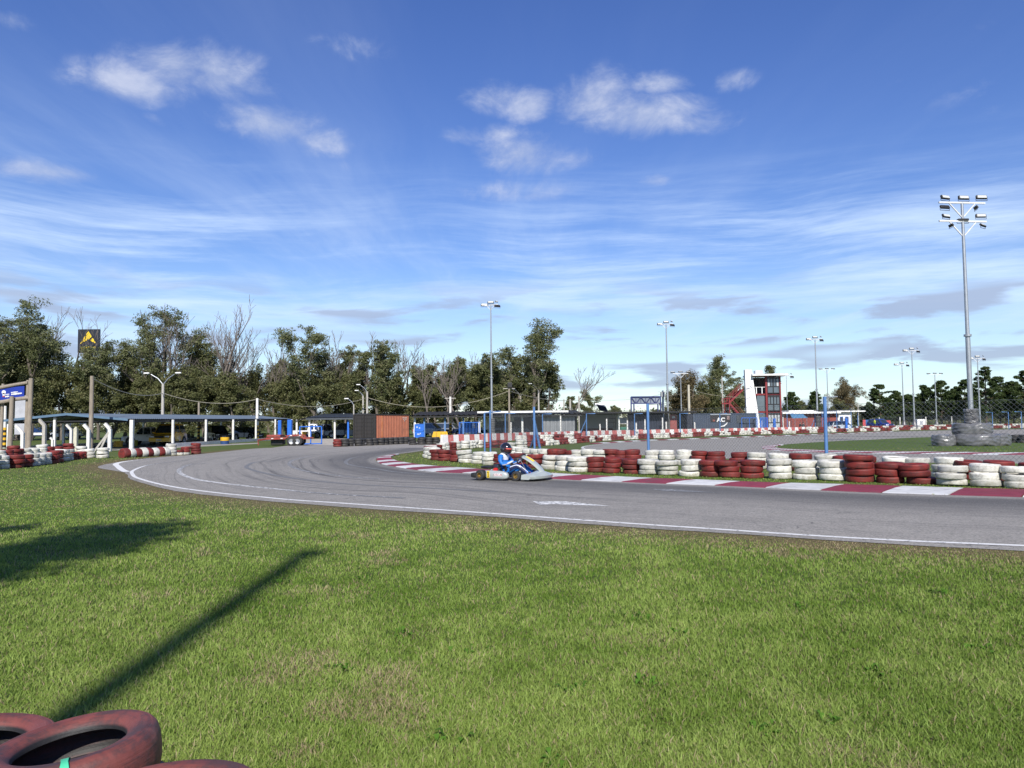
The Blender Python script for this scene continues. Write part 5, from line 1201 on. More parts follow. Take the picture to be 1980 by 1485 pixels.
# ------------------------------------------------------------------ floodlight masts
LENS = pm('lamp_lens', (.55, .56, .54), (.48, .49, .47), 20, .25)
def floodlight(par, loc, rz, tilt, s=1.0):
    f = empty('floodlight', loc, rz); f.parent = par; R = Matrix.Rotation(tilt, 3, 'X')
    MB().cbox((0, 0, .10 * s), (.62 * s, .13 * s, .24 * s), .04 * s, R).build('housing', DARK, f)
    MB().box(R @ Vector((0, -.07 * s, 0)) + Vector((0, 0, .10 * s)), (.52 * s, .015, .16 * s), M=R).build('lens', LENS, f)
    mb = MB(); mb.tube([(-.33 * s, 0, .12 * s), (-.33 * s, 0, -.1 * s), (.33 * s, 0, -.1 * s), (.33 * s, 0, .12 * s)], .016 * s, 6); mb.build('bracket', DARK, f)
def mast(u, y, vtop, label, style, r=.11, foot=None):
    p = gy(u, y); H = zat(u, vtop, y); o = empty('floodlight_mast', p, label=label, cat='light mast', group='floodlight masts around the track')
    MB().tube([(0, 0, 0), (0, 0, H * .45), (0, 0, H * .451), (0, 0, H)], [r, r * .95, r * .8, r * .55], 14).build('pole', GALV, o, True)
    MB().lathe([(r * .9, -.06), (r * 1.5, -.06), (r * 1.5, .06), (r * .9, .06)], 14, Matrix.Translation((0, 0, H * .45)), True).build('flange', GALV, o, True)
    def arms(z, w, rz, lights, name='crossarm'):
        mb = MB(); d = Vector((math.cos(rz), math.sin(rz), 0)); mb.beam(d * -w + Vector((0, 0, z)), d * w + Vector((0, 0, z)), .09)
        for s in (-1, 1): mb.beam((0, 0, z - w * .62), d * s * w * .58 + Vector((0, 0, z)), .055)
        mb.build(name, pm('arm_white', (.68, .69, .70), None, 5, .5), o)
        for (t, dz, rr, tl, s) in lights: floodlight(o, d * t * w + Vector((0, 0, z + dz)), rr, tl, s)
    if style == 'big':
        arms(H, 1.42, .10, [(-.72, .2, .35, -.35, 1.0), (.08, .2, .1, -.30, 1.02), (.86, .25, .05, -.28, 1.02), (-.75, -.36, .2, 2.6, 0.95), (.6, -.34, 1.3, -.6, .8)])
        arms(H - 1.08, 1.45, .10, [(-.7, .2, .4, -.4, .92), (.78, .25, 0, -.2, 0.95), (-.5, -.32, 1.5, -.6, .7), (.85, -.3, .6, -.7, .85), (0, -.02, 0, 1.5, 1.0)])
    elif style == 'tri':
        arms(H, 1.25, 0.0, [(-1, .1, 0, -1.1, 1.1), (0, .16, 0, -1.1, 1.1), (1, .12, 0, -1.1, 1.1)])
    else:
        arms(H, 1.0, -.5, [(-.9, -.02, .1, -.3, 1.25), (0, .22, 0, -.4, 1.2), (.8, .3, .8, -.5, .7), (.9, -.3, .5, 2.7, 1.2)])
    if foot: foot(o)
    return o
TARP = pm('tarp_dark_silver', (.16, .16, .163), (.12, .12, .124), 2.2, .42, .15, bump=.12, bscale=6, coat=.1)
TARPF = pm('tarp_far', (.16, .16, .165), (.12, .12, .125), 3, .4, .3)
def wrap_ring(mb, R, z0, z1, seed, n=96, squash=1.0, ph=0):
    rr = random.Random(seed); rings = []; o = [rr.uniform(0, 9) for _ in range(4)]
    for j in range(13):
        t = j / 12; z = z0 + (z1 - z0) * t; bulge = math.sin(math.pi * min(1, max(0, t))) ** .4; row = []
        for k in range(n):
            a = 2 * math.pi * k / n; lob = .05 * math.cos(5 * a + o[0]) + .025 * math.cos(8 * a + o[1])
            fold = .014 * math.sin(17 * a + 3.5 * t + o[3]) * max(0, math.sin(1.5 * a + o[1])) ** 2 + .012 * math.sin(t * 21 + 3.0 * math.sin(2 * a + o[0])) * (.4 + .6 * abs(math.cos(1.5 * a + o[1])))
            nz = .03 * mnoise.noise(Vector((math.cos(a) * 3 + seed, math.sin(a) * 3, t * 5)))
            q = R * (.90 + .10 * bulge) * (1 + lob * .6) + (fold + nz) * 1.25
            row.append(Vector((q * math.cos(a), q * math.sin(a) * squash, z + .03 * math.sin(5 * a + o[2]))))
        rings.append(row)
    mb.loft(rings)
def foot_big(o):
    w = empty('wrapped_base', (0, 0, 0)); w.parent = o
    for (x, y, R, z0, z1, sd) in [(-1.55, .1, .62, 0, .62, 5), (1.25, .0, .80, 0, .66, 8)]:
        mb = MB(); wrap_ring(mb, R, z0, z1, sd, 72); b = mb.build('low_wrap', TARP, w, True); b.location = (x, y, 0)
    mb = MB(); wrap_ring(mb, 1.18, 0, .66, 3, 120); mb.build('lower_wrap', TARP, w, True).location = (.1, -.15, 0)
    mb = MB(); wrap_ring(mb, 1.02, .62, 1.28, 4, 110); mb.build('middle_wrap', TARP, w, True).location = (0, 0, 0)
    for i in range(4): mb = MB(); wrap_ring(mb, .36 + .02 * (i % 2), 1.26 + .2 * i, 1.48 + .2 * i, 20 + i, 40); mb.build('collar_wrap', TARP, w, True)
def foot_stack(h, R, mat):
    def f(o):
        for i in range(int(h / .2)): MB().lathe([(R * .4, -.1), (R * .8, -.1), (R, -.05), (R * 1.02, 0), (R, .05), (R * .8, .1), (R * .4, .1)], 16, Matrix.Translation((.02 * math.sin(i), 0, .1 + i * .2))).build('foot_tyre', mat, o, True)
    return f
def foot_cone(o):
    mb = MB(); wrap_ring(mb, 1.5, 0, .42, 31, 40); mb.build('foot_wrap', TARPF, o, True); mb = MB(); mb.lathe([(.9, .4), (.45, .6), (.25, 1.0), (.18, 1.5)], 16); mb.build('foot_sleeve', TARPF, o, True)
mast(1878, 42.6, 392, 'tallest floodlight mast with two lamp arms and dark wrapped base', 'big', .135, foot_big)
GREYT = pm('grey_tyre', (.16, .16, .155), (.11, .11, .11), 6, .7)
mast(951, 89, 590, 'floodlight mast above the black shed with grey tyres at its foot', 'std', .13, foot_stack(2.2, .38, GREYT))
mast(1292, 105, 627, 'floodlight mast beside the blue billboard frame', 'std', .14, foot_stack(2.0, .42, GREYT))
mast(1581, 112, 656, 'floodlight mast in front of the low brick-red building', 'std', .13, foot_stack(2.2, .5, TARPF))
mast(1602, 150, 715, 'floodlight mast with three lamps behind the near blue post', 'tri', .12)
mast(1748, 132, 705, 'shorter slim floodlight mast left of the pine-backed pair', 'std', .12, foot_cone)
mast(1768, 118, 678, 'taller slim floodlight mast of the pine-backed pair', 'std', .12, foot_cone)
mast(1811, 150, 724, 'floodlight mast with three level lamps before the dark pines', 'tri', .12, foot_cone)
mast(1895, 120, 693, 'leaning floodlight mast just right of the tallest one', 'std', .12)
mast(1318, 120, 722, 'thin pale lamp mast left of the slate container', 'tri', .10)
mast(1523, 125, 727, 'single thin lamp mast right of the control tower', 'std', .07)

# ------------------------------------------------------------------ near chain-link fence with blue posts
WIRE = pm('fence_wire', (.20, .21, .22), (.15, .16, .17), 5, .5, .5)
def link_mesh(mb, p, q, h, pitch, r, z0=.05):
    p, q = Vector(p), Vector(q); d = q - p; L = d.length; d.normalize(); n = int((L + h) / pitch)
    for k in range(n):
        for s in (1, -1):
            x0 = -h + k * pitch if s > 0 else k * pitch; x1 = x0 + h if s > 0 else x0 - h
            za, zb = z0, z0 + h; a, b = x0, x1
            if a < 0: za += (0 - a) / (b - a) * h; a = 0
            if b > L: zb = z0 + (L - x0) / (x1 - x0) * h; b = L
            if s < 0:
                if a > L: za = z0 + (a - L) / h * h; a = L
                if b < 0: zb = z0 + a_ if False else z0 + (x0 - 0) / h * h; b = 0
            if zb - za < .05: continue
            P0, P1 = p + d * a + Vector((0, 0, za)), p + d * b + Vector((0, 0, zb)); mb.tube([P0, P1], r, 3, False)
    for z in (z0, z0 + h / 2, z0 + h): mb.tube([p + Vector((0, 0, z)), q + Vector((0, 0, z))], r * 1.3, 3, False)
def near_fence():
    pts = [(gy(948, 40), 'post with a rail near the left end'), (gy(1033, 33), ''), (gy(1253, 29.8), ''), (gy(1596, 23.3), ''), (gy(2075, 18.5), '')]
    o = empty('chain_link_fence', pts[0][0], label='tall chain-link fence on blue posts between the two tyre rows', cat='fence'); q = pts[0][0]
    for i, (p, _) in enumerate(pts):
        c = p - q; H = 2.25
        MB().tube([c, c + Vector((0, 0, H))], .055 if i > 1 else .05, 12).build('post', BLUEP, o, True)
        if i >= 2: MB().tube([c + Vector((0, 0, H - .03)), c + Vector((.45, .12, H - .0))], .022, 6).build('bracket', GALV, o, True)
    a = pts[0][0] - q + Vector((-.35, 1.2, 0)); MB().tube([a, a + Vector((0, 0, 2.15))], .05, 10).build('post', BLUEP, o, True)
    MB().tube([a + Vector((0, 0, 2.12)), a + Vector((.9, -.6, 2.2))], .03, 6).build('rail', BLUEP, o, True)
    c = pts[1][0] - q
    MB().tube([c + Vector((.32, .25, 0)), c + Vector((-.02, 0, 1.75))], .06, 10).build('brace', BLUEP, o, True)
    MB().tube([c + Vector((-.35, .1, 0)), c + Vector((0, 0, .95))], .04, 8).build('strut', pm('strut_dark', (.03, .05, .1), None, 4, .5), o, True)
    mb = MB()
    for (p, _), (r_, _) in zip(pts[:-1], pts[1:]): link_mesh(mb, p - q, r_ - q, 1.95, .13, .0032)
    tag(mb.build('wire_mesh', WIRE, o), kind='stuff')
near_fence()
def far_fence():
    us = [(977, 72), (1049, 78), (1134, 80), (1227, 84), (1315, 87), (1392, 92), (1462, 98), (1522, 104), (1576, 106), (1603, 106)]
    o = empty('chain_link_fence', gy(*us[0]), label='far chain-link fence of inverted-L blue posts behind the painted wall', cat='fence'); q = gy(*us[0]); P = [gy(*t) - q for t in us]
    for c in P: MB().tube([c, c + Vector((0, 0, 2.5)), c + Vector((.95, .1, 2.52))], .06, 6).build('post', BLUEP, o, True)
    for i in (2, 8): MB().tube([P[i] + Vector((-.9, -.2, 0)), P[i] + Vector((-.03, 0, 1.9))], .05, 6).build('brace', BLUEP, o, True)
    mb = MB()
    for a, b in zip(P[:-1], P[1:]): link_mesh(mb, a, b, 2.3, .25, .0045)
    tag(mb.build('wire_mesh', WIRE, o), kind='stuff')
    us = [(1700, 135), (1740, 133), (1790, 132), (1840, 130), (1919, 112), (1950, 110), (1975, 108), (2010, 106)]
    o = empty('chain_link_fence', gy(*us[0]), label='chain-link fence with pale posts before the pines at right', cat='fence'); q = gy(*us[0]); P = [gy(*t) - q for t in us]
    for i, c in enumerate(P):
        if i > 3: MB().tube([c, c + Vector((0, 0, 2.5)), c + Vector((-.9, .1, 2.52))], .06, 6).build('post', BLUEP, o, True)
        else: MB().cbox(c + Vector((0, 0, 1.0)), (.16, .16, 2.0), .02).build('post', CONCW, o)
    mb = MB()
    for a, b in zip(P[:-1], P[1:]): link_mesh(mb, a, b, 2.1, .3, .008)
    tag(mb.build('wire_mesh', WIRE, o), kind='stuff')
    # concrete pickets behind the painted wall
    for i, (u, y, h) in enumerate([(988, 84, 1.7), (1084, 86, 2.4), (1160, 88, 1.4), (1173, 88, 2.0), (1213, 88, 1.8), (1230, 90, 1.5), (1247, 90, 1.9), (1281, 92, 2.1), (1288, 92, 1.6), (1343, 94, 1.5), (1473, 104, 1.6), (1526, 106, 1.5)]):
        p = gy(u, y); MB_ = MB().cbox((0, 0, h / 2), (.15, .15, h), .02); oo = MB_.build('fence_post', CONCW); oo.location = p
        tag(oo, 'pale concrete fence post, %s from the left behind the painted wall' % ORD(i + 1), 'post', 'concrete pickets behind the painted wall')
far_fence()

# ------------------------------------------------------------------ bent concrete posts, wooden sign frame at the left
def bent_post(u, vb, vt, mat, lab, w=.17, arm=.5, side=-1):
    p = G(u, vb); H = zat(u, vt, p.y); o = empty('bent_post', p, label=lab, cat='post', group='bent-top concrete posts at the left')
    MB().cbox((0, 0, (H - arm * .7) / 2), (w, w, H - arm * .7), .015).build('shaft', mat, o)
    mb = MB(); mb.beam((0, 0, H - arm * .72), (side * arm * .62, -.05, H), w * .85, w * .85, up=(0, 1, 0)); mb.build('arm', mat, o)
    return o
bent_post(85, 875, 811, CONC, 'grey concrete post with bent top right of the wooden sign frame', .2, .55)
bent_post(43, 885, 822, CONCW, 'white concrete post with yellowish bent arm before the sign frame', .16, .55)
bent_post(137, 872, 821, CONCW, 'white bent-top post leaning at the left gable of the shed', .15)
b = bent_post(171, 873, 821, CONCW, 'white bent-top post strapped to the wooden utility pole', .2)
b = bent_post(212, 873, 819, CONCW, 'white bent-top post with two leaning braces at the shed corner', .2)
for dx in (-.95, -.6): MB().beam((dx, -.1, 0), (-.05, -.05, 1.25), .11).build('brace', CONC, b)
bent_post(101, 875, 846, CONCW, 'short pale bent-top post behind the red tyres at left', .12, .2)
bent_post(146, 873, 828, pm('post_cream', (.55, .53, .42), None, 5, .8), 'cream round post beside the leaning bent-top post', .22, .05)
def sign_frame():
    y = 47.5; X = lambda u: gy(u, y).x; Z = lambda v, u=30: zat(u, v, y); o = empty('sign_frame', (X(50), y, 0), label='tall frame of weathered logs carrying the blue sign', cat='sign frame'); K = lambda u: X(u) - X(50)
    for u, vt, dy, r in ((3, 742, 0, .11), (31, 767, -.5, .15), (52, 735, 0, .14), (63, 732, -.3, .15)):
        h = Z(vt, u); MB().tube([(K(u) - .05, dy, 0), (K(u), dy, h * .5), (K(u) + .03, dy, h)], [r, r * .95, r * .85], 10).build('log_post', WOOD, o, True)
    MB().tube([(K(-30), -.15, Z(756, -30)), (K(3), -.12, Z(749)), (K(30), -.15, Z(744)), (K(54), -.1, Z(740, 54))], [.11, .12, .1, .11], 9).build('log_beam', WOOD, o, True)
    MB().tube([(K(-30), -.25, Z(782, -30)), (K(10), -.22, Z(777)), (K(35), -.25, Z(772)), (K(64), -.15, Z(769, 54))], [.12, .13, .12, .13], 9).build('log_beam', WOOD, o, True)
    s = empty('blue_sign', (X(50), y - .1, 0), label='blue sign panel with white crest and lettering hung between logs', cat='sign'); mb = MB()
    BS = pm('sign_blue', (.012, .035, .30), (.01, .03, .26), 2, .4)
    c = [(K(-25), Z(753, 0)), (K(47.5), Z(746.5, 47)), (K(47.5), Z(770, 47)), (K(-25), Z(778.5, 0))]
    mb.add([(x, -.03, z) for x, z in c] + [(x, .03, z) for x, z in c], [(0, 1, 2, 3), (7, 6, 5, 4), (0, 4, 5, 1), (1, 5, 6, 2), (2, 6, 7, 3), (3, 7, 4, 0)]); mb.build('panel', BS, s)
    WT = pm('sign_white', (.75, .75, .75), None, 5, .5)
    MB().lathe([(0, .01), (.13, .01), (.13, -.01)], 16, Matrix.Translation((K(8.5), -.045, Z(758.5))) @ Matrix.Rotation(math.pi / 2, 4, 'X')).build('crest', WT, s)
    MB().box((K(8.5), -.045, Z(762.5)), (.14, .02, .16)).build('crest', WT, s); MB().box((K(8.5), -.045, Z(766.5)), (.14, .02, .06)).build('crest', pm('crest_red', (.5, .1, .1), None, 5, .5), s)
    rr = random.Random(3)
    for (u0, u1, v, h) in [(11.5, 19, 762, .06), (11.5, 19, 766, .10), (22.5, 35, 759.5, .07), (23, 42.5, 763, .10)]:
        u = u0; 
        while u < u1:
            w = rr.uniform(.9, 1.9); vv = v - (u - 20) * .11; MB().box((K(u + w / 2), -.045, Z(vv)), (w * .85 * y / 1450, .02, h * rr.uniform(.75, 1.1))).build('lettering', WT, s); u += w
    b = MB().box((0, 0, 0), (1.0, .06, 3.0)).build('grey_board', pm('board_plain', (.42, .43, .46), None, 2, .6)); p = gy(41, 58); b.location = (p.x, p.y, 2.6); tag(b, 'plain grey panel standing upright behind the sign frame', 'panel')
    MB().box((0, .05, -2.0), (.1, .1, 1.4)).build('leg', DARK, b)
sign_frame()

# ------------------------------------------------------------------ utility poles, street lamps, cables
def pole(u, y, vt, mat, lab, r=.13, lamps=(), bands=False, cap=None):
    p = gy(u, y); H = zat(u, vt, y); o = empty('utility_pole', p, label=lab, cat='pole', group='poles along the yard')
    MB().tube([(0, 0, 0), (0, 0, H * .5), (0, 0, H)], [r, r * .88, r * .75], 10).build('shaft', mat, o, True)
    for (dx, dz) in lamps:
        l = empty('lamp_arm', (0, 0, H)); l.parent = o
        MB().tube([(0, 0, -.1), (dx * .3, 0, dz * .5), (dx * .7, -.1, dz * .9)], .045, 6).build('arm', GALV, l, True); MB().cbox((dx * .95, -.15, dz * 1.02), (.55, .2, .13), .05).build('lamp_head', WHITE2, l)
    if bands:
        for i in range(8): MB().lathe([(r * 1.04, -.1), (r * 1.04, .1)], 12, Matrix.Translation((0, 0, .15 + i * .2))).build('band', YEL if i % 2 else BLACK, o, True)
    if cap: MB().box((0, 0, H - .2), (1.4, .08, .08)).build('crossarm', CONC, o); 
    return o, p + Vector((0, 0, H))
po = {}
for k, a in {'a': (176, 50, 727, WOOD, 'dark wooden utility pole standing at the shed gable', .16), 'b': (314, 72, 742, CONC, 'concrete pole with twin lamp arms behind the left shed', .16, ((-1.6, 1.0), (1.6, 1.0))), 'c': (384, 84, 778, WOOD, 'thin pole with black and yellow bands in the left shed', .14, (), True),
             'd': (497, 80, 770, CONCW, 'white pole with yellow bands behind the trailer', .17, (), True), 'e': (710, 100, 757, CONC, 'taller lamp pole behind the orange container', .17, ((-1.2, .9),)), 'f': (702, 104, 765, CONC, 'shorter lamp pole behind the orange container', .15, ((-.9, .7),)),
             'g': (871, 96, 767, CONCW, 'white pole with black and yellow bands by the parked cars', .18, (), True, True), 'h': (985, 90, 748, WOOD, 'brown wooden pole with a box on top right of the mast', .14, (), False, True), 'i': (1007, 115, 766, CONC, 'pole with two raised lamp arms behind the white gutter', .16, ((-1.1, 1.0), (1.1, 1.0))),
             'j': (1042, 112, 755, CONC, 'yellowish pole with one lamp arm under the tall eucalyptus', .16, ((-1.3, 1.0),)), 'k': (1091, 118, 772, CONC, 'short pole left of the dead tree', .14), 'l': (1103, 116, 772, CONC, 'thicker pole before the dead tree', .2), 'm': (1120, 118, 766, CONC, 'pole right of the dead tree', .17),
             'n': (1283, 108, 755, CONCW, 'white pole with a transformer box beside the billboard', .2, (), False, True), 'o': (1333, 103, 744, pm('pole_cream', (.5, .46, .36), None, 4, .8), 'cream leaning pole in front of the slate container', .2), 'p': (1398, 130, 727, CONC, 'slim pole before the middle eucalyptus', .13),
             'q': (9, 60, 785, CONCW, 'whitewashed pole with yellow bands behind the sign frame', .14, (), True), 'r': (684, 92, 782, CONC, 'small lamp pole at the black container doors', .1, ((-.9, .7),)), 's': (921, 118, 782, CONC, 'small curved lamp pole behind the black shed', .1, ((-.8, .8),)), 't': (940, 118, 778, WOOD, 'short wooden pole just left of the tall mast', .14), 'u': (1660, 140, 778, CONC, 'slim pole right of the white building', .1)}.items():
    po[k] = pole(*a)[1]
def cable(a, b, sag, lab, r=.018, n=14):
    a, b = Vector(a), Vector(b); mb = MB(); mb.tube([a.lerp(b, i / n) - Vector((0, 0, sag * 4 * (i / n) * (1 - i / n))) for i in range(n + 1)], r, 5)
    tag(mb.build('cable', CAB, None, True), lab, 'cable', 'overhead cables')
CAB = pm('cable_pale', (.40, .37, .28), (.32, .29, .22), 2, .7)
q = gy(670, 84) + Vector((0, 0, zat(640, 768, 84)))
cable(po['a'] - Vector((0, 0, .15)), po['b'] - Vector((0, 0, .9)), .6, 'pale cable from the wooden pole to the twin-lamp pole', .03)
cable(po['b'] - Vector((0, 0, .9)), po['d'] - Vector((0, 0, .1)), .7, 'pale cable from the twin-lamp pole to the white pole', .03)
cable(po['d'] - Vector((0, 0, .1)), po['e'] - Vector((0, 0, .8)), 1.0, 'pale cable sagging before the eucalyptus row', .03)
cable(po['e'] - Vector((0, 0, .8)), po['h'] - Vector((0, 0, .5)), 1.6, 'pale cable from the container lamp pole to the brown pole', .03)
cable(po['h'] - Vector((0, 0, .5)), po['m'] - Vector((0, 0, .6)), .5, 'pale cable from the brown pole to the right', .03)
cable(po['m'] - Vector((0, 0, .3)), po['n'] - Vector((0, 0, .5)), .6, 'thin cable running towards the billboard', .02)
cable(po['n'] - Vector((0, 0, .5)), po['o'] - Vector((0, 0, .6)), .5, 'short cable from the transformer pole to the cream pole', .025)
cable(po['o'] - Vector((0, 0, .6)), gy(1462, 110) + Vector((0, 0, 5.2)), .5, 'cable from the cream pole to the tower', .022)
b = MB().cbox((0, 0, 0), (.55, .45, .6), .04).build('transformer_box', DARK); b.location = po['h'] + Vector((.1, -.05, .2)); tag(b, 'dark box on top of the brown pole', 'electrical box')
b = MB().cbox((0, 0, 0), (.6, .45, .7), .04).build('transformer_box', pm('tf_grey', (.25, .26, .27), None, 4, .6)); b.location = po['n'] + Vector((-.1, -.3, -.6)); tag(b, 'grey box on the white pole by the billboard', 'electrical box')
# ------------------------------------------------------------------ tall black tower sign
def tall_sign():
    y = 132; p = gy(169, y); z1, z0 = zat(169, 637, y), zat(169, 682, y); w = (gy(189.5, y).x - gy(148.5, y).x); o = empty('tower_sign', p, label='tall black sign with yellow triangle rising behind the trees', cat='sign')
    YS = pm('sign_yellow', (.80, .55, .02), None, 3, .4); MB().box((0, 0, (z0 + z1) / 2), (w, .5, z1 - z0)).build('panel', pm('sign_black', (.018, .020, .028), None, 2, .35), o)
    MB().tube([(0, .1, 0), (0, .1, z0)], .35, 12).build('mast', DARK, o, True)
    c = (z0 + z1) / 2; mb = MB(); tri = [(-1.45, c - .55), (0, c + 1.75), (1.45, c - .55), (.0, c + .25)]; mb.prism(tri, -.30, -.27); mb.build('triangle', YS, o)
    mb = MB(); mb.prism([(-.16, c - .0), (.75, c + .9), (.95, c + .7), (.15, c - .1)], -.33, -.31); mb.build('triangle_notch', MATS['sign_black'], o)
    for i, (x, ww) in enumerate([(-1.2, .32), (-.75, .3), (-.3, .3), (.2, .36), (.65, .28), (1.1, .4)]): MB().box((x, -.28, c - 1.2), (ww, .04, .36 if i % 2 else .3)).build('lettering', YS, o)
tall_sign()

# ------------------------------------------------------------------ trees
def leaf_material(name, ca, cb, cc):
    m, T, b, o = newmat(name); t = T.add('ShaderNodeAttribute'); t.attribute_name = 'tint'; f = t.outputs['Fac']
    c = T.mix(T.ramp(f, 0.0, 0.6), ca, cb); c = T.mix(T.ramp(f, 0.72, 1.0), c, cc)
    T.l.new(c, b.inputs['Base Color']); b.inputs['Roughness'].default_value = 0.55; b.inputs['Specular IOR Level'].default_value = 0.3
    tr = T.add('ShaderNodeBsdfTranslucent'); T.l.new(c, tr.inputs[0]); mx = T.add('ShaderNodeMixShader'); mx.inputs[0].default_value = 0.3
    T.l.new(b.outputs[0], mx.inputs[1]); T.l.new(tr.outputs[0], mx.inputs[2]); T.l.new(mx.outputs[0], o.inputs[0])
    return m
LEAF = {'euc': leaf_material('eucalyptus_leaf', (.098, .118, .046), (.155, .170, .074), (.23, .22, .125)),
        'bush': leaf_material('casuarina_leaf', (.088, .100, .038), (.140, .148, .060), (.21, .19, .09)),
        'brown': leaf_material('dry_leaf', (.11, .095, .045), (.17, .135, .068), (.22, .165, .09)),
        'pine': leaf_material('pine_needle', (.035, .060, .018), (.060, .090, .026), (.095, .115, .038))}
BARK = pm('bark_grey', (.17, .145, .12), (.10, .085, .07), 1.2, .9, bump=.6, bscale=6, stretch=(1, 1, .3)); BARKD = pm('bark_dead', (.16, .135, .115), (.10, .085, .075), 1.5, .9); BARKP = pm('bark_pine', (.11, .075, .05), (.07, .05, .035), 2, .9)
def grow(rng, H, r0, depth, spread, first=.35, nb=(3, 5), wob=.12, lens=(.45, .75), up=.35):
    """branch skeleton: list of (points, radii, depth)"""
    out = []
    def br(p, d, L, r, k):
        n = 4 if k == 0 else 3; pts = [p.copy()]; rs = [r]; dd = d.copy()
        for i in range(n):
            dd = (dd + Vector((rng.gauss(0, wob), rng.gauss(0, wob), rng.gauss(0, wob * .5) + (.06 if k else .02)))).normalized(); pts.append(pts[-1] + dd * L / n); rs.append(r * (1 - (i + 1) / n * (.62 if k < depth else .85)))
        out.append((pts, rs, k))
        if k >= depth: return
        m = rng.randint(*nb) + (1 if k == 0 else 0)
        for j in range(m):
            t = first + (1 - first) * (j + rng.random() * .8) / m if k == 0 else .3 + .7 * (j + rng.random()) / m
            t = min(t, .98); x = t * n; i = min(int(x), n - 1); q = pts[i].lerp(pts[i + 1], x - i); a = rng.random() * 6.28
            side = Vector((math.cos(a), math.sin(a), 0)); nd = (dd * (1 - spread) + side * spread + Vector((0, 0, up * rng.uniform(.4, 1.2)))).normalized()
            br(q, nd, L * rng.uniform(*lens) * (1 - .35 * t if k == 0 else .85), rs[i] * rng.uniform(.45, .65), k + 1)
        br(pts[-1], dd, L * .45, rs[-1] * .95, k + 1)
    br(Vector((0, 0, 0)), Vector((rng.gauss(0, .03), rng.gauss(0, .03), 1)).normalized(), H * .62, r0, 0)
    zmax = max(p.z for b in out for p in b[0]); s = H / zmax
    return [([p * s for p in pts], rs, k) for pts, rs, k in out]
def wood_mesh(sk, mat, minr=.0, name='trunk'):
    mb = MB()
    for pts, rs, k in sk: mb.tube(pts, [max(r, minr) for r in rs], 8 if k == 0 else (5 if k == 1 else 3), False)
    return mb.mesh(name, mat, True)
def leaves(centers, per, rad, size, rng, mat, droop=.5, flat=.7):
    """clumps of leaf quads round the given centres; tint differs from clump to clump"""
    C = np.array([tuple(c[0]) for c in centers]); S = np.array([c[1] for c in centers]); n = len(C); N = n * per
    idx = np.repeat(np.arange(n), per); d = rng.randn(N, 3); d /= np.linalg.norm(d, axis=1)[:, None] + 1e-9
    rr = rng.rand(N) ** .45; P = C[idx] + d * (rr * S[idx] * rad)[:, None] * np.array([1, 1, flat])
    a = rng.randn(N, 3) * np.array([1, 1, .6]); a[:, 2] -= droop; a /= np.linalg.norm(a, axis=1)[:, None]
    b = np.cross(a, rng.randn(N, 3)); b /= np.linalg.norm(b, axis=1)[:, None] + 1e-9
    L = size * (.6 + .8 * rng.rand(N))[:, None]; W = L * .42; V = np.empty((N, 4, 3), np.float32)
    V[:, 0] = P - a * L * .5; V[:, 1] = P + b * W * .5; V[:, 2] = P + a * L * .5; V[:, 3] = P - b * W * .5
    me = npmesh('crown', V.reshape(-1, 3), np.arange(N * 4).reshape(-1, 4), mat)
    tint = np.clip(rng.rand(n)[idx] * .75 + rng.rand(N) * .35 - .05, 0, 1); fattr(me, 'tint', np.repeat(tint, 4)); return me
TREE_N = [0]
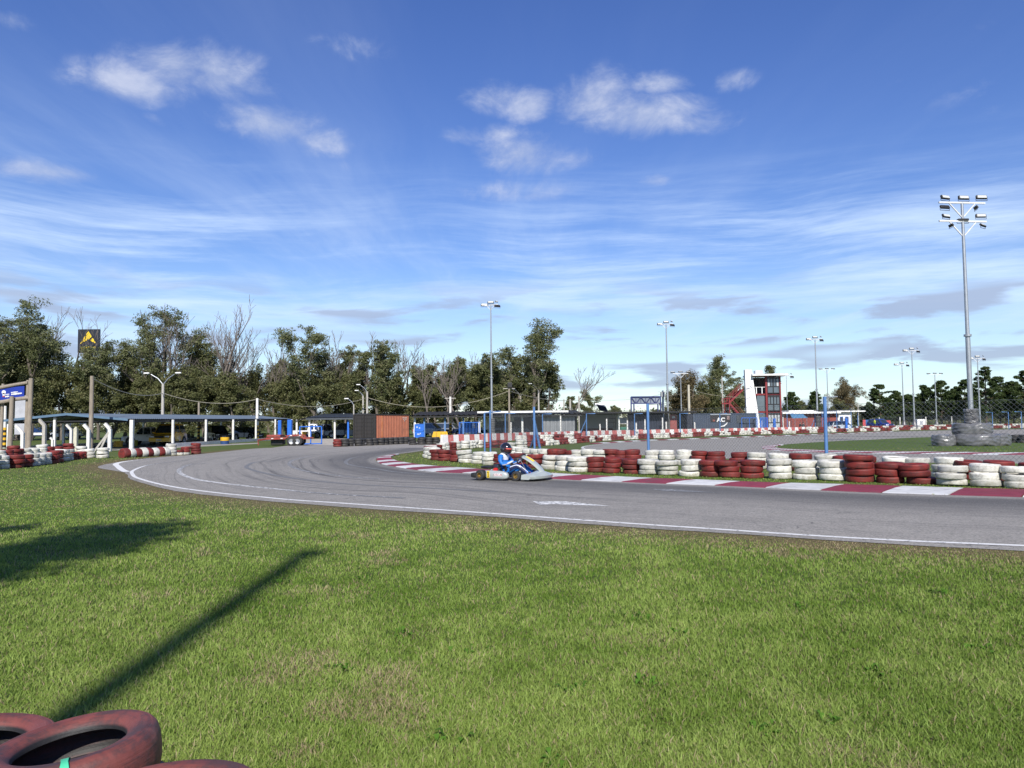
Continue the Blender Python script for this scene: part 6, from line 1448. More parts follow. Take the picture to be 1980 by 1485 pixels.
def tree(u, y, vt, kind, label, group, w=1.0, seed=None, at_xy=None, H=None, dens=.9):
    TREE_N[0] += 1; seed = seed or TREE_N[0] * 13 + 5; rng = random.Random(seed); nr = np.random.RandomState(seed)
    p = Vector(at_xy) if at_xy else gy(u, y); H = H or zat(u, vt, y)
    o = empty({'euc': 'eucalyptus_tree', 'bush': 'casuarina_tree', 'brown': 'dry_tree', 'dead': 'dead_tree', 'pine': 'pine_tree'}[kind], p, label=label, cat='tree', group=group)
    if kind == 'dead':
        sk = grow(rng, H, H * .016, 3, .42, .45, (3, 5), .16, (.45, .7), .45); obj('trunk', wood_mesh(sk, BARKD, .022), o); return o
    if kind == 'pine':
        sk = [([Vector((0, 0, 0)), Vector((rng.gauss(0, .1), rng.gauss(0, .1), H * .5)), Vector((rng.gauss(0, .15), 0, H * .97))], [H * .018, H * .012, .03], 0)]; cs = []
        z = H * .16
        while z < H * .97:
            t = (z / H - .16) / .84; R = w * H * .27 * (1 - t) ** .62 * (.75 + .35 * rng.random()) * (1 if t > .12 else .75)
            for j in range(rng.randint(4, 6)):
                a = rng.random() * 6.28; tip = Vector((R * math.cos(a), R * math.sin(a), z + R * .28)); b0 = Vector((0, 0, z)); sk.append(([b0, b0.lerp(tip, .5) - Vector((0, 0, .05)), tip], [.05, .035, .015], 1))
                for q in (.55, .85, 1.05): cs.append((b0.lerp(tip, q) + Vector((rng.gauss(0, .15), rng.gauss(0, .15), .1)), rng.uniform(.6, 1.05) * (.45 + .5 * (1 - t))))
            z += H * .055 * rng.uniform(.8, 1.25)
        cs.append((Vector((0, 0, H * .97)), .5)); obj('trunk', wood_mesh(sk, BARKP), o)
        obj('crown', leaves(cs, 42, .85, .40, nr, LEAF['pine'], -.2, .75), o); return o
    if kind in ('bush', 'brown'):
        sk = grow(rng, H * .92, H * .022, 2, .5, .18, (4, 6), .12, (.5, .8), .3); R = .95
    else:
        sk = grow(rng, H * .97, H * .020, 3, .44, .28, (3, 4), .14, (.48, .74), .38)
    if w != 1: sk = [([Vector((q.x * w, q.y * w, q.z)) for q in pts], rs, k) for pts, rs, k in sk]
    obj('trunk', wood_mesh(sk, BARK, .02), o); cs = []
    if kind == 'euc':
        for pts, rs, k in sk:
            if k >= 2 and rng.random() < dens and pts[-1].z > H * .18:
                for q in (pts[-1], pts[2], pts[1].lerp(pts[2], rng.random())):
                    if rng.random() < .8: cs.append((q + Vector((rng.gauss(0, .025 * H), rng.gauss(0, .025 * H), rng.gauss(0, .012 * H))), rng.uniform(.55, 1.3)))
        per = max(12, min(60, int(16000 * dens / max(1, len(cs))))); obj('crown', leaves(cs, per, .046 * H, .27 if H > 9 else .16, nr, LEAF[kind], .6, .62), o)
    else:
        for pts, rs, k in sk:
            if k >= 1:
                for q in pts[1:]: cs.append((q + Vector((rng.gauss(0, .3), rng.gauss(0, .3), 0)), rng.uniform(.7, 1.2)))
        for j in range(26):
            a = rng.random() * 6.28; z = rng.uniform(.10, .75) * H; rr = .30 * H * w * math.sin(math.pi * (.22 + .7 * z / H)) * rng.uniform(.7, 1.05); cs.append((Vector((rr * math.cos(a), rr * math.sin(a), z)), rng.uniform(.8, 1.3)))
        per = max(20, min(90, int(17000 / len(cs)))); obj('crown', leaves(cs, per, .070 * H, .28, nr, LEAF[kind], .35, .8), o)
    return o
GR = 'eucalyptus and casuarina row behind the sheds'
for a in [(58, 96, 574, 'euc', 'tall dense eucalyptus above the blue sign at far left', 1.25), (-25, 92, 600, 'euc', 'eucalyptus cut off by the left edge of the picture', 1.2), (172, 100, 652, 'euc', 'leafy tree directly below the tall black sign', 1.1), (285, 102, 588, 'euc', 'tall open eucalyptus right of the tall black sign', .95),
          (345, 104, 592, 'dead', 'bare forked dead tree between two leafy eucalypts', 1.1), (415, 104, 566, 'dead', 'tallest bare dead tree with a nest, left half of the row', .9), (400, 106, 632, 'euc', 'thin leafy eucalyptus behind the tallest dead tree', .7), (452, 108, 640, 'dead', 'bare tree just right of the tallest dead tree', .9),
          (498, 108, 648, 'dead', 'lone slender bare tree above the left shed end', .8), (556, 110, 640, 'dead', 'curving bare tree left of the broad twin-crowned eucalyptus', .9), (612, 104, 626, 'euc', 'broad twin-crowned eucalyptus above the middle shed', 1.2), (672, 106, 660, 'euc', 'rounded eucalyptus right of the twin-crowned one', 1.0),
          (697, 112, 640, 'dead', 'bare tree poking above the crown behind the black container', .8), (735, 108, 655, 'euc', 'leafy eucalyptus straight above the orange container', .9), (782, 114, 678, 'dead', 'bare tree right of the orange container', .8), (812, 114, 700, 'euc', 'narrow leafy tree above the black shed left end', .8),
          (880, 112, 690, 'euc', 'pale leafy tree left of the tall mast', .9), (905, 118, 672, 'dead', 'thin bare twigs rising left of the tall mast', .6), (965, 114, 684, 'euc', 'dense tree crossed by the floodlight mast', 1.15), (1032, 112, 612, 'euc', 'tallest narrow eucalyptus right of the floodlight mast', .75), (1012, 116, 690, 'euc', 'rounded tree leaning on the tallest narrow eucalyptus', 1.0),
          (1097, 122, 702, 'dead', 'bare tree standing alone right of the tallest eucalyptus', .8), (1090, 126, 765, 'euc', 'low leafy tree under the lone bare tree', 1.1), (1152, 130, 748, 'euc', 'small dark tree above the workshop roof', 1.1), (322, 108, 612, 'dead', 'thin bare tree behind the tall open eucalyptus', .7), (372, 110, 628, 'dead', 'bare tree left of the tallest dead tree', .7), (655, 114, 650, 'dead', 'bare twigs between the two rounded eucalypts', .6), (760, 116, 662, 'dead', 'bare tree left above the black shed', .7), (30, 100, 612, 'euc', 'second eucalyptus behind the blue sign', 1.1), (240, 106, 650, 'euc', 'thin eucalyptus left of the tall open one', .8), (300, 106, 606, 'dead', 'thin bare tree above the twin-lamp pole', .6), (432, 106, 586, 'dead', 'bare tree leaning on the tallest dead one', .6), (470, 106, 650, 'dead', 'short bare tree above the left shed roof', .6), (540, 106, 676, 'dead', 'short bare tree beside the lone slender one', .6), (588, 106, 650, 'dead', 'bare tree left behind the twin-crowned eucalyptus', .6), (640, 106, 640, 'dead', 'bare branches behind the twin-crowned eucalyptus', .6), (688, 106, 652, 'dead', 'bare branches above the black container', .6), (832, 106, 690, 'dead', 'bare branches above the parked silver car', .6), (868, 106, 684, 'dead', 'bare branches above the striped pole', .6), (892, 106, 676, 'dead', 'bare branches left of the mast top half', .6), (15, 106, 590, 'dead', 'bare branches over the crown at the left edge', .6), (118, 106, 606, 'dead', 'bare branches left of the tall black sign', .6), (1000, 116, 668, 'euc', 'leafy tree between mast and tallest narrow eucalyptus', 1.0), (1062, 118, 700, 'euc', 'leafy tree right under the tallest narrow eucalyptus', 1.0), (845, 116, 700, 'euc', 'leafy tree over the parked silver car', 1.0), (925, 116, 690, 'euc', 'leafy tree just left behind the mast', 1.0), (530, 112, 690, 'euc', 'leafy tree beside the lone slender bare tree', .9)]:
    tree(a[0], a[1], a[2], a[3], a[4], GR, a[5])
for i, (u, y, vt, w) in enumerate([(10, 100, 690, 1.1), (95, 100, 668, 1.1), (140, 106, 700, 1.0), (215, 104, 700, 1.15), (255, 108, 715, 1.0), (310, 106, 690, 1.1), (365, 108, 680, 1.15), (425, 106, 690, 1.1), (470, 112, 712, 1.1), (520, 112, 702, 1.1), (570, 108, 690, 1.1), (640, 112, 700, 1.1), (700, 112, 690, 1.05), (765, 116, 716, 1.1), (830, 118, 728, 1.1), (865, 118, 712, 1.0), (920, 118, 706, 1.1), (985, 120, 704, 1.1), (1045, 120, 738, 1.0), (40, 104, 672, 1.1), (120, 98, 690, 1.0), (190, 98, 712, 1.1), (285, 100, 720, 1.0), (335, 100, 706, 1.1), (395, 102, 700, 1.1), (448, 102, 716, 1.1), (545, 106, 722, 1.0), (605, 104, 716, 1.0), (670, 106, 716, 1.1), (735, 108, 724, 1.1), (800, 112, 738, 1.1), (950, 112, 736, 1.1), (1020, 114, 742, 1.0)]):
    tree(u, y, vt, 'bush', 'dense olive-brown casuarina, %s from the left in the lower tree mass' % ORD(i + 1), GR, w)
GP = 'trees behind the race buildings'
for a in [(1330, 135, 711, 'brown', 'brownish rounded tree behind the thin lamp mast', 1.25), (1402, 140, 683, 'euc', 'tall eucalyptus left of the control tower', 1.35), (1390, 136, 728, 'bush', 'dense tree under the tall eucalyptus by the tower', 1.1), (1312, 138, 735, 'brown', 'lower brownish tree beside the billboard mast', 1.1), (1372, 138, 745, 'bush', 'dense low tree between brown tree and tall eucalyptus', 1.0), (1468, 150, 706, 'euc', 'tree top showing behind the control tower', 1.0), (1425, 140, 742, 'bush', 'dense tree behind the red stair', 1.0),
          (1645, 175, 722, 'brown', 'bare-looking brown tree above the white building', 1.1), (1532, 170, 758, 'pine', 'small pine right of the control tower', 1.2), (1560, 175, 772, 'bush', 'low dark tree behind the brick-red building', 1.3), (1578, 165, 756, 'pine', 'pine crossed by the floodlight mast before the red building', 1.0), (1622, 170, 768, 'bush', 'low dense tree left of the brown tree', 1.3), (1668, 172, 776, 'bush', 'low dense tree right of the white building', 1.1),
          (1262, 210, 790, 'bush', 'far small bush under the billboard', 1.3), (1295, 200, 786, 'bush', 'far small bush right of the billboard', 1.3), (1190, 190, 782, 'bush', 'far low tree left of the billboard', 1.3)]:
    tree(a[0], a[1], a[2], a[3], a[4], GP, a[5])
for i, (u, y, vt, w) in enumerate([(1702, 165, 743, 1.35), (1732, 172, 756, 1.3), (1758, 176, 762, 1.3), (1789, 165, 744, 1.25), (1821, 162, 737, 1.35), (1848, 168, 752, 1.3), (1868, 160, 735, 1.35), (1907, 150, 708, 1.15), (1934, 158, 727, 1.3), (1960, 155, 736, 1.3), (1984, 148, 716, 1.2), (2015, 150, 720, 1.3), (1720, 190, 770, 1.5), (1775, 190, 768, 1.5), (1835, 188, 765, 1.6), (1890, 186, 760, 1.6), (1945, 184, 758, 1.6)]):
    tree(u, y, vt, 'pine', 'dark green pine, %s of the row at the right horizon' % ORD(i + 1), 'pines along the right horizon', w)
# the pole and the tree behind the viewer whose shade falls on the lawn at the lower left
def shade_makers():
    a, b = G(235, 1330), G(598, 1067); d = -Vector((SD.x, SD.y, 0)).normalized(); H = 19.0; base = b - d * H / math.tan(SUN_EL)
    o = empty('utility_pole', base, label='tall round pole behind the viewer casting a long shadow on the lawn', cat='pole')
    MB().tube([(0, 0, -.05), (0, 0, H * .6), (0, 0, H)], [.19, .15, .12], 16).build('shaft', CONC, o, True)
    MB().box((.05, 0, H - .1), (.36, .14, .18)).build('crossarm', CONC, o)
    tree(0, 0, 0, 'euc', 'leafy tree behind the viewer whose shade dapples the lawn', 'trees behind the viewer', .68, 77, (-7.5, -8.2, 0), 14.0, .45)
shade_makers()

def woodland():
    """far wood that closes the horizon: one mass"""
    rng = random.Random(6); nr = np.random.RandomState(6); cs = []
    for k in range(760):
        u = rng.uniform(-260, 2250); y = rng.uniform(215, 290); h = 4.2 + 1.6 * mnoise.noise(Vector((u * .012, 3, 0))) + rng.uniform(-.8, .8)
        p = gy(u, y)
        for z in (.6, h * .35, h * .65, h): cs.append((Vector((p.x + rng.gauss(0, 1), y, z)), rng.uniform(.8, 1.3)))
    tag(obj('distant_woodland', leaves(cs, 22, 2.1, .9, nr, LEAF['bush'], .2, .8)), 'low distant wood along the horizon', 'woodland', kind='stuff')
woodland()

# ------------------------------------------------------------------ vehicles
def car_paint(n, c): return pm('paint_' + n, c, tuple(x * .92 for x in c), 1, .28, .15, coat=.8)
TYB = pm('car_tyre', (.02, .02, .02), (.03, .03, .03), 8, .8); ALU = pm('wheel_alloy', (.45, .46, .47), (.36, .37, .38), 6, .35, .7); LAMPW = pm('headlamp', (.7, .72, .74), None, 6, .15, coat=.8); LAMPR = pm('tail_lamp', (.4, .02, .02), None, 6, .2, coat=.8)
def car(name, loc, rz, paint, label, style='suv', L=4.6, W=1.8, H=1.7, cat='car', s=1.0):
    """body lofted across its width from a side outline; x forward"""
    o = empty(name, loc, rz, label, cat, 'vehicles parked round the sheds'); h = L / 2; B = .48 * H + .12
    if style == 'pickup': low = [(-h, .42), (-h, B), (-.02 * L, B), (.20 * L, B + .02), (h - .12, B - .12), (h, B - .3), (h, .38)]; cab = [(-.07 * L, B), (-.045 * L, H - .06), (.03 * L, H), (.14 * L, H - .04), (.27 * L, B)]
    elif style == 'hatch': low = [(-h, .4), (-h, B), (.22 * L, B), (h - .15, B - .16), (h, B - .38), (h, .34)]; cab = [(-h + .05, B), (-h + .38, H - .08), (-.1 * L, H), (.08 * L, H - .05), (.27 * L, B - .02)]
    else: low = [(-h, .42), (-h + .03, B), (.2 * L, B + .02), (h - .14, B - .10), (h, B - .3), (h, .38)]; cab = [(-h + .08, B), (-h + .35, H - .08), (-.1 * L, H), (.07 * L, H - .05), (.25 * L, B)]
    def band(poly, w0, w1, mat, nm, par):
        mb = MB(); zs = [p[1] for p in poly]; z0, z1 = min(zs), max(zs); rings = []
        for t in (-1, -.86, .86, 1):
            ring = []
            for x, z in poly:
                k = (z - z0) / max(.01, z1 - z0); w = (w0 * (1 - k) + w1 * k) * abs(t) ** .5; sh = 1 if abs(t) < .95 else .965
                ring.append(Vector((x * sh, math.copysign(w, t) if abs(t) > .95 else math.copysign(w, t) * .97, z if abs(t) < .95 else z0 + (z - z0) * .97)))
            rings.append(ring)
        mb.loft(rings); return mb.build(nm, mat, par, True)
    body = band(low, W / 2, W / 2 * .95, paint, 'body', o); top = band(cab, W / 2 * .94, W / 2 * .74, paint, 'cabin', o)
    # glass: slightly proud panels on each side, front and back
    (x0, z0), (x1, z1), _, (x3, z3), (x4, z4) = cab[0], cab[1], cab[2], cab[3], cab[4]
    wz = lambda z: (W / 2 * .94) * (1 - (z - z0) / (H - z0)) + (W / 2 * .74) * (z - z0) / (H - z0)
    za, zb = z0 + .06, H - .14
    ins = lambda xa, za_, xb, zb_, z: xa + (xb - xa) * (z - za_) / (zb_ - za_)
    xr0, xr1 = ins(x0, z0, x1, z1, za) + .08, ins(x0, z0, x1, z1, zb) + .10; xf0, xf1 = ins(x4, z4, x3, z3, za) - .08, ins(x4, z4, x3, z3, zb) - .10
    for sd in (-1, 1):
        xm = (xr0 + xf0) / 2 - .02
        for (a0, a1, b0, b1) in ((xr0, xm - .05, xr1, xm - .05), (xm + .05, xf0, xm + .05, xf1)):
            mb = MB(); mb.add([(a0, sd * (wz(za) + .012), za), (a1, sd * (wz(za) + .012), za), (b1, sd * (wz(zb) + .012), zb), (b0, sd * (wz(zb) + .012), zb)], [(0, 1, 2, 3)]); mb.build('side_window', GLASS, o)
        MB().cbox((xf0 - .1, sd * (W / 2 + .06), z0 + .08), (.16, .16, .12), .03).build('mirror', paint, o)
        MB().cbox((h - .05, sd * (W / 2 - .28), B - .24), (.10, .36, .15), .03).build('headlight', LAMPW, o)
        MB().cbox((-h + .02, sd * (W / 2 - .14), B - .2), (.08, .16, .3), .03).build('tail_light', LAMPR, o)
        MB().cbox((xm - .35, sd * (W / 2 * .955 + .01), B - .12), (.16, .02, .03), .008).build('door_handle', DARK, o)
    for (xa, za_, xb, zb_, dx) in ((x4, z4, x3, z3, .02), (x0, z0, x1, z1, -.02)):
        mb = MB(); p0, p1 = ins(xa, za_, xb, zb_, za), ins(xa, za_, xb, zb_, zb); mb.add([(p0 + dx, -wz(za) * .88, za), (p0 + dx, wz(za) * .88, za), (p1 + dx, wz(zb) * .88, zb), (p1 + dx, -wz(zb) * .88, zb)], [(0, 1, 2, 3)]); mb.build('windscreen' if dx > 0 else 'rear_window', GLASS, o)
    MB().cbox((h + .01, 0, .52), (.08, W * .93, .26), .04).build('bumper', DARK if style == 'pickup' else paint, o); MB().cbox((-h - .01, 0, .52), (.08, W * .93, .22), .04).build('bumper', DARK, o)
    MB().cbox((h + .005, 0, B - .26), (.06, W * .42, .16), .02).build('grille', DARK, o); MB().box((h + .056, 0, .5), (.012, .42, .11)).build('number_plate', WHITE2, o); MB().box((-h - .056, 0, .6), (.012, .42, .11)).build('number_plate', WHITE2, o)
    if style == 'pickup': MB().box((-.28 * L, 0, B + .003), (.40 * L, W * .8, .02)).build('load_bed', DARK, o)
    r = .36
    for x in (-.30 * L, .32 * L):
        for sd in (-1, 1):
            wh = empty('wheel', (x, sd * (W / 2 - .09), r)); wh.parent = o; M = Matrix.Rotation(math.pi / 2, 4, 'X')
            MB().lathe([(.21, -.11), (.32, -.115), (r, -.08), (r, .08), (.32, .115), (.21, .11)], 22, M).build('tyre', TYB, wh, True); MB().lathe([(0, -.105), (.07, -.11), (.10, -.085), (.2, -.095), (.215, -.11)] if sd > 0 else [(0, .105), (.07, .11), (.10, .085), (.2, .095), (.215, .11)], 18, M).build('rim', ALU, wh, True)
            MB().lathe([(.0, 0), (.41, 0)], 18, Matrix.Translation((x, sd * (W / 2 * .985), r + .03)) @ M).build('wheel_arch', BLACK, o).location = (0, sd * .012, 0)
    if s != 1: o.scale = (s,) * 3
    return o
pi = math.pi
def C(u, y): return gy(u, y)
car('pickup_truck', C(292, 66), pi + .15, car_paint('white', (.72, .72, .72)), 'white pickup parked under the left shed beside the yellow shell', 'pickup', 4.4, 1.7, 1.62)
car('camper_van', C(326, 64), pi * 1.5, car_paint('yellow', (.75, .42, .02)), 'yellow boxy van shell standing under the left shed', 'hatch', 3.4, 1.8, 1.85, 'van')
car('parked_car', C(420, 82), -.9, car_paint('black1', (.012, .012, .014)), 'black car seen through the posts of the left shed', 'suv')
car('parked_car', C(482, 86), -.6, car_paint('black2', (.02, .02, .022)), 'second black car further along the left shed', 'hatch', 4.0, 1.7, 1.5)
car('pickup_truck', C(602, 97), .1, car_paint('white2', (.74, .74, .75)), 'white pickup with yellow drum before it under the middle shed', 'pickup', 5.0, 1.8, 1.8)
car('pickup_truck', C(634, 95), pi + .5, car_paint('silver', (.42, .43, .45)), 'silver pickup with tail towards us under the middle shed', 'pickup', 5.0, 1.8, 1.75)
car('pickup_truck', C(668, 93), pi + .25, car_paint('slate', (.035, .045, .055)), 'dark slate pickup beside the bright blue shed post', 'pickup', 5.2, 1.85, 1.85)
car('sports_utility_car', C(834, 100), -.35, car_paint('silver2', (.50, .52, .54)), 'silver sport utility car right of the blue panel', 'suv', 4.7, 1.85, 1.8)
car('sports_utility_car', C(871, 104), -.35, car_paint('grey', (.28, .29, .31)), 'grey sport utility car behind the striped pole', 'suv', 4.7, 1.85, 1.8)
car('pickup_truck', C(909, 99), pi, car_paint('blue', (.02, .07, .26)), 'blue pickup behind the blue mesh gate', 'pickup', 4.6, 1.85, 1.95)
car('sports_utility_car', C(985, 96), .1, car_paint('black3', (.014, .015, .016)), 'black sport utility car behind the wire mesh in the workshop shed', 'suv', 5.2, 1.9, 1.9)
car('parked_car', C(1702, 126), -1.2, car_paint('blue2', (.02, .05, .28)), 'blue car parked before the pines near the red hoarding', 'suv', 4.2, 1.8, 1.75)
car('parked_car', C(1627, 107), .25, car_paint('palegrey', (.5, .55, .6)), 'pale grey car under the shade roof by the white house', 'hatch', 4.2, 1.7, 1.5)
car('parked_car', C(128, 108), pi, car_paint('white3', (.7, .7, .7)), 'white car far behind the left shed gable', 'hatch', 4.2, 1.7, 1.5)
def bus():
    o = empty('bus', gy(108, 118), 0, 'dark blue bus far behind the left shed gable', 'bus', None); PB = car_paint('busblue', (.015, .045, .16))
    MB().cbox((0, 0, 1.75), (9.5, 2.5, 2.7), .15).build('body', PB, o, True)
    MB().box((0, -1.262, .75), (9.0, .02, .35)).build('stripe', WHITE2, o)
    for i in range(6): MB().box((-3.8 + i * 1.5, -1.262, 2.2), (1.3, .02, .9)).build('window', GLASS, o)
    for x in (-3, 3): MB().lathe([(0, -.12), (.3, -.12), (.48, -.1), (.48, .1), (0, .12)], 18, Matrix.Translation((x, -1.12, .48)) @ Matrix.Rotation(pi / 2, 4, 'X')).build('wheel', TYB, o, True)
bus()
# ------------------------------------------------------------------ flatbed trailer
def trailer():
    a, b = G(497, 862.5), G(592, 862); p = (a + b) / 2 + Vector((0, .9, 0)); L = (b - a).length; TRD = pm('trailer_red', (.26, .045, .03), (.2, .035, .025), 3, .6, dirt=(.12, .05, .04), dirtk=.2)
    o = empty('flatbed_trailer', p, .12, 'red low flatbed trailer with twin axles parked beside the shed', 'trailer'); h = L / 2
    MB().box((.1 * L - .1, 0, .62), (L * .66, 1.9, .10)).build('deck', pm('deck_wood', (.16, .07, .05), None, 4, .8), o)
    mb = MB()
    for s in (-1, 1):
        mb.beam((-h * .62, s * .95, .58), (h * .1, s * .95, .58), .08, .16); mb.beam((h * .1, s * .95, .60), (h * .22, s * .95, .80), .08, .12); mb.beam((h * .22, s * .95, .80), (h * .62, s * .95, .80), .08, .12); mb.beam((h * .62, s * .95, .80), (h * .74, s * .95, .60), .08, .12); mb.beam((h * .74, s * .95, .58), (h, s * .95, .56), .08, .14)
        mb.beam((-h * .62, s * .95, .55), (-h, 0, .45), .08, .12)
    for x in (-.6, -.3, 0, .3, .6, .95): mb.beam((h * x, -.95, .55), (h * x, .95, .55), .07, .1)
    mb.beam((-h, 0, .45), (-h * .98, 0, .05), .07); mb.build('frame', TRD, o)
    MB().cbox((-h * .35, .0, .78), (h * .5, 1.7, .16), .02).build('ramp', TRD, o)
    for x in (.32, .54):
        for s in (-1, 1):
            wh = empty('wheel', (h * x, s * .98, .36)); wh.parent = o; M = Matrix.Rotation(pi / 2, 4, 'X')
            MB().lathe([(.2, -.1), (.31, -.11), (.36, -.08), (.36, .08), (.31, .11), (.2, .1)], 22, M).build('tyre', TYB, wh, True); MB().lathe([(0, .09), (.08, .1), (.12, .07), (.2, .1)], 16, M).build('rim', ALU, wh, True)
    for i in range(9): x = -h * .55 + i * h * .17; MB().box((x, -.998, .58 if x < h * .1 or x > h * .75 else .80), (h * .08, .012, .06)).build('reflector', WHITE if i % 2 else REDP, o)
    MB().cbox((-h * .25, 0, .28), (h * .45, 1.2, .4), .05).build('tool_box', DARK, o)
trailer()
# ------------------------------------------------------------------ blue gate frames, panels, drums
def gate(name, u0, u1, y, v0, label, mid=True, mesh=False, mat=BLUEB, v1=None):
    a, b = gy(u0, y), gy(u1, y); H = zat(u0, v0, y); o = empty(name, a, math.atan2(b.y - a.y, b.x - a.x), label, 'gate'); L = (b - a).length
    mb = MB()
    for x in ([0, L] + ([L * .5] if mid else [])): mb.beam((x, 0, 0), (x, 0, H), .08)
    for z in (.06, H): mb.beam((0, 0, z), (L, 0, z), .08)
    mb.build('frame', mat, o)
    if mesh:
        mb = MB(); [mb.beam((L * i / 14, 0, .1), (L * i / 14, 0, H), .03) for i in range(1, 14)]; mb.build('bars', mat, o)
gate('steel_gate', 580, 622, 62, 825, 'open blue tube gate frame beside the trailer', True)
gate('steel_gate', 888, 927, 90, 817, 'bright blue barred gate before the blue pickup', False, True)
gate('steel_gate', 1434, 1464, 98, 808, 'blue gate frame standing before the white pylon', True)
gate('steel_gate', 1470, 1484, 98, 808, 'small blue gate left of the tower glass', False, True)
MB_ = MB().cbox((0, 0, 1.1), (.45, .4, 2.2), .03).build('blue_pillar', BLUEB); MB_.location = gy(560.5, 78); tag(MB_, 'thick bright blue pillar at the left shed end', 'pillar')
MB_ = MB().cbox((0, 0, 1.1), (.35, .3, 2.2), .03).build('blue_pillar', BLUEB); MB_.location = gy(541, 84); tag(MB_, 'slimmer blue pillar inside the left shed end', 'pillar')
MB_ = MB().cbox((0, 0, .95), (.35, .3, 1.9), .03).build('blue_pillar', BLUEB); MB_.location = gy(1497, 104); tag(MB_, 'short bright blue pillar in front of the tower', 'pillar')
MB_ = MB().cbox((0, 0, .9), (.3, .3, 1.8), .03).build('blue_pillar', BLUEB); MB_.location = gy(1636, 104); tag(MB_, 'short blue pillar before the white house', 'pillar')
def blue_panel():
    y = 89; a, b = gy(801.5, y), gy(820, y); L = b.x - a.x; o = empty('metal_screen', a, 0, 'bright blue painted panel right of the orange container', 'screen'); MB().box((L / 2, 0, .8), (L, .06, 1.6)).build('sheet', BLUEB, o)
    mb = MB(); mb.beam((0, -.02, .8), (L, -.02, .8), .09); [mb.beam((x, -.02, 0), (x, -.02, 1.62), .09) for x in (.04, L - .04)]; mb.build('frame', BLUEB, o)
    for (x, z, w) in ((.45, .42, .3), (.7, .5, .12), (.3, 1.25, .2), (.6, 1.15, .15)): MB().cbox((x, -.04, z), (w, .02, .16), .005).build('splash', pm('pale_splash', (.4, .5, .65), None, 5, .6), o)
blue_panel()
def drum(u, y, r, h, mat, label, top=None):
    o = empty('drum', gy(u, y), 0, label, 'drum', 'drums and half drums in the yard'); pr = [(0, 0), (r * .97, 0), (r, .03), (r * .97, h * .32), (r * 1.02, h * .34), (r * .97, h * .36), (r * .97, h * .64), (r * 1.02, h * .66), (r * .97, h * .68), (r, h - .03), (r * .95, h), (r * .9, h - .03), (0, h - .03)]
    MB().lathe(pr, 20).build('shell', mat, o, True)
    if top: MB().lathe([(r * 1.01, h * .5), (r * 1.03, h * .52), (r * 1.03, h - .01), (r * .96, h + .01)], 20).build('upper_band', top, o, True)
YO = pm('drum_olive', (.33, .28, .03), None, 4, .6); DB = pm('drum_blue', (.02, .06, .18), None, 4, .5)
drum(229, 60, .34, .48, YEL, 'yellow half drum left of the thick shed post'); drum(258, 62, .36, .5, YO, 'olive-yellow half drum right of the thick shed post'); drum(435, 66, .36, .6, DB, 'blue drum with yellow band inside the left shed', YEL)
drum(589, 90, .3, .85, YEL, 'yellow drum leftmost under the middle shed'); drum(597, 90, .36, .55, DB, 'dark blue drum under the middle shed'); drum(604, 91, .3, .6, YO, 'olive drum right of the dark blue drum'); drum(515, 84, .32, .8, YO, 'olive drum behind the trailer'); drum(503, 86, .32, .7, YO, 'second olive drum behind the trailer'); drum(903, 92, .4, .5, YO, 'olive half drum by the barred gate')
drum(998, 84, .32, .45, YEL, 'yellow half drum behind the painted wall, left one'); drum(1115, 88, .32, .4, YEL, 'yellow half drum before the workshop, left of two'); drum(1127, 89, .3, .4, YEL, 'yellow half drum before the workshop, right of two')
def barrier():
    o = empty('plastic_barrier', gy(851, 84), .15, 'yellow plastic barrier before the parked cars', 'barrier'); mb = MB(); mb.prism([(-.95, 0), (.95, 0), (.9, .25), (.75, .75), (-.75, .75), (-.9, .25)], -.2, .2); mb.build('body', YEL, o)
    for x in (-.45, .1, .55): MB().box((x, -.21, .42), (.1, .03, .5)).build('rib', pm('rib_yellow', (.5, .28, .02), None, 4, .5), o)
barrier()
def hoarding():
    y = 128; a, b = gy(1668, y), gy(1722, y); L = b.x - a.x; o = empty('hoarding', a, 0, 'low red and blue hoarding behind the blue car', 'hoarding'); n = 10; HR = pm('hoard_red', (.5, .07, .08), None, 2, .6); HB = pm('hoard_blue', (.04, .14, .36), None, 2, .6)
    for i in range(n): MB().box((L * (i + .5) / n, 0, .85), (L / n * .97, .05, 1.5 if i < 4 else 1.2)).build('panel', HB if i in (1, 2, 3) else HR, o)
hoarding()
def far_box(): 
    o = MB().cbox((0, 0, .8), (1.3, 1.0, 1.6), .05).build('white_cabin', WHITE2); o.location = gy(1778, 122); tag(o, 'small white cabin between the two slim masts', 'cabin')
    MB().box((0, -.51, .8), (.5, .03, 1.1)).build('door', pm('cab_grey', (.4, .42, .45), None, 3, .6), o)
far_box()
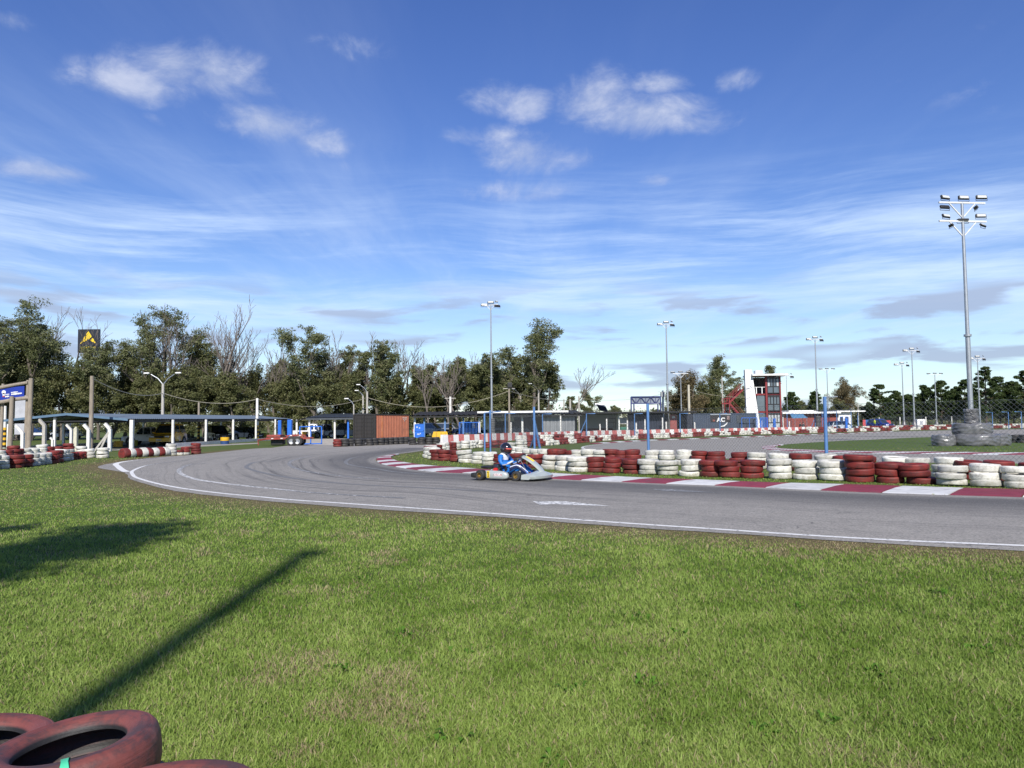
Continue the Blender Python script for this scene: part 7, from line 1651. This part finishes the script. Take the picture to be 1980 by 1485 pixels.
def small_person(u, y, pose, shirt, trousers, label, rz=0):
    o = empty('person', gy(u, y), rz, label, 'person'); SK = pm('skin', (.42, .25, .18), None, 8, .5); s = 1
    if pose == 'sit': J = {'pel': ((0, 0, .55), .14), 'che': ((.06, 0, .92), .16, .12), 'nek': ((.1, 0, 1.14), .055), 'hed': ((.14, 0, 1.30), .10, .085), 'top': ((.15, 0, 1.38), .07)}; leg = [(.25, .12, .56), (.45, .14, .52), (.42, .14, .08), (.56, .14, .05)]; arm = [(.08, .2, 1.05), (.16, .24, .82), (.36, .18, .78)]
    else: J = {'pel': ((0, 0, .92), .14), 'che': ((0, 0, 1.3), .17, .12), 'nek': ((0, 0, 1.5), .055), 'hed': ((.02, 0, 1.63), .09, .085), 'top': ((.02, 0, 1.72), .065)}; leg = [(0, .1, .85), (.02, .11, .48), (0, .12, .08), (.13, .13, .05)]; arm = [(0, .21, 1.42), (-.02, .26, 1.15), (.08, .24, .92)]
    E = [('pel', 'che'), ('che', 'nek'), ('nek', 'hed'), ('hed', 'top')]
    for sg, n in ((1, 'l'), (-1, 'r')):
        for k, (q, r_) in enumerate(zip(leg, (.10, .075, .05, .045))): J['g%d' % k + n] = ((q[0], q[1] * sg, q[2]), r_); E.append((('g%d' % (k - 1) + n) if k else 'pel', 'g%d' % k + n))
        for k, (q, r_) in enumerate(zip(arm, (.07, .05, .04))): J['a%d' % k + n] = ((q[0], q[1] * sg, q[2]), r_); E.append((('a%d' % (k - 1) + n) if k else 'che', 'a%d' % k + n))
    nz = J['nek'][0][2]; pz = J['pel'][0][2]
    skin_body('body', J, E, 'pel', [shirt, trousers, SK, BLACK], lambda c, n: 3 if (c[2] > nz + .2 or (c[2] > nz + .1 and n[0] < -.2)) else (2 if c[2] > nz - .02 else (1 if c[2] < pz + .05 and (pose != 'sit' or c[2] < .7) else 0)), o, sub=1)
CLD = pm('cloth_dark', (.03, .03, .035), None, 8, .8); CLG = pm('cloth_grey', (.08, .09, .1), None, 8, .8); CLY = pm('cloth_hivis', (.6, .75, .05), None, 8, .7); CLB = pm('cloth_blue', (.03, .05, .12), None, 8, .8)
def stool(u, y, z):
    o = empty('bench', gy(u, y), 0, 'low bench under the blue canopy', 'bench'); MB().box((0, 0, .43), (2.2, .4, .06)).build('seat', DARK, o); [MB().box((x, 0, .2), (.06, .36, .4)).build('leg', DARK, o) for x in (-.9, .9)]
stool(1550, 106.9, .43)
small_person(1546, 106.9, 'sit', CLD, CLG, 'person in dark clothes sitting under the blue canopy, left one', .2); small_person(1552, 106.8, 'sit', CLG, CLD, 'person in dark clothes leaning forward under the blue canopy, right one', .1)
small_person(1691, 122, 'stand', CLY, CLB, 'person in a yellow high-visibility vest beside the blue car')
